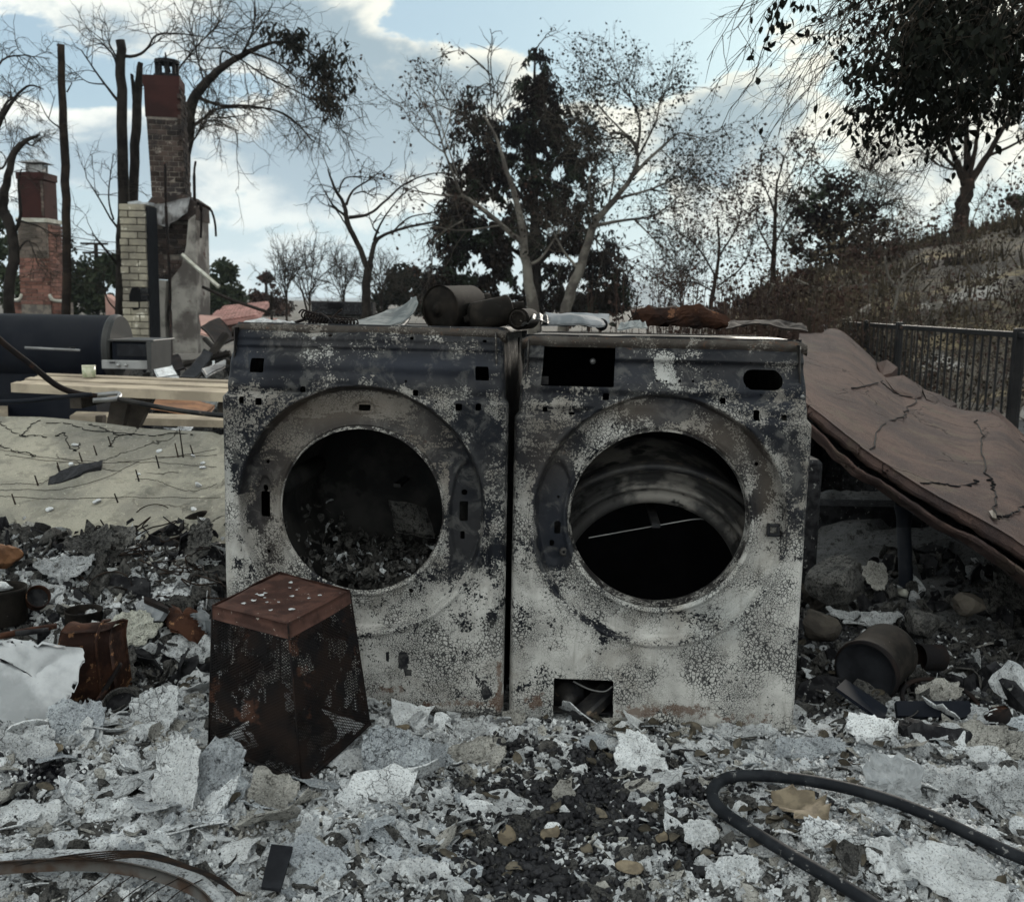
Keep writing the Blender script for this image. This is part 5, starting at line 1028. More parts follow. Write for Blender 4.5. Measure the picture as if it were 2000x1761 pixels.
for yy, w_ in ((476, 26), (494, 22)): part(root, 'crossarm', G().box(ay(184, yy, 59.8), (w_*60/F*2, .12, .12)), 'bark_brown')
for k, yy in enumerate((470, 487, 492)): part(root, 'wire', G().tube(smoothpath([ay(100, yy-14, 58), ay(187, yy, 60), ay(236, yy+4, 62)], 10), .022, 4), 'wire')
# ------------------------------------------------------------------ fence
def fence():
    A = ay(1647, 629, 11.2); B = ay(2000, 660, 6.9); zt = .85; d = np.array([B[0]-A[0], B[1]-A[1], 0]); L = np.linalg.norm(d); d /= L; ext = 2.2
    root = thing('metal_fence', 'black metal picket fence running away behind the fallen rose slab', 'fence', (A[0], A[1], -.3))
    R = np.stack([d, np.array([-d[1], d[0], 0]), np.array([0, 0, 1.])], 1); a = np.array([A[0], A[1], 0])
    for z in (zt, zt-.95): part(root, 'rail', G().bbox(a+d*(L+ext)/2+np.array([0, 0, z]), (L+ext, .035, .04), .004, R), 'fence_black')
    g = G().bbox((0, 0, 0), (.014, .014, .95), .002); me = mk('picket', g, 'fence_black', (0, 0, 0)); sp = .135; n_ = int((L+ext)/sp)
    M3 = Matrix(R.tolist()).to_4x4()
    for i in range(1, n_): p = a+d*(i*sp); inst(me, 'picket', Matrix.Translation((p[0], p[1], zt-.49)) @ M3, parent=root)
    posts = [0, .85]
    for px in (1757,):
        q = ray(px, 640); # where the ray's ground track crosses the fence line
        k = (q[0]*a[1]-q[1]*a[0])/(q[1]*d[0]-q[0]*d[1]); posts.append(abs(k))
    posts += [posts[-1]+2.4*k2 for k2 in (1, 2)]
    for t in posts:
        if t < L+ext: p = a+d*t; part(root, 'post', G().bbox((p[0], p[1], zt-.58), (.06, .06, 1.25), .006, R), 'fence_black')
fence()
# ------------------------------------------------------------------ fallen rose slab at right
def slab_right():
    nearp = [(1560, 775, 3.75), (1640, 838, 3.55), (1700, 885, 3.4), (1800, 950, 3.15), (1920, 1015, 2.9), (2000, 1065, 2.75), (2150, 1180, 2.6), (2350, 1330, 2.5)]
    farp = [(1560, 652, 5.6), (1600, 652, 5.7), (1640, 641, 5.9), (1745, 733, 5.5), (1860, 790, 5.2), (1945, 808, 4.9), (2000, 850, 4.8), (2200, 960, 4.5)]
    n_ = 90; a = smoothpath([ay(*q) for q in nearp], n_); b = smoothpath([ay(*q) for q in farp], n_)
    b[:, 2] += .008*fbm(b[:, 0]*4, b[:, 1]*4, 3, 3); t = np.linspace(0, 1, 60)[:, None, None]
    P = a[None]*(1-t)+b[None]*t; P[..., 2] -= .02*np.sin(t[..., 0]*math.pi)*.6
    P[..., 2] += .003*fbm(P[..., 0]*3, P[..., 1]*3, 4, 7)
    P[0, :, 1] += .02*fbm(np.arange(n_)*.4, np.arange(n_)*0., 3, 2)
    for i in range(8): P[-1-i, :, :] += ((8-i)/8)**2*np.stack([0*b[:, 0], .05*fbm(b[:, 0]*6, b[:, 0]*0, 3, 5), .015*fbm(b[:, 0]*5, b[:, 0]*0+3, 3, 6)], -1)
    root = thing('fallen_slab', 'large rose coloured concrete slab tilted up behind the right machine, dark hollow beneath', 'slab', (2.2, 4, .2))
    up = np.array([0, 0, 1.]); part(root, 'top_sheet', G().slab(P, up*.018-np.array([0, 0, 0])), 'slab_rose', True)
    # layered broken near edge
    e1 = a+np.array([0, .02, -.030]); rows = [P[0]+np.array([0, .0, -.012]), P[0]+np.array([-.006, -.008, -.026]), P[0]+np.array([-.006, .0, -.036])]
    rows = [noisy(r_, .007, 3, 22) for r_ in rows]; part(root, 'edge_layer', G().slab(np.array(rows), np.array([0, -.05, .004])), 'slab_rose')
    rows = [noisy(P[0]+np.array([-.03, dy, dz]), .014, 5, 8) for dy, dz in ((-.03, -.048), (-.045, -.056), (-.04, -.064), (.0, -.07))]
    part(root, 'lower_layer', G().slab(np.array(rows), np.array([0, -.08, .01])), 'slab_rose')
    Pu = P.copy(); Pu[..., 2] -= .07; Pu[..., 1] += .02; part(root, 'underside', G().slab(Pu[::3, ::3], up*.03), 'char', True)  # underside coloured black to paint in the shade of the hollow
    # broken flaps along the far edge
    def flap(pts, Y0, dz, h, mat='slab_rose'):
        v = np.array([ay(px, py, y)+np.array([0, 0, dz]) for px, py, y in pts]); part(root, 'broken_piece', G().prism(v, (0, 0, -h)), mat)
    flap([(1713, 703, 5.4), (1733, 697, 5.55), (1754, 712, 5.5), (1742, 722, 5.35), (1722, 728, 5.3)], 5, -.015, .05)
    flap([(1728, 730, 5.25), (1765, 725, 5.4), (1802, 748, 5.3), (1800, 766, 5.1), (1775, 775, 4.95), (1745, 752, 5.0)], 5, -.02, .04)
    flap([(1925, 812, 4.85), (1943, 797, 4.95), (1975, 825, 4.9), (2003, 852, 4.8), (2000, 862, 4.6), (1950, 830, 4.75)], 5, .0, .05)
    flap([(1802, 752, 5.35), (1835, 763, 5.3), (1870, 782, 5.2), (1850, 790, 5.1), (1810, 772, 5.1)], 5, -.018, .04)
    # cracks as thin dark gaps (proud shards of filler)
    def onslab(px, py):
        best = None; d = ray(px, py); pp = P.reshape(-1, 3); q = pp-CAM; tt = (q@d)/(d@d); di = np.linalg.norm(q-tt[:, None]*d, axis=1); k = np.argsort(di)[:4]; return CAM+d*tt[k].mean()
    for c in ([(1905, 822), (1918, 850), (1917, 880), (1930, 930), (1935, 945), (1945, 965), (1940, 990), (1948, 1015)], [(1800, 946), (1830, 945), (1860, 950), (1890, 950), (1905, 940)], [(1720, 745), (1750, 770), (1790, 780), (1772, 800), (1760, 815), (1720, 835), (1700, 880)], [(1665, 760), (1690, 755), (1715, 748)], [(1948, 1010), (1965, 1010), (1985, 1000), (2000, 990)], [(1660, 640), (1700, 690), (1720, 725)]):
        Q = np.array([onslab(*q)+np.array([0, 0, .0035]) for q in c]); Q = smoothpath(Q, len(c)*5); Q = Q+.006*np.random.RandomState(3).normal(size=Q.shape)*np.array([1, 1, 0]); part(root, 'crack', G().tube(Q, [.003]*len(Q), 4), 'black_void')
    single('fallen_leaf', G().prism([onslab(px, py)+np.array([0, 0, .012]) for px, py in ((1930, 1005), (1938, 1003), (1945, 1012), (1946, 1020), (1938, 1018))], (0, 0, -.004)), 'leaf_brown', 'single dry leaf lying near the lower edge of the rose slab', 'leaf')
    # bank added to close the hollow behind the slab and keep light out
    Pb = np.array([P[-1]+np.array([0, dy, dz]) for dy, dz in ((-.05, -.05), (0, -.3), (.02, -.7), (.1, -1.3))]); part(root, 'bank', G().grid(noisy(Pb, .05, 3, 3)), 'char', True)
    return P
SLAB = slab_right()
for (lab, cx, cy, Y, w_, dpt, h, mt) in (('low dark wall added to keep the hollow under the rose slab black', 1.5, 0, 4.4, 1.6, .2, .55, 'char'),):
    single('shade_wall', G().box((2.3, 4.2, -.05), (2.6, .15, .5)), mt, lab, 'wall')  # wall put in to keep light out of the hollow

# ------------------------------------------------------------------ tilted cream slab at left
def slab_left():
    fr = [(-250, 808, 4.0), (-60, 811, 3.95), (0, 812, 3.92), (100, 816, 3.9), (200, 826, 3.86), (300, 838, 3.8), (430, 843, 3.72), (520, 848, 3.7)]
    nr = [(-260, 1050, 3.10), (-60, 1052, 3.08), (0, 1053, 3.06), (100, 1056, 3.04), (200, 1060, 3.0), (300, 1064, 2.98), (430, 1066, 2.97), (520, 1068, 2.97)]
    n_ = 100; a = smoothpath([ay(*q) for q in nr], n_); b = smoothpath([ay(*q) for q in fr], n_); t = np.linspace(0, 1, 70)[:, None, None]
    P = a[None]*(1-t)+b[None]*t; px, py = proj_arr(P.reshape(-1, 3)); px = px.reshape(P.shape[:2]); py = py.reshape(P.shape[:2])
    P[..., 2] += .006*fbm(P[..., 0]*3, P[..., 1]*3, 4, 9)+.008*ss(fbm(P[..., 0]*1.6+3, P[..., 1]*1.6, 2, 12), -.1, .1)
    ridge = np.abs((px-100)*.0+(py-(1000-(px-60)*.52))); P[..., 2] -= .012*np.exp(-(ridge/10)**2)*(px < 330); ridge2 = np.abs(py-(1035-(px-230)*.95)); P[..., 2] -= .010*np.exp(-(ridge2/10)**2)
    root = thing('cracked_slab', 'cream cracked concrete slab lying tilted on rubble, left of the machines', 'slab', (-1.2, 3.4, .2))
    part(root, 'sheet', G().slab(P, np.array([0, 0, .05])), 'slab_cream', True)
    def on(px_, py_, dz=0.):
        d = (px-px_)**2+(py-py_)**2; i = np.unravel_index(np.argmin(d), d.shape); return P[i]+np.array([0, 0, dz])
    for c in ([(0, 822), (20, 838), (45, 850), (70, 848), (90, 852)], [(45, 850), (60, 832), (85, 820)], [(90, 826), (130, 828), (170, 838), (215, 845), (255, 848), (275, 836)], [(175, 828), (200, 838), (230, 850), (255, 850)], [(110, 850), (125, 842), (130, 862), (145, 880), (155, 868)], [(215, 872), (225, 855), (245, 848)], [(0, 868), (30, 880), (60, 885), (68, 895)], [(255, 848), (300, 852), (340, 846), (380, 848)]):
        Q = smoothpath([on(*q, .001) for q in c], len(c)*5); Q = Q+.005*np.random.RandomState(3).normal(size=Q.shape)*np.array([1, 1, 0]); part(root, 'crack', G().tube(Q, .0019, 4), 'black_void')
    for i, (x, y, h) in enumerate(((355, 893, .10), (351, 893, .05), (374, 885, .035), (218, 870, .035), (190, 888, .035), (160, 905, .035), (308, 915, .045), (268, 945, .04), (118, 930, .035), (75, 955, .035), (28, 990, .035), (230, 985, .03), (115, 932, .03))):
        p = on(x, y); part(root, 'nail', G().tube([p, p+np.array([-.010, 0, h])], [.003, .0022], 5), 'wire')
    for c in ([(0, 880), (80, 900), (170, 905), (260, 900), (420, 880)], [(0, 968), (60, 965), (120, 960), (200, 940), (260, 912), (300, 905), (425, 915)], [(0, 980), (120, 980), (230, 980), (430, 982)], [(0, 955), (40, 953), (75, 955), (95, 945)], [(265, 945), (300, 942), (340, 955), (380, 962), (425, 950)], [(10, 892), (90, 905), (200, 908), (330, 895), (420, 893)]):
        Q = smoothpath([on(*q, .004) for q in c], 40); Q[:, 2] += .004*np.random.RandomState(5).rand(len(Q)); single('slab_wire', G().tube(Q, .0010, 4), 'wire', 'thin dark wire stretched across the cream cracked slab', 'wire', 'wires lying across the cream slab', smooth=True)
    a_, b_ = on(95, 948, .012), on(198, 918, .02); t = np.linspace(0, 1, 12)
    X = np.array([[a_+(b_-a_)*u+np.array([0, 1, .28])*w*(.055*(math.sin(math.pi*(.12+.8*u))))+np.array([0, 0, .012*math.sin(w*1.5)]) for u in t] for w in (-.5, -.2, .2, .5)])
    single('burnt_board', G().slab(noisy(X, .012, 8, 25), np.array([0, 0, .018])), 'charcoal', 'charred splintered board lying on the cream slab', 'board', smooth=False)
    rng = np.random.RandomState(4)
    for i, (x, y, s_) in enumerate(((388, 949, .018), (400, 915, .012), (392, 906, .010), (312, 880, .012), (192, 986, .016), (375, 1001, .014), (150, 872, .012), (270, 930, .008), (98, 1000, .014), (137, 914, .012), (380, 888, .010))):
        single('pale_pebble', rock(rng, s_, .6, on(x, y, s_*.3)), 'ash_pale', 'small pale pebble lying on the cream slab', 'pebble', 'pebbles scattered on the cream slab')
ICO = None
def ico(sub=2):
    import bmesh
    bm = bmesh.new(); bmesh.ops.create_icosphere(bm, subdivisions=sub, radius=1); v = np.array([p.co[:] for p in bm.verts]); f = [[q.index for q in p.verts] for p in bm.faces]; bm.free(); return v, f
IC = {1: ico(1), 2: ico(2), 3: ico(3)}
def rockv(rng, size, flat=.7, sub=2, jag=.45, facets=7):
    v, f = IC[sub]; v = v.copy()
    for k in range(facets):
        n_ = rng.normal(size=3); n_ /= np.linalg.norm(n_); c = rng.uniform(.45, .85); d = v@n_; m = d > c; v[m] -= np.outer(d[m]-c, n_)
    o = rng.uniform(0, 50); v *= (1+jag*.35*fbm(v[:, 0]*2+o, v[:, 1]*2+v[:, 2]*2, 3, int(rng.randint(30))))[:, None]
    return v*size*np.array([rng.uniform(.8, 1.25), rng.uniform(.7, 1.1), flat]), f
def rock(rng, size, flat, pos, sub=2, jag=.45):
    v, f = rockv(rng, size, flat, sub, jag); v = v@euler(rng.normal()*.2, rng.normal()*.2, rng.uniform(0, 6.28)).T; g = G(); g.add(v+np.asarray(pos), f); return g
slab_left()

# ------------------------------------------------------------------ flakes, sheets
def flakev(rng, size, na=14, nr=3, jag=.30, curl=.25, thick=.03, elong=1.):
    th = np.arange(na)*2*math.pi/na+rng.uniform(-.12, .12, na); o = rng.uniform(0, 99)
    R = 1+jag*1.6*vnoise(np.cos(th)*1.6+o, np.sin(th)*1.6, 3)+jag*.5*rng.normal(size=na); R = np.clip(R, .4, 1.6)
    v = [(0, 0, 0)]
    for k in range(1, nr+1): v += [(math.cos(t)*q*k/nr*elong, math.sin(t)*q*k/nr/elong, 0) for t, q in zip(th, R)]
    v = np.array(v); a = rng.uniform(0, 6.28); u = v[:, 0]*math.cos(a)+v[:, 1]*math.sin(a)
    v[:, 2] = curl*u*u*rng.choice([-1, 1, 1])+.30*curl*v[:, 0]*v[:, 1]+(.16+curl*.3)*fbm(v[:, 0]*1.5+o, v[:, 1]*1.5, 3, 9)
    b = v.copy(); b[:, 2] -= thick*(1+.5*rng.rand(len(b))); m = len(v); F_ = []
    for s_, base in ((1, 0), (-1, m)):
        for i in range(na):
            j = (i+1) % na; q = [0+base, 1+i+base, 1+j+base]; F_.append(q if s_ > 0 else q[::-1])
            for k in range(1, nr):
                q = [1+(k-1)*na+i, 1+k*na+i, 1+k*na+j, 1+(k-1)*na+j]; q = [z+base for z in q]; F_.append(q if s_ > 0 else q[::-1])
    e = 1+(nr-1)*na
    for i in range(na): j = (i+1) % na; F_.append([e+j, e+i, m+e+i, m+e+j])
    return np.concatenate([v, b])*size, F_
def tilt_to_ground(x, y, rng, amt=.35, rz=None):
    e = .04; nx = -(H(x+e, y)-H(x-e, y))/(2*e); ny = -(H(x, y+e)-H(x, y-e))/(2*e)
    n_ = Vector((nx+float(np.clip(rng.normal(), -1.2, 1.2))*amt, ny+float(np.clip(rng.normal(), -1.2, 1.2))*amt-.10, 1)).normalized(); q = n_.to_track_quat('Z', 'Y'); return q.to_matrix().to_4x4() @ Matrix.Rotation(rng.uniform(0, 6.28) if rz is None else rz, 4, 'Z')
def sheet(px, py, wpx, hpx, rot, mat, label, name='ash_sheet', lift=.02, lean=.35, curl=.2, seed=0, nx=22, cat='debris', thick=.004, crumple=1., h=None, group=None):
    """a large crumpled sheet/crust lying on the rubble, centre given in the picture, size measured there"""
    rng = np.random.RandomState(seed+1000); c = ground_hit(px, py); dist = np.linalg.norm(c-CAM); s = dist/F
    W_, L_ = wpx*s/2, hpx*s/2
    na, nr = 52, 13; th = np.arange(na)*2*math.pi/na; o = rng.uniform(0, 99)
    sq = 1/np.maximum(np.abs(np.cos(th)), np.abs(np.sin(th))); cp = np.sort(rng.uniform(0, 2*math.pi, 7)); cr = rng.uniform(.62, 1.12, 7); R = np.interp(th, np.concatenate([cp-2*math.pi, cp, cp+2*math.pi]), np.tile(cr, 3))*(.75+.25*sq)
    R = R*(1+.30*vnoise(np.cos(th)*3+o, np.sin(th)*3, 2)*(rng.rand(na) > .3)+.035*rng.normal(size=na))
    v = [(0, 0, 0)]
    for k in range(1, nr+1): v += [(math.cos(t)*q*k/nr, math.sin(t)*q*k/nr, 0) for t, q in zip(th, R)]
    v = np.array(v)*np.array([W_, L_, 1]); sz = (W_+L_)/2
    fold = fbm(v[:, 0]/sz*1.1+o, v[:, 1]/sz*1.1, 4, seed % 20, .55); rid = 1-np.abs(fbm(v[:, 0]/sz*1.8+o+5, v[:, 1]/sz*1.8, 3, 4))*3
    v[:, 2] = sz*(curl*(v[:, 0]/sz)**2+crumple*(.42*fold+.10*rid))+sz*.10*fbm(v[:, 0]/sz*6, v[:, 1]/sz*6+o, 3, 2)+sz*.05*plates(v[:, 0]/sz+o, v[:, 1]/sz, .35, 3)
    # orient: local y points up the picture (away and up), leaning by `lean`
    Rm = rotm((0, 0, 1), rot); v = v@Rm.T; Rl = rotm((1, 0, 0), lean+math.pi*0); v = v@Rl.T
    b = v-np.array([0, 0, thick]); m = len(v); F_ = []
    for s_, base in ((1, 0), (-1, m)):
        for i in range(na):
            j = (i+1) % na; q = [base, 1+i+base, 1+j+base]; F_.append(q if s_ > 0 else q[::-1])
            for k in range(1, nr):
                q = [z+base for z in (1+(k-1)*na+i, 1+k*na+i, 1+k*na+j, 1+(k-1)*na+j)]; F_.append(q if s_ > 0 else q[::-1])
    e = 1+(nr-1)*na
    for i in range(na): j = (i+1) % na; F_.append([e+j, e+i, m+e+i, m+e+j])
    g = G(); g.add(np.concatenate([v, b])+c+np.array([0, 0, lift]), F_)
    return single(name, g, mat, label, cat, group, smooth=False)
SH = [
 (262, 1262, 100, 90, .2, 'wool', 'yellowish grey fibrous insulation slab right of the rusty canister', .05, .75, .05, .5),
 (372, 1285, 120, 70, -.1, 'ash', 'layered grey crust between the insulation slab and the mesh basket', .03, .5, .1, .8),
 (345, 1575, 84, 160, .10, 'ash_pale', 'tall narrow pale crust standing out of the foreground ash at left', .05, .85, .25, .6),
 (432, 1560, 100, 150, .0, 'ash_blue', 'bluish speckled crumpled crust just right of the tall pale one', .04, .8, .2, 1.),
 (528, 1575, 105, 90, -.5, 'ash_tan', 'brown speckled flat crust below the front corner of the basket', .03, .55, .1, .6),
 (765, 1520, 120, 110, -.3, 'ash_blue', 'blue-grey crumpled sheets heaped right of the basket', .04, .8, .2, 1.2),
 (700, 1500, 130, 70, .1, 'ash_pale', 'pale striated sheet lying beside the lower right rim of the basket', .02, .4, .1, .7),
 (915, 1495, 130, 90, .35, 'ash_tan', 'brown-grey plate in front of the gap between the machines', .02, .45, .1, .6),
 (1255, 1505, 100, 110, .1, 'ash_pale', 'bright pale flake with a torn edge in front of the right machine', .03, .7, .12, .6),
 (1185, 1462, 120, 34, 0., 'ash_blue', 'narrow grey strip touching the bright pale flake on its left', .02, .5, .05, .5),
 (1572, 1482, 150, 62, .0, 'ash_blue', 'flat blue-grey sheet off the lower right corner of the right machine', .025, .35, .05, .4),
 (1738, 1580, 105, 130, .15, 'sheet_white', 'crumpled whitish bag-like crust behind the black hose', .05, .95, .3, 1.1),
 (1850, 1560, 110, 90, -.3, 'ash', 'grey rough crust right of the whitish bag-like one', .03, .6, .2, 1.),
 (1860, 1752, 170, 90, -.3, 'ash_pale', 'large pale plate at the lower right overlapping the hose', .05, .65, .15, .6),
 (1735, 1705, 120, 80, .2, 'ash_pale', 'pale broken plate inside the loop of the hose', .03, .6, .2, .9),
 (1620, 1660, 110, 70, -.4, 'ash', 'grey ragged crust inside the bend of the hose', .02, .55, .2, 1.),
 (1960, 1590, 110, 110, .3, 'ash', 'rough grey crust at the right edge above the hose', .04, .8, .2, 1.),
 (155, 1440, 100, 90, .1, 'ash_blue', 'blue-grey smooth plate below the big white sheet', .04, .75, .12, .5),
 (305, 1430, 90, 100, -.2, 'ash', 'tall grey flake left of the basket', .05, .9, .2, .8),
 (55, 1480, 110, 90, .0, 'ash', 'grey crust at the left edge below the big white sheet', .03, .6, .15, .9),
 (230, 1335, 80, 70, .3, 'ash_dark', 'dark folded metal scrap below the rusty canister', .04, .7, .3, 1.),
 (920, 1440, 70, 40, .2, 'ash_pale', 'small pale curled flake in front of the left machine corner', .02, .6, .3, .6),
 (830, 1720, 130, 60, .0, 'ash_pale', 'pale flat crust at the bottom edge left of the charcoal patch', .015, .4, .1, .7),
 (1370, 1655, 70, 60, .4, 'ash_pale', 'small bright folded flake left of the lower hose run', .03, .8, .3, .9),
 (1430, 1725, 110, 60, .3, 'ash', 'grey flake at the bottom edge left of the lower hose run', .02, .5, .2, .9),
 (1185, 1420, 60, 26, .1, 'ash_tan', 'small tan flake under the service opening of the right machine', .015, .5, .1, .5),
 (1460, 1440, 120, 36, .0, 'ash', 'low grey crust along the foot of the right machine', .015, .4, .1, .6),
 (1790, 1400, 70, 44, .1, 'ash_tan', 'small tan crust under the black blade', .02, .5, .1, .5),
 (60, 1610, 120, 60, .2, 'ash_pale', 'pale flake heap at the left edge above the curved strip', .02, .5, .2, .9),
 (210, 1600, 110, 50, .1, 'ash', 'long thin grey crust left of the tall pale one', .02, .5, .2, .7),
 (1010, 1640, 60, 40, .5, 'ash_dark', 'dark crust lump within the charcoal patch', .02, .5, .2, .9),
 (190, 1100, 90, 60, .5, 'ash_dark', 'dark round clump of cinders below the cream slab', .06, .8, .3, 1.),
 (240, 1090, 70, 70, .0, 'ash_dark', 'second dark cinder clump right of the round one', .06, .8, .3, 1.),
 (130, 1140, 110, 50, .1, 'ash', 'pale grey ash heap left of the tangled wires', .05, .5, .2, 1.),
 (390, 1110, 60, 80, .0, 'ash_dark', 'dark dented sheet standing against the left machine', .08, 1.1, .1, .5),
 (300, 1035, 130, 40, .1, 'ash_blue', 'speckled blue-grey panel at the lower edge of the cream slab', .05, .3, .05, .2),
 (1600, 1190, 80, 60, .2, 'stone_tan', 'tan broken lump right beside the right machine', .05, .8, .2, .9),
 (1660, 1150, 110, 90, .3, 'ash_dark', 'grey rubble heap in the shade under the rose slab', .03, .8, .3, 1.),
 (1710, 1160, 50, 60, .5, 'ash_tan', 'tan shard leaning against the vertical black pipe', .06, .9, .1, .4),
 (1960, 1200, 90, 110, .1, 'ash_dark', 'upright grey concrete chunk at the right edge under the slab', .06, 1.0, .1, .5),
 (1700, 1225, 160, 50, .0, 'ash', 'pale ash bank behind the fallen round canister', .03, .5, .2, 1.),
 (1830, 1370, 90, 46, .0, 'ash_tan', 'yellowish crumbly lump under the ring lid', .03, .6, .2, .8),
]
for i, q in enumerate(SH): sheet(q[0], q[1], q[2], q[3], q[4], q[5], q[6], lift=q[7], lean=q[8], curl=q[9], crumple=q[10], seed=i*7+3, thick=.005)

# ------------------------------------------------------------------ ash litter: individuals, then one mass
def cand(rng, n_, y0, ys, yp, xs):
    y = y0+(rng.rand(n_)**yp)*ys; x = rng.uniform(-xs, xs, n_)*y*1.05; e = .04
    nx = -(H(x+e, y)-H(x-e, y))/(2*e); ny = -(H(x, y+e)-H(x, y-e))/(2*e)
    return x, y, H(x, y), nx, ny, charf(x, y), bluef(x, y), darkf(x, y)
def tilt2(nx, ny, rng, amt):
    v = np.array([nx+np.clip(rng.normal(), -1.3, 1.3)*amt, ny+np.clip(rng.normal(), -1.3, 1.3)*amt-.10, 1.]); v /= np.linalg.norm(v); a = rng.uniform(0, 6.283); t = np.array([math.cos(a), math.sin(a), 0.]); t -= v*(t@v); t /= np.linalg.norm(t); return np.stack([t, np.cross(v, t), v], 1)
def inpic(x, y, z, m=20): px, py = proj((x, y, z)); return -m < px < 2000+m and py < 1761+m
def blocked(x, y):
    fy = 2.36-.07*x if x > 0 else 2.352-.089*x
    if -.73 < x < .72 and fy-.008 < y < 3.2: return True
    px, py = proj((x, y, .04))
    if 425 < px < 715 and 1150 < py < 1500-abs(px-590)*.45: return True
    return False
HOSEP = [(1990, 1716), (1900, 1672), (1800, 1620), (1700, 1585), (1600, 1560), (1500, 1548), (1440, 1546), (1398, 1556), (1382, 1585), (1400, 1618), (1450, 1650), (1520, 1695), (1600, 1745), (545, 1690), (535, 1720)]
def litter():
    rng = np.random.RandomState(21); variants = {}
    for mt in ('ash', 'ash_pale', 'ash_blue', 'ash_tan', 'ash_dark'):
        variants[mt] = []
        for k in range(5):
            v, f = flakev(rng, 1., 16, 4, .30, rng.uniform(.10, .40), .05, rng.uniform(.8, 1.25)); g = G(); g.add(v, f); variants[mt].append(mk('ash_flake', g, mt, (0, 0, 0)))
    n_ = 0; tries = 0
    while n_ < 290 and tries < 9000:
        tries += 1; px, py = rng.uniform(-20, 2020), 1761-(rng.rand()**.8)*460; p = ground_hit(px, py)
        if blocked(p[0], p[1]-.03) or (405 < px < 725 and py < 1535): continue
        ch = charf(p[0], p[1])
        if min((px-a)**2+(py-b)**2 for a, b in HOSEP) < 60**2: continue
        if rng.rand() < ch*.93: continue
        s = rng.choice([.016, .026, .038, .052], p=[.30, .32, .26, .12])*rng.uniform(.8, 1.15); bl_ = bluef(p[0], p[1]); dk = darkf(p[0], p[1])
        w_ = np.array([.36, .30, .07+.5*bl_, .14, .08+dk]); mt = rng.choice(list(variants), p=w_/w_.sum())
        M4 = Matrix.Translation(Vector((p[0], p[1], H(p[0], p[1])+s*.40))) @ tilt_to_ground(p[0], p[1], rng, .60) @ Matrix.Scale(s, 4)
        inst(variants[mt][rng.randint(5)], 'ash_flake', M4, 'small curled flake of ash and burnt plaster lying in the foreground litter', 'ash flake', 'curled ash flakes covering the ground'); n_ += 1
    # the uncountable rest
    for mt, cnt, (s0, s1) in (('ash', 3600, (.004, .017)), ('ash_pale', 5200, (.004, .015)), ('ash_blue', 700, (.004, .015)), ('ash_tan', 1500, (.004, .017)), ('ash_dark', 2100, (.005, .019))):
        g = G(); base = [flakev(rng, 1., 8, 1, .28, rng.uniform(.05, .35), .14, rng.uniform(.8, 1.3)) for _ in range(12)]; k = 0
        for x, y, h_, nx, ny, c_, b_, d_ in zip(*cand(rng, cnt*5, 1.45, 1.75, 1.35, .62)):
            if k >= cnt: break
            if blocked(x, y-.01): continue
            if mt != 'ash_dark' and rng.rand() < max(min(1, c_*1.15)*.93, d_*.72): continue
            if mt == 'ash_dark' and rng.rand() > .4+.6*max(c_, d_): continue
            if mt == 'ash_blue' and rng.rand() > .2+b_: continue
            if rng.rand() < .75*(vnoise(x*5+3, y*5, 9) > .12): continue
            s = rng.uniform(s0, s1)*(.8+.25*y)*rng.uniform(.5, 1.1); v, f = base[rng.randint(12)]; g.add(v@tilt2(nx, ny, rng, .5).T*s+np.array([x, y, h_+s*.35+.004]), f); k += 1
        single('ash_litter', g, mt, {'ash': 'grey crumbled ash flakes', 'ash_pale': 'whitish crumbled ash flakes', 'ash_blue': 'bluish ash flakes', 'ash_tan': 'tan crumbled plaster flakes', 'ash_dark': 'dark burnt flakes and cinders'}[mt]+' strewn over the whole ground around the machines', 'ash litter', kind='stuff')
    for mt, cnt, nm in (('ash_pale', 11000, 'ash_crumbs'), ('ash', 11000, 'ash_crumbs'), ('charcoal', 6500, 'charcoal_bits')):
        g = G(); base = [rockv(rng, 1., .7, 1, .6, 4) for _ in range(8)]; k = 0
        RT = [euler(*rng.uniform(0, 6.28, 3)).T for _ in range(40)]
        for x, y, h_, nx, ny, c_, b_, d_ in zip(*cand(rng, cnt*8, 1.45, 1.6, 1.3, .6)):
            if k >= cnt: break
            if blocked(x, y-.01): continue
            if nm == 'charcoal_bits':
                if rng.rand() > .02+c_+.35*d_: continue
                s = rng.uniform(.003, .009)*(1+.4*c_)
            else:
                if rng.rand() < max(min(1, c_*1.1)*.94, .75*d_): continue
                s = rng.uniform(.0018, .006)*(.7+.2*y)
            v, f = base[rng.randint(8)]; g.add(v@RT[k % 40]*s+np.array([x, y, h_+s*.4+.012*rng.rand()]), f); k += 1
        single(nm, g, mt, {'ash_pale': 'fine whitish ash crumbs over the ground', 'ash': 'fine grey ash crumbs over the ground', 'charcoal': 'small black charcoal bits in the dark patch of the foreground'}[mt], 'ash litter' if nm != 'charcoal_bits' else 'charcoal', kind='stuff')
    # larger charcoal lumps
    base = []
    for k in range(6): v, f = rockv(rng, 1., .6, 2, .5, 9); g = G(); g.add(v, f); base.append(mk('charcoal_lump', g, 'charcoal', (0, 0, 0)))
    k = 0
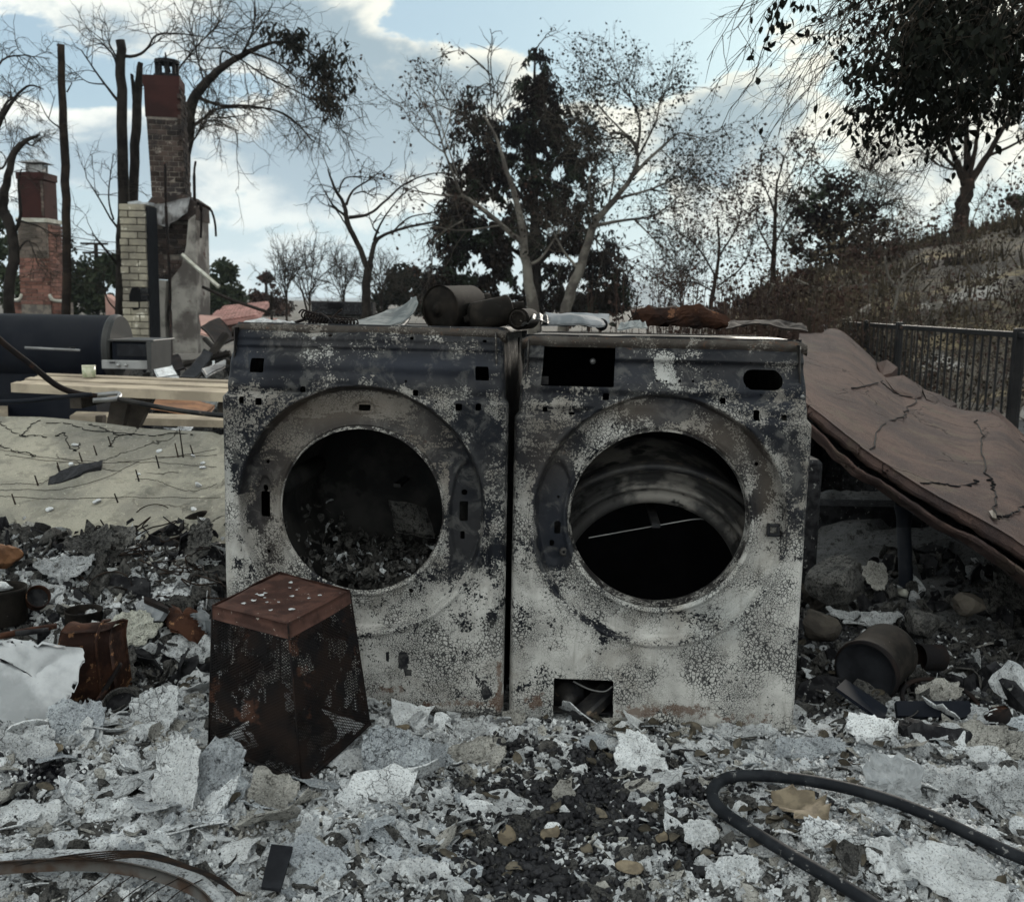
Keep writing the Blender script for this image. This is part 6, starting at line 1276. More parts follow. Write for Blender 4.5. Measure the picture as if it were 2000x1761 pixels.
    while k < 130:
        px, py = rng.uniform(820, 1560), rng.uniform(1440, 1775); p = ground_hit(px, py)
        if rng.rand() > charf(p[0], p[1])**1.5: continue
        s = rng.uniform(.009, .024); M4 = Matrix.Translation(Vector((p[0], p[1], H(p[0], p[1])+s*.3))) @ Matrix.Rotation(rng.uniform(0, 6.28), 4, 'Z') @ Matrix.Rotation(rng.normal()*.6, 4, 'X') @ Matrix.Diagonal(Vector((s*rng.uniform(.8, 1.8), s, s, 1)))
        inst(base[rng.randint(6)], 'charcoal_lump', M4, 'black charcoal lump in the dark patch of the foreground', 'charcoal', 'charcoal lumps in the dark foreground patch'); k += 1
litter()
def leafmesh2(sz, wd, fold, curl, mat, name='fallen_leaf', lobes=0.):
    n_ = 11; t = np.linspace(0, 1, n_); wv = np.sin(np.clip(t, 0, 1)**.85*math.pi)**.7*wd*.5+.006; rows = []
    for a, w_ in zip(t, wv):
        w2 = w_*(1+lobes*math.sin(a*26)); r = []
        for q in (-1, -.55, 0, .55, 1): r.append((q*w2*sz, (a-.5)*sz, fold*abs(q)*w2*sz+curl*sz*(a-.5)**2*1.6+.05*sz*math.sin(a*7+q*2)))
        rows.append(r)
    g = G(); g.slab(np.array(rows), np.array([0, 0, .0012])); g.tube([(0, -.5*sz, .4*curl*sz), (0.01*sz, -.68*sz, .5*curl*sz)], [.0012, .0008], 4); return mk(name, g, mat, (0, 0, 0), True)
def leaves():
    rng = np.random.RandomState(31); ms = [leafmesh2(1., w_, f_, c_, 'leaf_brown') for w_, f_, c_ in ((.52, .25, .25), (.6, .5, .1), (.45, .1, .5), (.58, .3, -.3), (.5, .7, .3))]
    spots = [(1250, 1450, 60, 30, 18), (1350, 1470, 120, 50, 26), (1620, 1490, 70, 40, 16), (1590, 1330, 40, 50, 18), (1600, 1400, 50, 30, 16), (1120, 1500, 90, 60, 16), (1240, 1640, 180, 60, 14), (1450, 1650, 120, 60, 20), (600, 1560, 250, 120, 26), (1000, 1600, 140, 90, 8), (1300, 1720, 200, 40, 12), (1760, 1600, 150, 90, 14), (1890, 1650, 90, 60, 8), (250, 1480, 200, 90, 8), (760, 1380, 60, 14, 5), (1230, 1440, 90, 20, 9)]
    for cx, cy, sx, sy, c in spots:
        for k in range(c):
            px, py = cx+rng.normal()*sx, cy+rng.normal()*sy
            if py > 1770 or py < 1260 or px < 0: continue
            p = ground_hit(px, py)
            if blocked(p[0], p[1]-.04): continue
            if k % 2: continue
            s = rng.uniform(.026, .046); M4 = Matrix.Translation(Vector((p[0], p[1], H(p[0], p[1])+.013+rng.uniform(0, .012)))) @ tilt_to_ground(p[0], p[1], rng, .35) @ Matrix.Scale(s, 4)
            inst(ms[rng.randint(5)], 'fallen_leaf', M4, 'dry brown oval leaf fallen on the ash and debris', 'leaf', 'dry leaves fallen on the ash')
    tan = leafmesh2(1., .62, .2, .2, 'leaf_tan'); big = leafmesh2(1., .75, .3, .15, 'leaf_tan', lobes=.28)
    for px, py, s, rz, me, lab in ((990, 1655, .055, .6, tan, 'pale tan curled leaf on the charcoal patch, largest there'), (912, 1650, .035, .1, tan, 'small tan leaf on the charcoal patch left of the largest one'), (1075, 1650, .055, 1.9, tan, 'tan folded leaf on the charcoal patch right of the largest one'), (1292, 1658, .036, .8, tan, 'tan round leaf at the right side of the charcoal patch'), (1560, 1600, .125, 1.75, big, 'large tan lobed dead leaf under the upper run of the hose'), (432, 1455, .055, 2.1, tan, 'pale ribbed leaf beside the left foot of the basket'), (785, 1440, .038, 1.6, tan, 'olive tan oval leaf right of the basket rim'), (105, 1480, .045, 1.2, tan, 'tan leaf on the ash at the left below the big white sheet'), (1228, 1718, .05, 1.5, tan, 'long tan leaf near the bottom edge right of the charcoal patch')):
        p = ground_hit(px, py); rng2 = np.random.RandomState(int(px)); inst(me, 'fallen_leaf', Matrix.Translation(Vector((p[0], p[1], p[2]+.022))) @ tilt_to_ground(p[0], p[1], rng2, .15, rz) @ Matrix.Scale(s, 4), lab, 'leaf')
leaves()
def rubble():
    rng = np.random.RandomState(41); g2 = {}
    regs = [('left', -1.75, -.72, 2.45, 3.1, 620), ('right', .74, 1.9, 2.5, 3.6, 620)]
    for nm, x0, x1, y0, y1, cnt in regs:
        for mt, fr, s0, s1 in (('ash_dark', .4, .012, .05), ('char', .35, .012, .05), ('ash', .25, .010, .035)):
            g = G(); base = [rockv(rng, 1., .6, 2, .6, 8) for _ in range(5)]+[flakev(rng, 1.2, 10, 2, .35, .4, .08, 1.2) for _ in range(5)]
            for k in range(int(cnt*fr)):
                x, y = rng.uniform(x0, x1), rng.uniform(y0, y1); s = rng.uniform(s0, s1)*rng.uniform(.5, 1.); v, f = base[rng.randint(10)]; R = euler(*rng.uniform(0, 6.28, 3)); g.add(v@R.T*s+np.array([x, y, H(x, y)+s*.3]), f)
            single('rubble', g, mt, {'ash_dark': 'dark grey', 'char': 'black charred', 'ash': 'light grey'}[mt]+(' rubble bits heaped below the cream slab at left' if nm == 'left' else ' rubble bits heaped in the hollow under the rose slab'), 'rubble', kind='stuff')
    # middle distance wreckage behind the table and the machines
    for mt, cnt in (('ash_dark', 330), ('ash_pale', 170), ('char', 300)):
        g = G(); base = [rockv(rng, 1., .6, 2, .6, 8) for _ in range(5)]+[flakev(rng, 1.3, 10, 2, .35, .12, .05, 1.2) for _ in range(5)]
        for k in range(cnt):
            y = rng.uniform(5., 15); x = rng.uniform(-.56, .30)*y; s = rng.uniform(.04, .14)*(.5+y/15)
            v, f = base[rng.randint(10)]; R = euler(*rng.uniform(0, 6.28, 3)); g.add(v@R.T*s+np.array([x, y, H(x, y)+s*.15]), f)
        single('wreckage', g, mt, {'ash_dark': 'dark grey', 'char': 'black charred', 'ash_pale': 'pale'}[mt]+' wreckage bits on the burnt lot behind the table', 'rubble', kind='stuff')
rubble()
# ------------------------------------------------------------------ upturned mesh basket
def basket():
    rng = np.random.RandomState(3)
    f_, l_, r_ = az_(590, 1530, .035), az_(408, 1452, .055), az_(722, 1412, .075); b_ = l_+r_-f_+np.array([0, 0, -.01])
    zt = .37; T = [az_(562, 1217, zt-.004), az_(415, 1182, zt), az_(545, 1116, zt+.004), az_(683, 1152, zt)]; B = [f_, l_, b_, r_]
    for q in (B[2],): q[1] = min(q[1], 2.335)
    T[2][1] = min(T[2][1], 2.34)
    c = sum(B)/4; root = thing('mesh_basket', 'rusty square mesh waste basket standing upside down before the left machine', 'waste basket', (c[0], c[1], .0))
    T = np.array(T); B = np.array(B); s = .0042
    up = (T.mean(0)-B.mean(0)); up /= np.linalg.norm(up); band = .030
    for i in range(4):
        j = (i+1) % 4; t0, t1, b0, b1 = T[i], T[j], B[i], B[j]
        def pt(u, v):  # v 0 top .. 1 bottom
            u = np.asarray(u)[..., None]; v = np.asarray(v)[..., None]; p = (t0*(1-u)+t1*u)*(1-v)+(b0*(1-u)+b1*u)*v
            nrm = np.cross(t1-t0, b0-t0); nrm /= np.linalg.norm(nrm); return p+nrm*(.006*np.sin(u*math.pi)*np.sin(v*math.pi)+.004*fbm(u[..., 0]*3+i, v[..., 0]*3, 2, i)[..., None])
        wdt = (np.linalg.norm(t1-t0)+np.linalg.norm(b1-b0))/2; hgt = np.linalg.norm((b0+b1)/2-(t0+t1)/2)
        nu = int(wdt/.0052); nv = int(hgt/.0036); v0 = band/hgt; g = G()
        # expanded metal: diamonds from two families of flat strands
        us = np.linspace(0, 1, nu+1); vs_ = np.linspace(v0, 1, nv+1); U, V = np.meshgrid(us, vs_); P = pt(U, V)
        A_, B_, C_, D_ = P[:-1, :-1], P[:-1, 1:], P[1:, 1:], P[1:, :-1]; par = (np.add.outer(np.arange(nv), np.arange(nu)) % 2).astype(bool)
        p0 = np.where(par[..., None], A_, B_); p1 = np.where(par[..., None], C_, D_); p0 = p0.reshape(-1, 3); p1 = p1.reshape(-1, 3)
        nrm = np.cross(t1-t0, b0-t0); nrm /= np.linalg.norm(nrm); d = p1-p0; sd_ = np.cross(d, nrm); sd_ /= np.linalg.norm(sd_, axis=1, keepdims=True); h = .00098
        # blobs of fused soot keep some cells shut
        v = np.stack([p0-sd_*h, p0+sd_*h, p1+sd_*h, p1-sd_*h, p0+nrm*h, p1+nrm*h], 1).reshape(-1, 3); n_ = len(p0); k = np.arange(n_)[:, None]*6
        fc = np.concatenate([k+np.array([[0, 1, 2, 3]]), ], 0); g.add(v, fc); g.Fc += (k+np.array([[0, 3, 5, 4]])).tolist()+(k+np.array([[1, 4, 5, 2]])).tolist()
        Uc = ((U[:-1, :-1]+U[1:, 1:])/2).reshape(-1); Vc = ((V[:-1, :-1]+V[1:, 1:])/2).reshape(-1)
        shut = (fbm(Uc*5+i*7, Vc*6, 4, 12)+.35*fbm(Uc*22, Vc*26, 2, 9)) > .08
        q = np.stack([A_, B_, C_, D_], 2).reshape(-1, 4, 3)[shut]+nrm*(-.0006); g.add(q.reshape(-1, 3), np.arange(len(q)*4).reshape(-1, 4))
        part(root, 'mesh_panel', g, 'rust_dark')
        Pb = pt(*np.meshgrid(np.linspace(0, 1, 14), np.linspace(0, v0, 4))); part(root, 'band', G().slab(Pb, nrm*-.0012), 'rust_top', True)
    # solid base, now on top, slightly dished
    n_ = 26; U, V = np.meshgrid(np.linspace(0, 1, n_), np.linspace(0, 1, n_)); P = (T[0]*(1-U[..., None])+T[1]*U[..., None])*(1-V[..., None])+(T[3]*(1-U[..., None])+T[2]*U[..., None])*V[..., None]
    e = np.minimum(np.minimum(U, 1-U), np.minimum(V, 1-V)); P[..., 2] += -.004*(1-ss(e, 0, .05))-.006*ss(e, .1, .5)+.003*fbm(U*4, V*4, 3, 2); part(root, 'base_plate', G().slab(P, np.array([0, 0, .002])), 'rust_top', True)
    for k in range(4):
        j = (k+1) % 4; m_ = (B[k]+B[j])/2; part(root, 'rim_wire', G().tube(smoothpath([B[k], m_+np.array([0, 0, .002*(-1)**k]), B[j]], 10), .0048, 7), 'rust_dark', True)
        part(root, 'corner_seam', G().tube([T[k], (T[k]+B[k])/2, B[k]], .0022, 5), 'rust_dark', True)
    # charred contents showing through
    for i, (a, mt, nm, lab) in enumerate(((14, 'char', 'charred_lump', 'black charred lump inside the upturned mesh basket'), (8, 'ash_dark', 'ash_lump', 'dark ash lump inside the upturned mesh basket'), (4, 'ash', 'ash_lump', 'grey ash lump inside the upturned mesh basket'))):
        for k in range(a):
            u, v = rng.uniform(.22, .78, 2); p = (B[0]*(1-u)+B[1]*u)*(1-v)+(B[3]*(1-u)+B[2]*u)*v; s_ = rng.uniform(.03, .055); p = p*.9+c*.1; p[2] = s_*.5+rng.uniform(.02, .10)*(k % 3)*.8
            single(nm, rock(rng, s_, .8, p, 2, .9), mt, lab, 'debris', 'burnt remains inside the mesh basket')
    # flakes lying on top
    for k in range(16):
        u, v = rng.uniform(.15, .85, 2); p = (T[0]*(1-u)+T[1]*u)*(1-v)+(T[3]*(1-u)+T[2]*u)*v; vv, ff = flakev(rng, rng.uniform(.002, .007), 9, 1, .3, .2, .1); g = G(); g.add(vv+p+np.array([0, 0, .001]), ff); single('ash_chip', g, 'ash_pale', 'tiny pale ash chip lying on the rusty top of the basket', 'ash flake', 'ash chips on top of the basket')
basket()
# ------------------------------------------------------------------ things on top of the machines
def fr_(ax):
    ax = np.asarray(ax, float); ax /= np.linalg.norm(ax); return ax
def canister(px, py, Y, rpx, ax, L, lab, knob=True, mat='canister_steel', dome=.25, name='steel_canister', grp='scorched canisters on the machines'):
    c = ay(px, py, Y); r = rpx*Y/F; ax = fr_(ax)
    root = thing(name, lab, 'canister', (c[0], c[1], c[2]-r), grp)
    part(root, 'body', G().lathe([(r*.96, .008), (r*1.0, .0), (r, .006), (r*.965, .010), (r*.965, L*.97), (r*.9, L), (0, L+.004)], c, ax, 56), mat, True)
    part(root, 'end_plate', G().lathe([(0, -.002), (r*.30, -.001), (r*.6, .001), (r*.93, .003), (r*.97, .010)], c, ax, 48), mat, True)
    if knob: kc = c+np.array([-.004, 0, -.002]); part(root, 'fitting', G().lathe([(0, -.010), (r*.17, -.010), (r*.20, -.006), (r*.20, -.001), (r*.30, -.001), (r*.34, .002)], kc, ax, 28), mat, True)
    return root
canister(858, 603, 2.56, 45, (.60, .80, .04), .125, 'largest round canister with its flat end facing forward, on the left machine')
def domed(px, py, Y, rpx, ax, L, lab):
    c = ay(px, py, Y); r = rpx*Y/F; ax = fr_(ax); root = thing('steel_canister', lab, 'canister', (c[0], c[1], c[2]-r), 'scorched canisters on the machines')
    pr = [(0, -.004), (r*.25, -.003), (r*.28, .002)]+[(r*(.3+.7*math.sin(a)), .004+r*.55*(1-math.cos(a))) for a in np.linspace(0, math.pi/2, 9)]+[(r, L*.6), (r, L*.86), (r*1.04, L*.87), (r*1.04, L*.93), (r*.9, L*.96), (0, L*.97)]
    part(root, 'body', G().lathe(pr, c, ax, 52), 'canister_steel', True)
    part(root, 'nozzle', G().lathe([(r*.22, -.008), (r*.22, .006), (r*.14, .006), (r*.14, -.008), (r*.22, -.008)], c, ax, 24), 'canister_steel', True); return root
domed(912, 623, 2.55, 29, (.93, .25, .22), .118, 'domed canister lying across the middle, between the largest and the smallest')
canister(1012, 623, 2.50, 21, (.30, .95, .0), .10, 'smallest canister with a ringed end, wedged over the gap between the machines', knob=False)
c = ay(1012, 623, 2.495); single('ring_cap', G().lathe([(.017, -.004), (.019, -.006), (.021, -.004), (.020, .002), (.017, .002), (.017, -.004)], c, fr_((.30, .95, 0)), 32), 'canister_steel', 'raised ring on the smallest canister', 'ring', smooth=True)
for lab, pts, r in (('short stub of pipe leaning behind the domed canister', [(905, 600, 2.62), (955, 588, 2.66)], .021), ('upper short pipe stub with an angled end behind the domed canister', [(912, 577, 2.70), (948, 590, 2.66)], .014), ('thin elbow pipe sticking up behind the canisters', [(928, 572, 2.72), (945, 580, 2.68), (962, 594, 2.66)], .008), ('short tube right of the domed canister', [(975, 600, 2.60), (1022, 596, 2.62)], .010), ('wide tube under the pipe stubs', [(890, 612, 2.62), (950, 602, 2.64)], .022)):
    P = smoothpath([ay(*q) for q in pts], 8); single('pipe_stub', G().tube(P, [r, r, r*.98, r, r, r, r, r*1.05], 18), 'canister_steel', lab, 'pipe', smooth=True)
def top_sheet(pts, mat, lab, name, cat, sd=1, amp=.006, th=.003, n=(16, 22), fr=16):
    """ruled sheet between a front and a back edge, edges in picture + depth"""
    a = smoothpath([ay(*q) for q in pts[0]], n[1]); b = smoothpath([ay(*q) for q in pts[1]], n[1]); t = np.linspace(0, 1, n[0])[:, None, None]; P = a[None]*(1-t)+b[None]*t
    P[..., 2] += amp*.6*np.sin(np.arange(n[1])*1.1)[None]*np.sin(t[..., 0]*3.1); P = noisy(P, amp, sd, fr); return single(name, G().slab(P, np.array([0, 0, th])), mat, lab, cat, smooth=True)
top_sheet(([(650, 640, 2.50), (700, 638, 2.50), (760, 634, 2.50), (795, 622, 2.52), (815, 592, 2.54)], [(690, 632, 2.72), (740, 612, 2.72), (780, 598, 2.70), (800, 586, 2.66), (816, 580, 2.62)]), 'fabric_grey', 'grey wrinkled glass-fibre cloth draped on the left machine beside the largest canister', 'fibre_cloth', 'cloth', 2, .007)
top_sheet(([(730, 645, 2.47), (760, 644, 2.47), (790, 638, 2.49)], [(745, 636, 2.6), (770, 630, 2.6), (800, 620, 2.58)]), 'flashing', 'small crumpled foil piece at the foot of the largest canister', 'foil_piece', 'foil', 5, .006)
top_sheet(([(470, 642, 2.48), (520, 640, 2.50), (580, 642, 2.49)], [(480, 628, 2.75), (530, 622, 2.78), (585, 628, 2.7)]), 'ash', 'thin ash crust on the left rear of the left machine', 'ash_crust', 'debris', 6, .008)
g = G(); t = np.linspace(0, 15*2*math.pi, 260); a, b = ay(590, 612, 2.66), ay(672, 636, 2.56); ax = (b-a)/np.linalg.norm(b-a); s1 = np.cross(ax, [0, 0, 1.]); s1 /= np.linalg.norm(s1); s2 = np.cross(s1, ax)
P = a+(b-a)*(t/t[-1])[:, None]+.010*(np.cos(t)[:, None]*s1+np.sin(t)[:, None]*s2); single('coil_spring', G().tube(P, .0022, 5), 'rust_dark', 'dark coil spring stretched out on the left machine', 'spring', smooth=True)
a, b = ay(600, 628, 2.60), ay(700, 630, 2.56); ax = (b-a)/np.linalg.norm(b-a); s1 = np.cross(ax, [0, 0, 1.]); s1 /= np.linalg.norm(s1); s2 = np.cross(s1, ax)
P = a+(b-a)*(t/t[-1])[:, None]+.008*(np.cos(t)[:, None]*s1+np.sin(t)[:, None]*s2); single('coil_spring', G().tube(P, .002, 5), 'rust_dark', 'second coil spring lying flat below the first, on the left machine', 'spring', smooth=True)
for i, (lab, pts) in enumerate((('thin stick poking up between the springs and the cloth', [(640, 635, 2.56), (655, 615, 2.6), (668, 604, 2.6)]), ('flat dark rod behind the coil springs', [(560, 636, 2.62), (620, 618, 2.66), (690, 622, 2.66)]), ('short forked twig between the springs', [(625, 612, 2.6), (640, 622, 2.58), (652, 634, 2.56)]))):
    single('charred_stick', G().tube(smoothpath([ay(*q) for q in pts], 8), [.004]*4+[.0025]*4, 5), 'rust_dark', lab, 'stick', smooth=True)
# white plastic package on the right machine
root = thing('plastic_package', 'crumpled white plastic package lying on the right machine near the gap', 'package', ay(1125, 640, 2.5))
n1, n2 = 16, 26; U, V = np.meshgrid(np.linspace(-1, 1, n2), np.linspace(-1, 1, n1)); c = ay(1122, 634, 2.58); hgt = .024*np.clip(1-np.abs(U)**4, 0, 1)**.5*np.clip(1-np.abs(V)**4, 0, 1)**.5*(1-.22*U)
P = c+np.stack([U*.078+.01*V, V*.06, hgt-.002*V], -1); part(root, 'wrap', G().slab(noisy(P, .008, 5, 26), np.array([0, 0, .003])), 'plastic_white', True)
P = c+np.stack([U*.082+.012, V*.012+.066, .016+.012*V+0*U], -1); part(root, 'back_flap', G().slab(noisy(P, .005, 8, 22), np.array([0, .002, .002])), 'plastic_white', True)
c = ay(1176, 634, 2.62); part(root, 'roll_end', G().lathe([(.004, 0), (.014, 0), (.016, .003), (.014, .02)], c, (-.2, 1, 0), 18), 'slate_dark', True)
# charred wood chunk
def chunk(pts_t, pts_b, Y, D, mat, lab, name, cat, sd=1, amp=.012, n=26):
    t = smoothpath([ay(x, y, Y) for x, y in pts_t], n); b = smoothpath([ay(x, y, Y) for x, y in pts_b], n)
    rows = []
    for k in np.linspace(0, 1, 7): rows.append(b*(1-k)+t*k+np.array([0, -.012*math.sin(k*math.pi), 0]))
    for k in np.linspace(.15, 1, 5): rows.append(t*(1-k*.25)+b*k*.25+np.array([0, D*k, 0]))
    for k in np.linspace(.3, 1, 3): rows.append((t*.75+b*.25)*(1-k)+b*k+np.array([0, D, 0]))
    P = noisy(np.array(rows), amp, sd, 30); P = noisy(P, amp*.5, sd+5, 80); g = G(); g.grid(P); m = len(rows)
    g.Fc.append([i*n for i in range(m)]); g.Fc.append([i*n+n-1 for i in range(m)][::-1]); return single(name, g, mat, lab, cat)
chunk([(1238, 602), (1290, 601), (1340, 594), (1375, 598), (1415, 614), (1440, 630)], [(1250, 630), (1290, 636), (1330, 637), (1370, 638), (1400, 640), (1440, 640)], 2.62, .09, 'char_wood', 'thick reddish charred wood chunk lying on the right machine', 'charred_wood', 'wood', 3)
for i, (lab, pts, m) in enumerate((('thin curled bark sliver right of the charred chunk', ([(1420, 640, 2.44), (1470, 634, 2.44), (1520, 636, 2.44), (1575, 642, 2.42)], [(1425, 628, 2.56), (1480, 624, 2.55), (1530, 628, 2.54), (1575, 634, 2.52)]), 'rust_dark'), ('pale thin crust flat between the package and the charred chunk', ([(1205, 640, 2.5), (1240, 639, 2.5), (1262, 640, 2.5)], [(1210, 628, 2.56), (1240, 625, 2.56), (1260, 630, 2.56)]), 'fabric_grey'), ('small rolled crust at the left front corner of the right machine', ([(1022, 632, 2.46), (1050, 622, 2.48), (1075, 628, 2.46)], [(1030, 622, 2.56), (1050, 614, 2.56), (1070, 620, 2.56)]), 'soot_steel'))):
    top_sheet(pts, m, lab, 'crust_piece', 'debris', 11+i, .010)
for k, pts in enumerate(([(1222, 636), (1232, 622), (1240, 612), (1244, 600)], [(1232, 622), (1226, 614)], [(1236, 616), (1250, 608)])):
    single('bent_wire', G().tube(smoothpath([ay(x, y, 2.56) for x, y in pts], 8), .0016, 4), 'wire', ('thin wire sprig sticking up left of the charred chunk', 'short side wire of the sprig, pointing left', 'short side wire of the sprig, pointing right')[k], 'wire')
# ash and debris inside the left drum
rng = np.random.RandomState(8)
cu, cv = LP.uv(707, 998)
g1, g2 = G(), G()
for k in range(1100):
    w_ = rng.uniform(-.50, -.09); a = rng.normal()*.50-math.pi/2; rr = .235-rng.rand()**1.5*.07*(1-abs(a+math.pi/2)*.6); p = LP.P(np.array(cu+math.cos(a)*rr), np.array(cv+math.sin(a)*rr), w_); s = rng.uniform(.003, .012); v, f = flakev(rng, s, 9, 1, .35, .4, .1, 1.3); (g1 if k % 9 else g2).add(v@euler(*rng.normal(size=3)).T+p, f)
single('drum_debris', g1, 'ash_dark', 'dark burnt scraps lying in the bottom of the left drum', 'debris', kind='stuff'); single('drum_debris', g2, 'ash', 'grey ash scraps lying in the bottom of the left drum', 'debris', kind='stuff')

# ------------------------------------------------------------------ black hose
pts = [(2060, 1738), (1990, 1716), (1900, 1672), (1800, 1620), (1700, 1585), (1600, 1560), (1500, 1548), (1440, 1546), (1398, 1556), (1382, 1585), (1400, 1618), (1450, 1650), (1520, 1695), (1600, 1745), (1680, 1790), (1760, 1850)]
hz_ = [.05, .05, .06, .07, .075, .075, .07, .06, .05, .045, .045, .05, .055, .055, .055, .05]
P = [ground_hit(x, y)+np.array([0, 0, .034]) for x, y in pts]; P = smoothpath(P, 90)
for _ in range(30): P[1:-1] = (P[:-2]+P[1:-1]*2+P[2:])/4
P[:, 2] += .004; r = .0118
root = thing('rubber_hose', 'thick black rubber hose bent into a hairpin over the foreground ash at right', 'hose', (*P[45][:2], 0)); part(root, 'tube', G().tube(P, r, 20), 'rubber', True)
# ------------------------------------------------------------------ curved rusty strip and wires lower left
arc = [(-60, 1702), (0, 1694), (90, 1688), (180, 1688), (260, 1698), (330, 1716), (390, 1745), (430, 1790)]; P = smoothpath([az_(x, y, .055) for x, y in arc], 50); rows = [P+np.array([0, 0, .012]), P+np.array([0, .004, .002]), P+np.array([0, .006, -.014])]
single('curved_strip', G().slab(np.array(rows), np.array([0, .004, 0])), 'strip_mixed', 'curved rusty metal strip at the lower left edge', 'metal strip', smooth=True)
P2 = smoothpath([az_(x, y-8, .062) for x, y in arc], 50); single('curved_strip', G().slab(np.array([P2, P2+np.array([0, .02, .003]), P2+np.array([0, .035, 0])]), np.array([0, 0, .003])), 'ash', 'grey ash coated flange lying along the top of the curved rusty strip', 'metal strip', smooth=True)
for k in range(5):
    q = [(30+k*30, 1690-k*5), (150+k*10, 1668+k*3), (280, 1662+k*3), (370+k*6, 1690+k*4), (430+k*6, 1715+k*6), (462+k*4, 1748)]; single('rusty_wire', G().tube(smoothpath([az_(x, y, .065+.003*k) for x, y in q], 26), .0016, 4), 'wire', 'thin rusty wire bowed above the curved metal strip', 'wire', 'rusty wires above the curved strip', smooth=True)
for k in range(5):
    q = [(120+k*48, 1775), (170+k*45, 1740), (215+k*45, 1705+k*3)]; single('rusty_wire', G().tube(smoothpath([az_(x, y, .045+.012*i) for i, (x, y) in enumerate(q)], 8), .0012, 4), 'wire', 'straight dark wire slanting under the curved metal strip', 'wire', 'straight wires under the curved strip', smooth=True)
def slatpiece(pts, z0, z1, th, mat, lab, name, cat, bev=.0):
    v = np.array([az_(x, y, z0+(z1-z0)*k) for (x, y, k) in pts]); e1 = v[1]-v[0]; e2 = v[-1]-v[0]; n_ = np.cross(e1, e2); n_ /= np.linalg.norm(n_); n_ = n_ if n_[2] > 0 else -n_; return single(name, G().prism(v+n_*th*.5, -n_*th), mat, lab, cat)
slatpiece([(530, 1650, 1), (572, 1655, 1), (548, 1738, 0), (510, 1734, 0)], .038, .052, .006, 'slate_dark', 'flat dark slate tile lying at the bottom left of centre', 'slate_tile', 'tile')
# ------------------------------------------------------------------ left pile: sheet, canister, pots
q = [(-40, 1250, .22), (40, 1250, .23), (100, 1256, .22), (166, 1262, .20), (160, 1300, .17), (135, 1350, .12), (110, 1400, .07), (60, 1418, .05), (0, 1415, .05), (-40, 1400, .06)]
def fan(ptsz, mat, lab, name, cat, amp=.008, n=9, th=.006, bulge=.02, sd=4):
    rim = smoothpath([az_(x, y, z) for x, y, z in ptsz+[ptsz[0]]], 48)[:-1]; c = rim.mean(0); rows = []
    jit = .004*np.random.RandomState(sd).normal(size=rim.shape)
    for k in np.linspace(.02, 1, n): rows.append(c+(rim-c)*k+jit*(k > .95)+np.array([0, -.3, .8])*bulge*(1-k**2))
    P = np.array(rows); P = np.concatenate([P, P[:, :1]], 1); P = noisy(P, amp, sd, 12); P = noisy(P, amp*.25, sd, 50); P[:, -1] = P[:, 0]; return single(name, G().slab(P, np.array([0, .3, .9])*th), mat, lab, cat, smooth=True)
fan(q, 'sheet_white', 'large buckled whitish sheet leaning at the left edge before the rusty canister', 'white_sheet', 'sheet', .016, sd=6)
def boxcan():
    root = thing('rusty_canister', 'rusty orange box canister half hidden behind the white sheet at left', 'canister', (*az_(165, 1370, .03)[:2], .0))
    a = az_(104, 1243, .22); b = az_(205, 1236, .22); c = az_(222, 1372, .03); d = az_(112, 1392, .03); bk = np.array([.015, .07, .0])
    F0 = [a, b, c, d]; n_ = 12
    U, V = np.meshgrid(np.linspace(0, 1, n_), np.linspace(0, 1, n_)); P = (a*(1-U[..., None])+b*U[..., None])*(1-V[..., None])+(d*(1-U[..., None])+c*U[..., None])*V[..., None]
    e = np.minimum(U, 1-U); ev = V; P[..., 1] += .018*(1-ss(e, 0, .16))+.02*(1-ss(ev, 0, .14)); P = noisy(P, .005, 3, 9); part(root, 'front', G().slab(P, np.array([0, -.003, 0])), 'rust_orange', True)
    top = np.array([P[0]+bk*k+np.array([0, 0, .012*math.sin(k*math.pi)]) for k in np.linspace(0, 1, 8)]); part(root, 'top', G().slab(top, np.array([0, 0, .003])), 'rust_orange', True)
    side = np.array([P[:, -1]+bk*k for k in np.linspace(0, 1, 6)]); part(root, 'side', G().slab(side, np.array([.003, 0, 0])), 'rust_orange', True)
    sm_ = np.concatenate([[P[0, 8]+bk*.9+np.array([0, 0, .010]), P[0, 8]+bk*.5+np.array([0, 0, .016])], P[:, 9]+np.array([0, -.004, 0])]); part(root, 'seam', G().tube(sm_, .0035, 6), 'rust_orange', True)
boxcan()
def pot(px, py, z, r, h, lab, mat='canister_steel', ax=(0, 0, 1), name='metal_pot', rim=True, inner='char', cat='pot', grp=None):
    c = az_(px, py, z) if not isinstance(px, np.ndarray) else px; ax = fr_(ax); root = thing(name, lab, cat, c, grp); ref = (0, 1, 0) if abs(ax[2]) > .7 else (0, 0, 1)
    part(root, 'wall', G().lathe([(r*.94, 0), (r, .004), (r, h*.9), (r*1.03, h*.92), (r*1.03, h), (r*.97, h), (r*.95, h*.9), (r*.93, .006)], c, ax, 44, ref=ref), mat, True)
    part(root, 'bottom', G().lathe([(0, .004), (r*.95, .004)], c, ax, 30, ref=ref), mat)
    if inner: part(root, 'inside', G().lathe([(0, h*.45), (r*.5, h*.5), (r*.93, h*.42)], c, ax, 30, ref=ref), inner, True)
    return root
pot(5, 1214, .14, .062, .095, 'dark cylindrical tin with ash on its lid at the left edge'); c = az_(5, 1145, .235)
single('ash_lump', rock(np.random.RandomState(2), .030, .5, c, 2, .8), 'ash_pale', 'white ash lump on the lid of the dark tin at the left edge', 'debris')
pot(165, 1232, .115, .047, .060, 'open dark round pot left of the box flap, its black inside showing')
pot(70, 1172, .19, .030, .035, 'small rusty cup behind the dark tin at left', 'rust_orange', (.5, -.6, .5), 'rusty_cup', cat='cup')
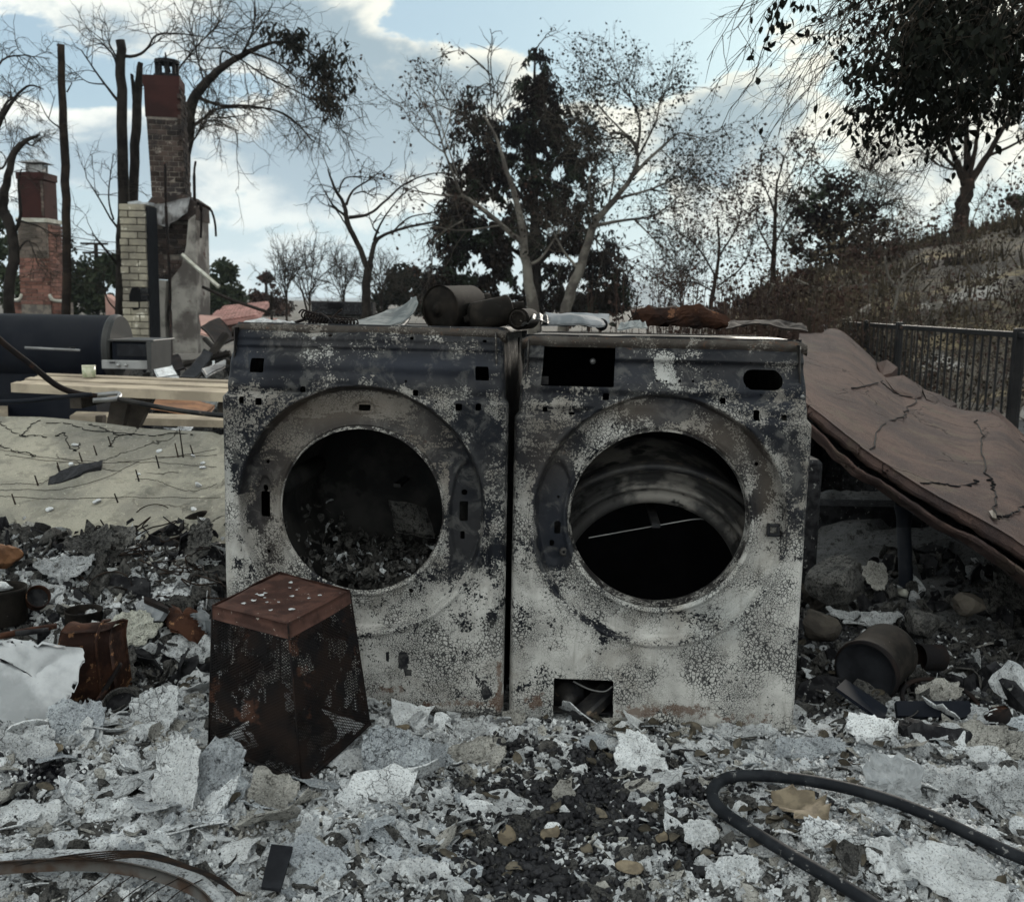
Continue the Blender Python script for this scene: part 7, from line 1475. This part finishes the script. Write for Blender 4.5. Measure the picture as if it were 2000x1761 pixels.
pot(az_(402, 1060, .24), 0, 0, .036, .095, 'cylindrical tin lying tilted against the side of the left machine', 'canister_steel', (-.35, .25, .75), 'tin_can', cat='tin')
single('orange_lump', rock(np.random.RandomState(5), .05, .9, ground_hit(14, 1130)+np.array([0, 0, .06]), 3, .9), 'orange_plastic', 'orange melted lump at the left edge above the dark tin', 'debris')
def boxframe(pts, mat, lab, name='bent_bar'):
    P = [az_(x, y, z) for x, y, z in pts]; root = thing(name, lab, 'metal bar', P[0])
    for a, b in zip(P[:-1], P[1:]):
        d = (b-a); L = np.linalg.norm(d); d /= L; s1 = np.cross(d, [0, .3, 1.]); s1 /= np.linalg.norm(s1); part(root, 'bar', G().bbox((a+b)/2, (L, .006, .016), .001, np.stack([d, s1, np.cross(d, s1)], 1)), mat)
boxframe([(0, 1080, .27), (52, 1078, .27), (52, 1108, .22), (52, 1078, .27)][:3], 'soot_steel', 'thin bent metal frame at the left edge above the orange lump')
slatpiece([(258, 1193, 0), (282, 1170, 1), (328, 1192, 1), (315, 1212, .4), (290, 1215, 0)], .15, .19, .012, 'plastic_white', 'white box flap with a brown edge left of the rusty funnel', 'box_flap', 'box')
slatpiece([(282, 1169, 1), (300, 1172, 1), (330, 1190, 1), (328, 1194, 1), (281, 1173, 1)], .15, .195, .012, 'rust_dark', 'brown rusty edge strip on the white box flap', 'metal_strip', 'metal strip')
fan([(310, 1190, .17), (345, 1182, .19), (365, 1200, .17), (380, 1186, .20), (412, 1205, .18), (414, 1240, .13), (385, 1250, .12), (350, 1242, .13), (325, 1222, .15)], 'rust_orange', 'torn rusty orange metal funnel beside the basket', 'rusty_funnel', 'metal scrap', .016, sd=9, bulge=.03)
fan([(378, 1200, .19), (392, 1186, .21), (412, 1206, .19), (416, 1238, .14), (402, 1232, .15), (392, 1215, .17)], 'plastic_white', 'pale curled lip on the rusty orange funnel', 'metal_scrap', 'metal scrap', .006, sd=11, bulge=.01)
pot(240, 1385, .05, .040, .030, 'squashed dark tin ring below the rusty canister', 'ash_dark', (.1, -.55, .8), 'tin_ring', cat='tin')
for lab, pts, r, m in (('dark straight pipe pointing at the left machine above the tangled wires', [(330, 1082, .26), (380, 1074, .27), (432, 1065, .28)], .011, 'soot_steel'), ('pale perforated flat bar below the dark pipe', [(272, 1096, .23), (300, 1098, .24), (330, 1086, .25)], .007, 'concrete_light'), ('upright thin post beside the left machine', [(396, 1160, .12), (393, 1100, .2), (391, 1045, .29)], .007, 'soot_steel'), ('rusty stick lying left of the open dark pot', [(0, 1242, .17), (50, 1232, .17), (110, 1222, .17)], .008, 'rust_orange'), ('short dark bar with notches left of the rusty canister', [(30, 1237, .18), (95, 1230, .18)], .007, 'char'), ('brown stick leaning below the rusty canister', [(190, 1370, .06), (215, 1330, .09), (235, 1295, .12)], .006, 'rust_dark'), ('long black stick across the cinders at left', [(50, 1112, .24), (110, 1106, .25)], .005, 'char')):
    single('scrap_bar', G().tube(smoothpath([az_(*q) for q in pts], 8), r, 8), m, lab, 'metal bar' if m != 'char' else 'stick', smooth=True)
rng = np.random.RandomState(15)
for k in range(34):
    cx, cy = rng.uniform(190, 400), rng.uniform(1060, 1180); c = ground_hit(cx, cy)+np.array([0, 0, .025]); n_ = 7; P = c+np.cumsum(rng.normal(size=(n_, 3))*np.array([.035, .02, .022]), 0); P[:, 2] = np.maximum(P[:, 2], c[2]-.015)
    single('tangled_wire', G().tube(smoothpath(P, 26), rng.choice([.0016, .0022]), 4), 'wire', 'thin dark wire curling in the tangle beside the left machine', 'wire', 'tangled wires beside the left machine', smooth=True)
for k, (cx, cy, a, b) in enumerate(((240, 1030, .10, .05), (300, 1040, .07, .07), (110, 1010, .12, .02), (130, 1018, .12, .02), (215, 1170, .06, .05))):
    c = ground_hit(cx, cy)+np.array([0, 0, .03]); t = np.linspace(.2, 5.6, 26); P = np.stack([c[0]+a*np.cos(t), c[1]+.03*np.sin(t), c[2]+b*np.sin(t)*.8], 1); single('wire_loop', G().tube(P, .0018, 4), 'wire', ('big dark wire loop over the edge of the cream slab', 'round wire loop right of the big one at the slab edge', 'flattened wire loops lying at the lower edge of the cream slab', 'lower of the flattened wire loops by the cream slab', 'wire loop above the open dark pot')[k], 'wire', smooth=True)

# ------------------------------------------------------------------ right hollow: canister, cup, ring, blades, pipe
def drum():
    c = az_(1694, 1312, .085); ax = fr_((.62, .74, .10)); r = .079; L = .15
    c = az_(1692, 1312, .088)
    root = thing('round_canister', 'dark round steel canister lying on its side under the rose slab, sooty lid forward', 'canister', (c[0], c[1], 0.))
    part(root, 'body', G().lathe([(r*1.04, .0), (r*1.05, .006), (r*1.0, .012), (r*.99, .05), (r*1.0, .1), (r*.99, L), (r*.93, L+.012), (0, L+.014)], c, ax, 60), 'canister_steel', True)
    part(root, 'lid', G().lathe([(0, .006), (r*.5, .005), (r*.86, .007), (r*.9, .0), (r*.97, -.004), (r*1.04, .0)], c, ax, 60), 'slate_dark', True)
    part(root, 'lid_ring', G().lathe([(r*.985, -.008), (r*1.05, -.004), (r*1.075, .004), (r*1.05, .010)], c, ax, 60), 'rust_dark', True)
drum()
pot(az_(1838, 1284, .065), 0, 0, .036, .075, 'small dark rusty cup lying on its side behind the ring', 'rust_dark', (-.85, -.25, .08), 'rusty_cup', inner=None, cat='cup')
c = az_(1838, 1378, .03); t = np.linspace(-.15, math.pi*1.05, 40); P = np.stack([c[0]+.092*np.cos(t), c[1]+.09*np.sin(t), .035+.03*np.sin(t)], 1); single('metal_ring', G().tube(P, .006, 8), 'rust_dark', 'dark metal ring lying half buried right of the round canister', 'ring', smooth=True)
slatpiece([(1632, 1345, 1), (1650, 1328, 1), (1733, 1384, 0), (1728, 1402, 0), (1712, 1402, 0)], .06, .10, .008, 'navy_enamel', 'dark blue-black blade leaning on the round canister', 'metal_strip', 'metal strip')
slatpiece([(1748, 1371, 1), (1890, 1371, 1), (1900, 1388, .5), (1880, 1404, 0), (1752, 1400, 0)], .035, .06, .015, 'navy_enamel', 'long dark blue-black block lying below the ring', 'metal_block', 'metal block')
fan([(1650, 1422, .045), (1660, 1392, .07), (1720, 1400, .07), (1746, 1412, .06), (1744, 1436, .04), (1690, 1436, .035)], 'ash_pale', 'cream broken shard in front of the dark blade', 'cream_shard', 'shard', .005, sd=21, bulge=.012)
chunk([(1770, 1425), (1800, 1412), (1860, 1420), (1930, 1440), (1965, 1455)], [(1762, 1480), (1800, 1500), (1840, 1508), (1900, 1500), (1960, 1490)], 2.22, .09, 'char', 'charred log end with ash crusted on top in the right foreground', 'charred_log', 'log', 7, .014)
pot(az_(1945, 1388, .07), 0, 0, .030, .11, 'dark rusty tube elbow at the right edge below the timber', 'rust_dark', (.25, -.1, -.55), 'rusty_tube', inner=None, cat='pipe')
single('timber', G().prism([az_(1925, 1300, .12), az_(1945, 1290, .13), az_(2010, 1360, .10), az_(2010, 1392, .07)], (.01, .06, -.035)), 'char', 'charred timber slanting out of the frame at the right edge', 'timber')
# vertical pipe with a flared top under the slab
c = ay(1758, 1300, 3.35); zt = ay(1768, 985, 3.35)[2]; zc = ay(1758, 1153, 3.35)[2]; x0, x1 = c[0], ay(1768, 985, 3.35)[0]
root = thing('vent_pipe', 'upright black pipe with a flared top standing under the rose slab', 'pipe', (x0, 3.35, 0)); r = .023
part(root, 'tube', G().tube([(x0, 3.35, -.05), (x0+.002, 3.35, zc), (x1, 3.35, zt-.07)], r, 20), 'pipe_black', True); part(root, 'flare', G().lathe([(r, -.075), (r*1.05, -.05), (r*1.5, -.01), (r*1.55, .0), (r*1.2, -.012)], (x1, 3.35, zt), (0, 0, 1), 24, ref=(0, 1, 0)), 'pipe_black', True)
part(root, 'collar', G().lathe([(r, -.012), (r*1.5, -.012), (r*1.55, 0), (r*1.4, .012), (r, .012)], (x0+.002, 3.345, zc), (0, 0, 1), 24, ref=(0, 1, 0)), 'concrete_light', True)
rng = np.random.RandomState(55)
for lab, px, py, s, m, z in (('rounded tan stone resting against the right machine side', 1598, 1218, .060, 'stone_tan', .13), ('grey boulder in the shade behind the round canister', 1640, 1130, .10, 'ash_dark', .16), ('pale knobbly stone far under the rose slab', 1890, 1180, .05, 'stone_tan', .12), ('grey stone at the right edge below the slab', 1975, 1330, .06, 'ash', .10), ('dark stone between the pipe and the canister', 1800, 1215, .06, 'ash_dark', .09), ('low grey stone left of the round canister', 1600, 1290, .035, 'ash_dark', .05)):
    single('stone', rock(rng, s, .8, az_(px, py, z), 3, .6), m, lab, 'stone')
# post that props the tan block; its black colour paints in the shade
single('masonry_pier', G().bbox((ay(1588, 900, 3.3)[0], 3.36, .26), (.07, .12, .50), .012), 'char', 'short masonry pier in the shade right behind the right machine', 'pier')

# ------------------------------------------------------------------ barrel grill
def grill():
    Y = 6.0; s = Y/F; a = ay(-170, 680, Y); b = ay(190, 684, Y); r = 66*s; zc = ay(100, 682, Y)[2]; x0, x1 = a[0], b[0]; c = np.array([x0, Y+.25, zc]); ax = (1, 0, 0); L = x1-x0
    root = thing('barrel_grill', 'dark blue barrel smoker grill behind the wooden table at left', 'grill', ((x0+x1)/2, Y+.25, -.05))
    part(root, 'barrel', G().lathe([(0, 0), (r, 0), (r, L*.2), (r, L-.03), (r*1.01, L-.03), (r*1.01, L)], c, ax, 60), 'navy_enamel', True)
    part(root, 'end_cap', G().lathe([(r*1.01, L), (r*1.03, L+.01), (r*1.03, L+.035), (r*.98, L+.05), (0, L+.052)], c, ax, 60), 'end_cap')
    p = ay(60, 678, Y-.03); q = ay(166, 683, Y-.03); part(root, 'lid_handle', G().tube([(p[0], Y-.10, p[2]), (q[0], Y-.10, q[2])], .008, 8), 'steel_grey', True)
    for t in (.2, .8): xx = p[0]+(q[0]-p[0])*t; part(root, 'handle_bracket', G().box((xx, Y-.06, p[2]), (.012, .07, .012)), 'soot_steel')
    xb = ay(181, 660, Y)[0]; part(root, 'lid_strap', G().lathe([(r*1.015, 0), (r*1.03, 0), (r*1.03, .018), (r*1.015, .018)], (xb, Y+.25, zc), ax, 24, arc=1.4, a0=2.0), 'steel_grey', True)
    part(root, 'lower_body', G().box(((x0+x1)/2-.05, Y+.3, zc-r-.09), (L*.96, .34, .32)), 'navy_enamel')
    xm, z1, z0 = ay(225, 700, Y-.05), ay(240, 668, Y-.05)[2], ay(240, 722, Y-.05)[2]; xl, xr = ay(200, 690, Y)[0], ay(296, 690, Y)[0]
    part(root, 'hopper', G().bbox(((xl+xr)/2+.02, Y+.2, (z0+z1)/2), (xr-xl-.05, .34, z1-z0), .006), 'navy_enamel')
    part(root, 'hopper_top', G().bbox(((xl+xr)/2+.02, Y+.2, z1+.006), (xr-xl-.02, .38, .012), .003), 'end_cap')
    part(root, 'control_panel', G().bbox(((xl+xr)/2-.005, Y+.0, ay(240, 712, Y)[2]), (xr-xl-.005, .03, .052), .004), 'steel_grey')
    part(root, 'display', G().box(((xl+xr)/2+.02, Y+.022, (z0+z1)/2+.03), (xr-xl-.12, .006, .07)), 'slate_dark')
    part(root, 'shelf_bracket', G().prism([ay(x, y, Y-.03) for x, y in ((285, 668), (296, 668), (296, 722), (288, 722))], (0, .34, 0)), 'end_cap')
    for px in (231, 246): k = ay(px, 713, Y-.02); part(root, 'knob', G().lathe([(0, -.012), (.009, -.012), (.011, 0), (.012, .01)], k, (0, 1, 0), 16), 'steel_grey', True)
    g = G()
    for q in range(9): k = ay(214+q*1.25, 708, Y-.018); g.box(k, (.0022, .001, .007+.002*(q % 3)))
    part(root, 'brand_plate', g, 'slate_dark', kind='stuff')
    for px in (-120, 150, 270): k = ay(px, 740, Y+.1); part(root, 'leg', G().box((k[0], Y+.25, k[2]/2-.1), (.04, .04, abs(k[2])+.2)), 'navy_enamel')
grill()
# ------------------------------------------------------------------ wooden table with benches
def table():
    root = thing('picnic_table', 'weathered grey wooden picnic table between the barrel grill and the cream slab', 'table', (-1.6, 4.6, 0))
    near0, near1 = ay(18, 752, 4.5), ay(560, 779, 4.12); far0, far1 = ay(85, 729, 5.15), ay(600, 748, 4.9); zt = .6
    near0, near1, far0, far1 = [az_(*q, .60) for q in ((20, 750), (560, 774), (84, 729), (600, 748))]
    n_ = 5
    for k in range(n_):
        a0, a1 = k/n_+.012, (k+1)/n_-.012; P = [near0+(far0-near0)*a0, near1+(far1-near1)*a0, near1+(far1-near1)*a1, near0+(far0-near0)*a1]; part(root, 'plank', G().prism(np.array(P)+np.array([0, 0, .003*(-1)**k]), (0, 0, -.040)), 'wood_weathered')
    d = near0-far0
    for t in (.28, .8):
        p = (near0+far0)/2*(1-t)+(near1+far1)/2*t; part(root, 'crossbeam', G().box(p+np.array([0, 0, -.07]), (.05, .55, .06)), 'wood_dark')
    for (x0, x1, xb0, xb1, Y) in ((218, 252, 204, 236, 4.55), (252, 300, 240, 262, 4.75)):
        P = [ay(x0, 775, Y), ay(x1, 775, Y), ay(xb1, 850, Y), ay(xb0, 850, Y)]; part(root, 'leg', G().prism(P, (0, .05, 0)), 'wood_dark')
    part(root, 'leg', G().prism([ay(x, y, 4.7) for x, y in ((470, 775), (510, 775), (500, 850), (470, 850))], (0, .05, 0)), 'wood_dark')
    for (q0, q1, q2, q3, z) in (((136, 812), (470, 822), (470, 812), (150, 803), .33), ((-90, 800), (15, 802), (15, 792), (-90, 790), .33)):
        P = [az_(*q, z) for q in (q0, q1, q2, q3)]; part(root, 'bench_plank', G().prism(P, (0, 0, -.04)), 'wood_weathered')
    P = [ay(x, y, 5.4) for x, y in ((186, 812), (200, 812), (200, 850), (186, 850))]; part(root, 'bench_leg', G().prism(P, (0, .05, 0)), 'wood_dark')
table()
c = az_(174, 737, .602); root = thing('candle_glass', 'small pale green patterned candle glass standing on the wooden table', 'candle', c)
part(root, 'glass', G().lathe([(0, .001), (.028, .001), (.031, .004), (.0315, .055), (.029, .055), (.028, .05)], c, (0, 0, 1), 28, ref=(0, 1, 0)), 'glass_green', True); part(root, 'rim', G().lathe([(.029, .054), (.032, .054), (.032, .060), (.029, .060)], c, (0, 0, 1), 28, ref=(0, 1, 0)), 'label_cream', True)
# bent tubes crossing in front of the table
for lab, pts, r, m, nm in (
    ('long bent dark tube sloping down from the left edge to the table corner', [(-60, 600, 3.4), (0, 664, 3.45), (60, 712, 3.5), (110, 752, 3.55), (150, 768, 3.6), (190, 774, 3.62)], .0105, 'rust_dark', 'bent_tube'),
    ('pale hooked tube end curling round in front of the table', [(182, 772, 3.62), (205, 770, 3.64), (228, 768, 3.66), (234, 772, 3.64), (228, 778, 3.6), (200, 781, 3.56), (182, 782, 3.54)], .0085, 'steel_grey', 'hooked_tube'),
    ('dark tube rising gently to the hook from the left edge', [(-60, 786, 3.4), (0, 785, 3.42), (60, 782, 3.45), (120, 775, 3.5), (180, 770, 3.56)], .0075, 'pipe_black', 'bent_tube'),
    ('long dark tube running right from the hook towards the left machine', [(230, 779, 3.6), (300, 793, 3.62), (360, 803, 3.62), (430, 811, 3.6), (520, 818, 3.6)], .009, 'soot_steel', 'bent_tube')):
    single(nm, G().tube(smoothpath([ay(*q) for q in pts], 30), r, 12), m, lab, 'tube', smooth=True)
# wreckage behind the left machine and under the table
def panel(pts, Y, mat, lab, name='metal_sheet', cat='metal sheet', th=.02, sd=1, amp=.03):
    v = [ay(*q) if len(q) == 3 else ay(*q, Y) for q in pts]; a, b, c_, d = v; U, V = np.meshgrid(np.linspace(0, 1, 12), np.linspace(0, 1, 12)); P = (a*(1-U[..., None])+b*U[..., None])*(1-V[..., None])+(d*(1-U[..., None])+c_*U[..., None])*V[..., None]; P = noisy(P, amp, sd, 3.); return single(name, G().slab(P, np.array([0, .01, th])), mat, lab, cat, smooth=True)
for lab, pts, m in (('dark bent roof sheet leaning behind the left machine', [(392, 640, 11), (430, 620, 11.5), (462, 660, 11), (425, 678, 10.5)], 'rust_dark'), ('reddish panel propped beside the tall chimney foot', [(388, 615, 12), (432, 618, 12), (430, 660, 11.5), (392, 650, 11.5)], 'wall_pink'), ('grey sheet piece slanting low behind the table', [(350, 735, 8.5), (400, 680, 9), (418, 690, 9), (380, 738, 8.5)], 'slate_dark'), ('pale sheet piece lying between the table and the machine', [(395, 722, 8), (440, 700, 8.4), (440, 712, 8.2), (405, 735, 7.9)], 'flashing'), ('dark curved sheet against the chimney base', [(296, 700, 10), (350, 690, 10), (360, 720, 9.5), (300, 735, 9.5)], 'rust_dark'), ('white crumpled sheet scrap on the burnt ground by the grill', [(300, 718, 8), (330, 705, 8.2), (345, 735, 8), (310, 738, 7.8)], 'ash_pale'), ('orange tinted plastic sheet under the wooden table', [(265, 790, 6), (330, 775, 6.4), (420, 790, 6.3), (400, 806, 5.9)], 'orange_plastic'), ('pale clear plastic sheet behind the orange one', [(275, 778, 6.6), (360, 768, 6.8), (425, 775, 6.7), (425, 792, 6.4)], 'fabric_grey')):
    panel(pts, 9, m, lab, sd=hash(lab) % 7 if False else len(lab) % 9)
for i, (lab, pts, r) in enumerate((('charred beam leaning behind the left machine, steep one', [(385, 730, 9), (440, 655, 9.6)], .04), ('charred beam lying low behind the left machine', [(360, 712, 9), (450, 690, 9)], .03), ('thin charred beam slanting across the leaning sheet', [(400, 662, 10), (448, 708, 9)], .025), ('curved dark rod behind the reddish panel', [(395, 560, 12), (450, 585, 12), (530, 612, 12)], .02), ('upright thin stake behind the pink roof', [(530, 570, 16), (531, 640, 16)], .02))):
    single('charred_beam', G().tube([ay(*q) for q in pts], r, 6), 'bark_burnt', lab, 'beam')

# ------------------------------------------------------------------ air
hm = bpy.data.materials.new('haze_air'); hm.use_nodes = True; hn = NT(hm.node_tree); vol = hn('VolumePrincipled', {'Color': (.72, .82, .92), 'Density': .00022, 'Anisotropy': .2}); ho = hn('OutputMaterial', out=None); hm.node_tree.links.new(vol, ho.inputs[1])
g = G().box((500, 1900, 95), (7400, 5400, 200)); single('haze', g, hm, 'thin pale air between the camera and the far mountain', 'haze', kind='stuff')
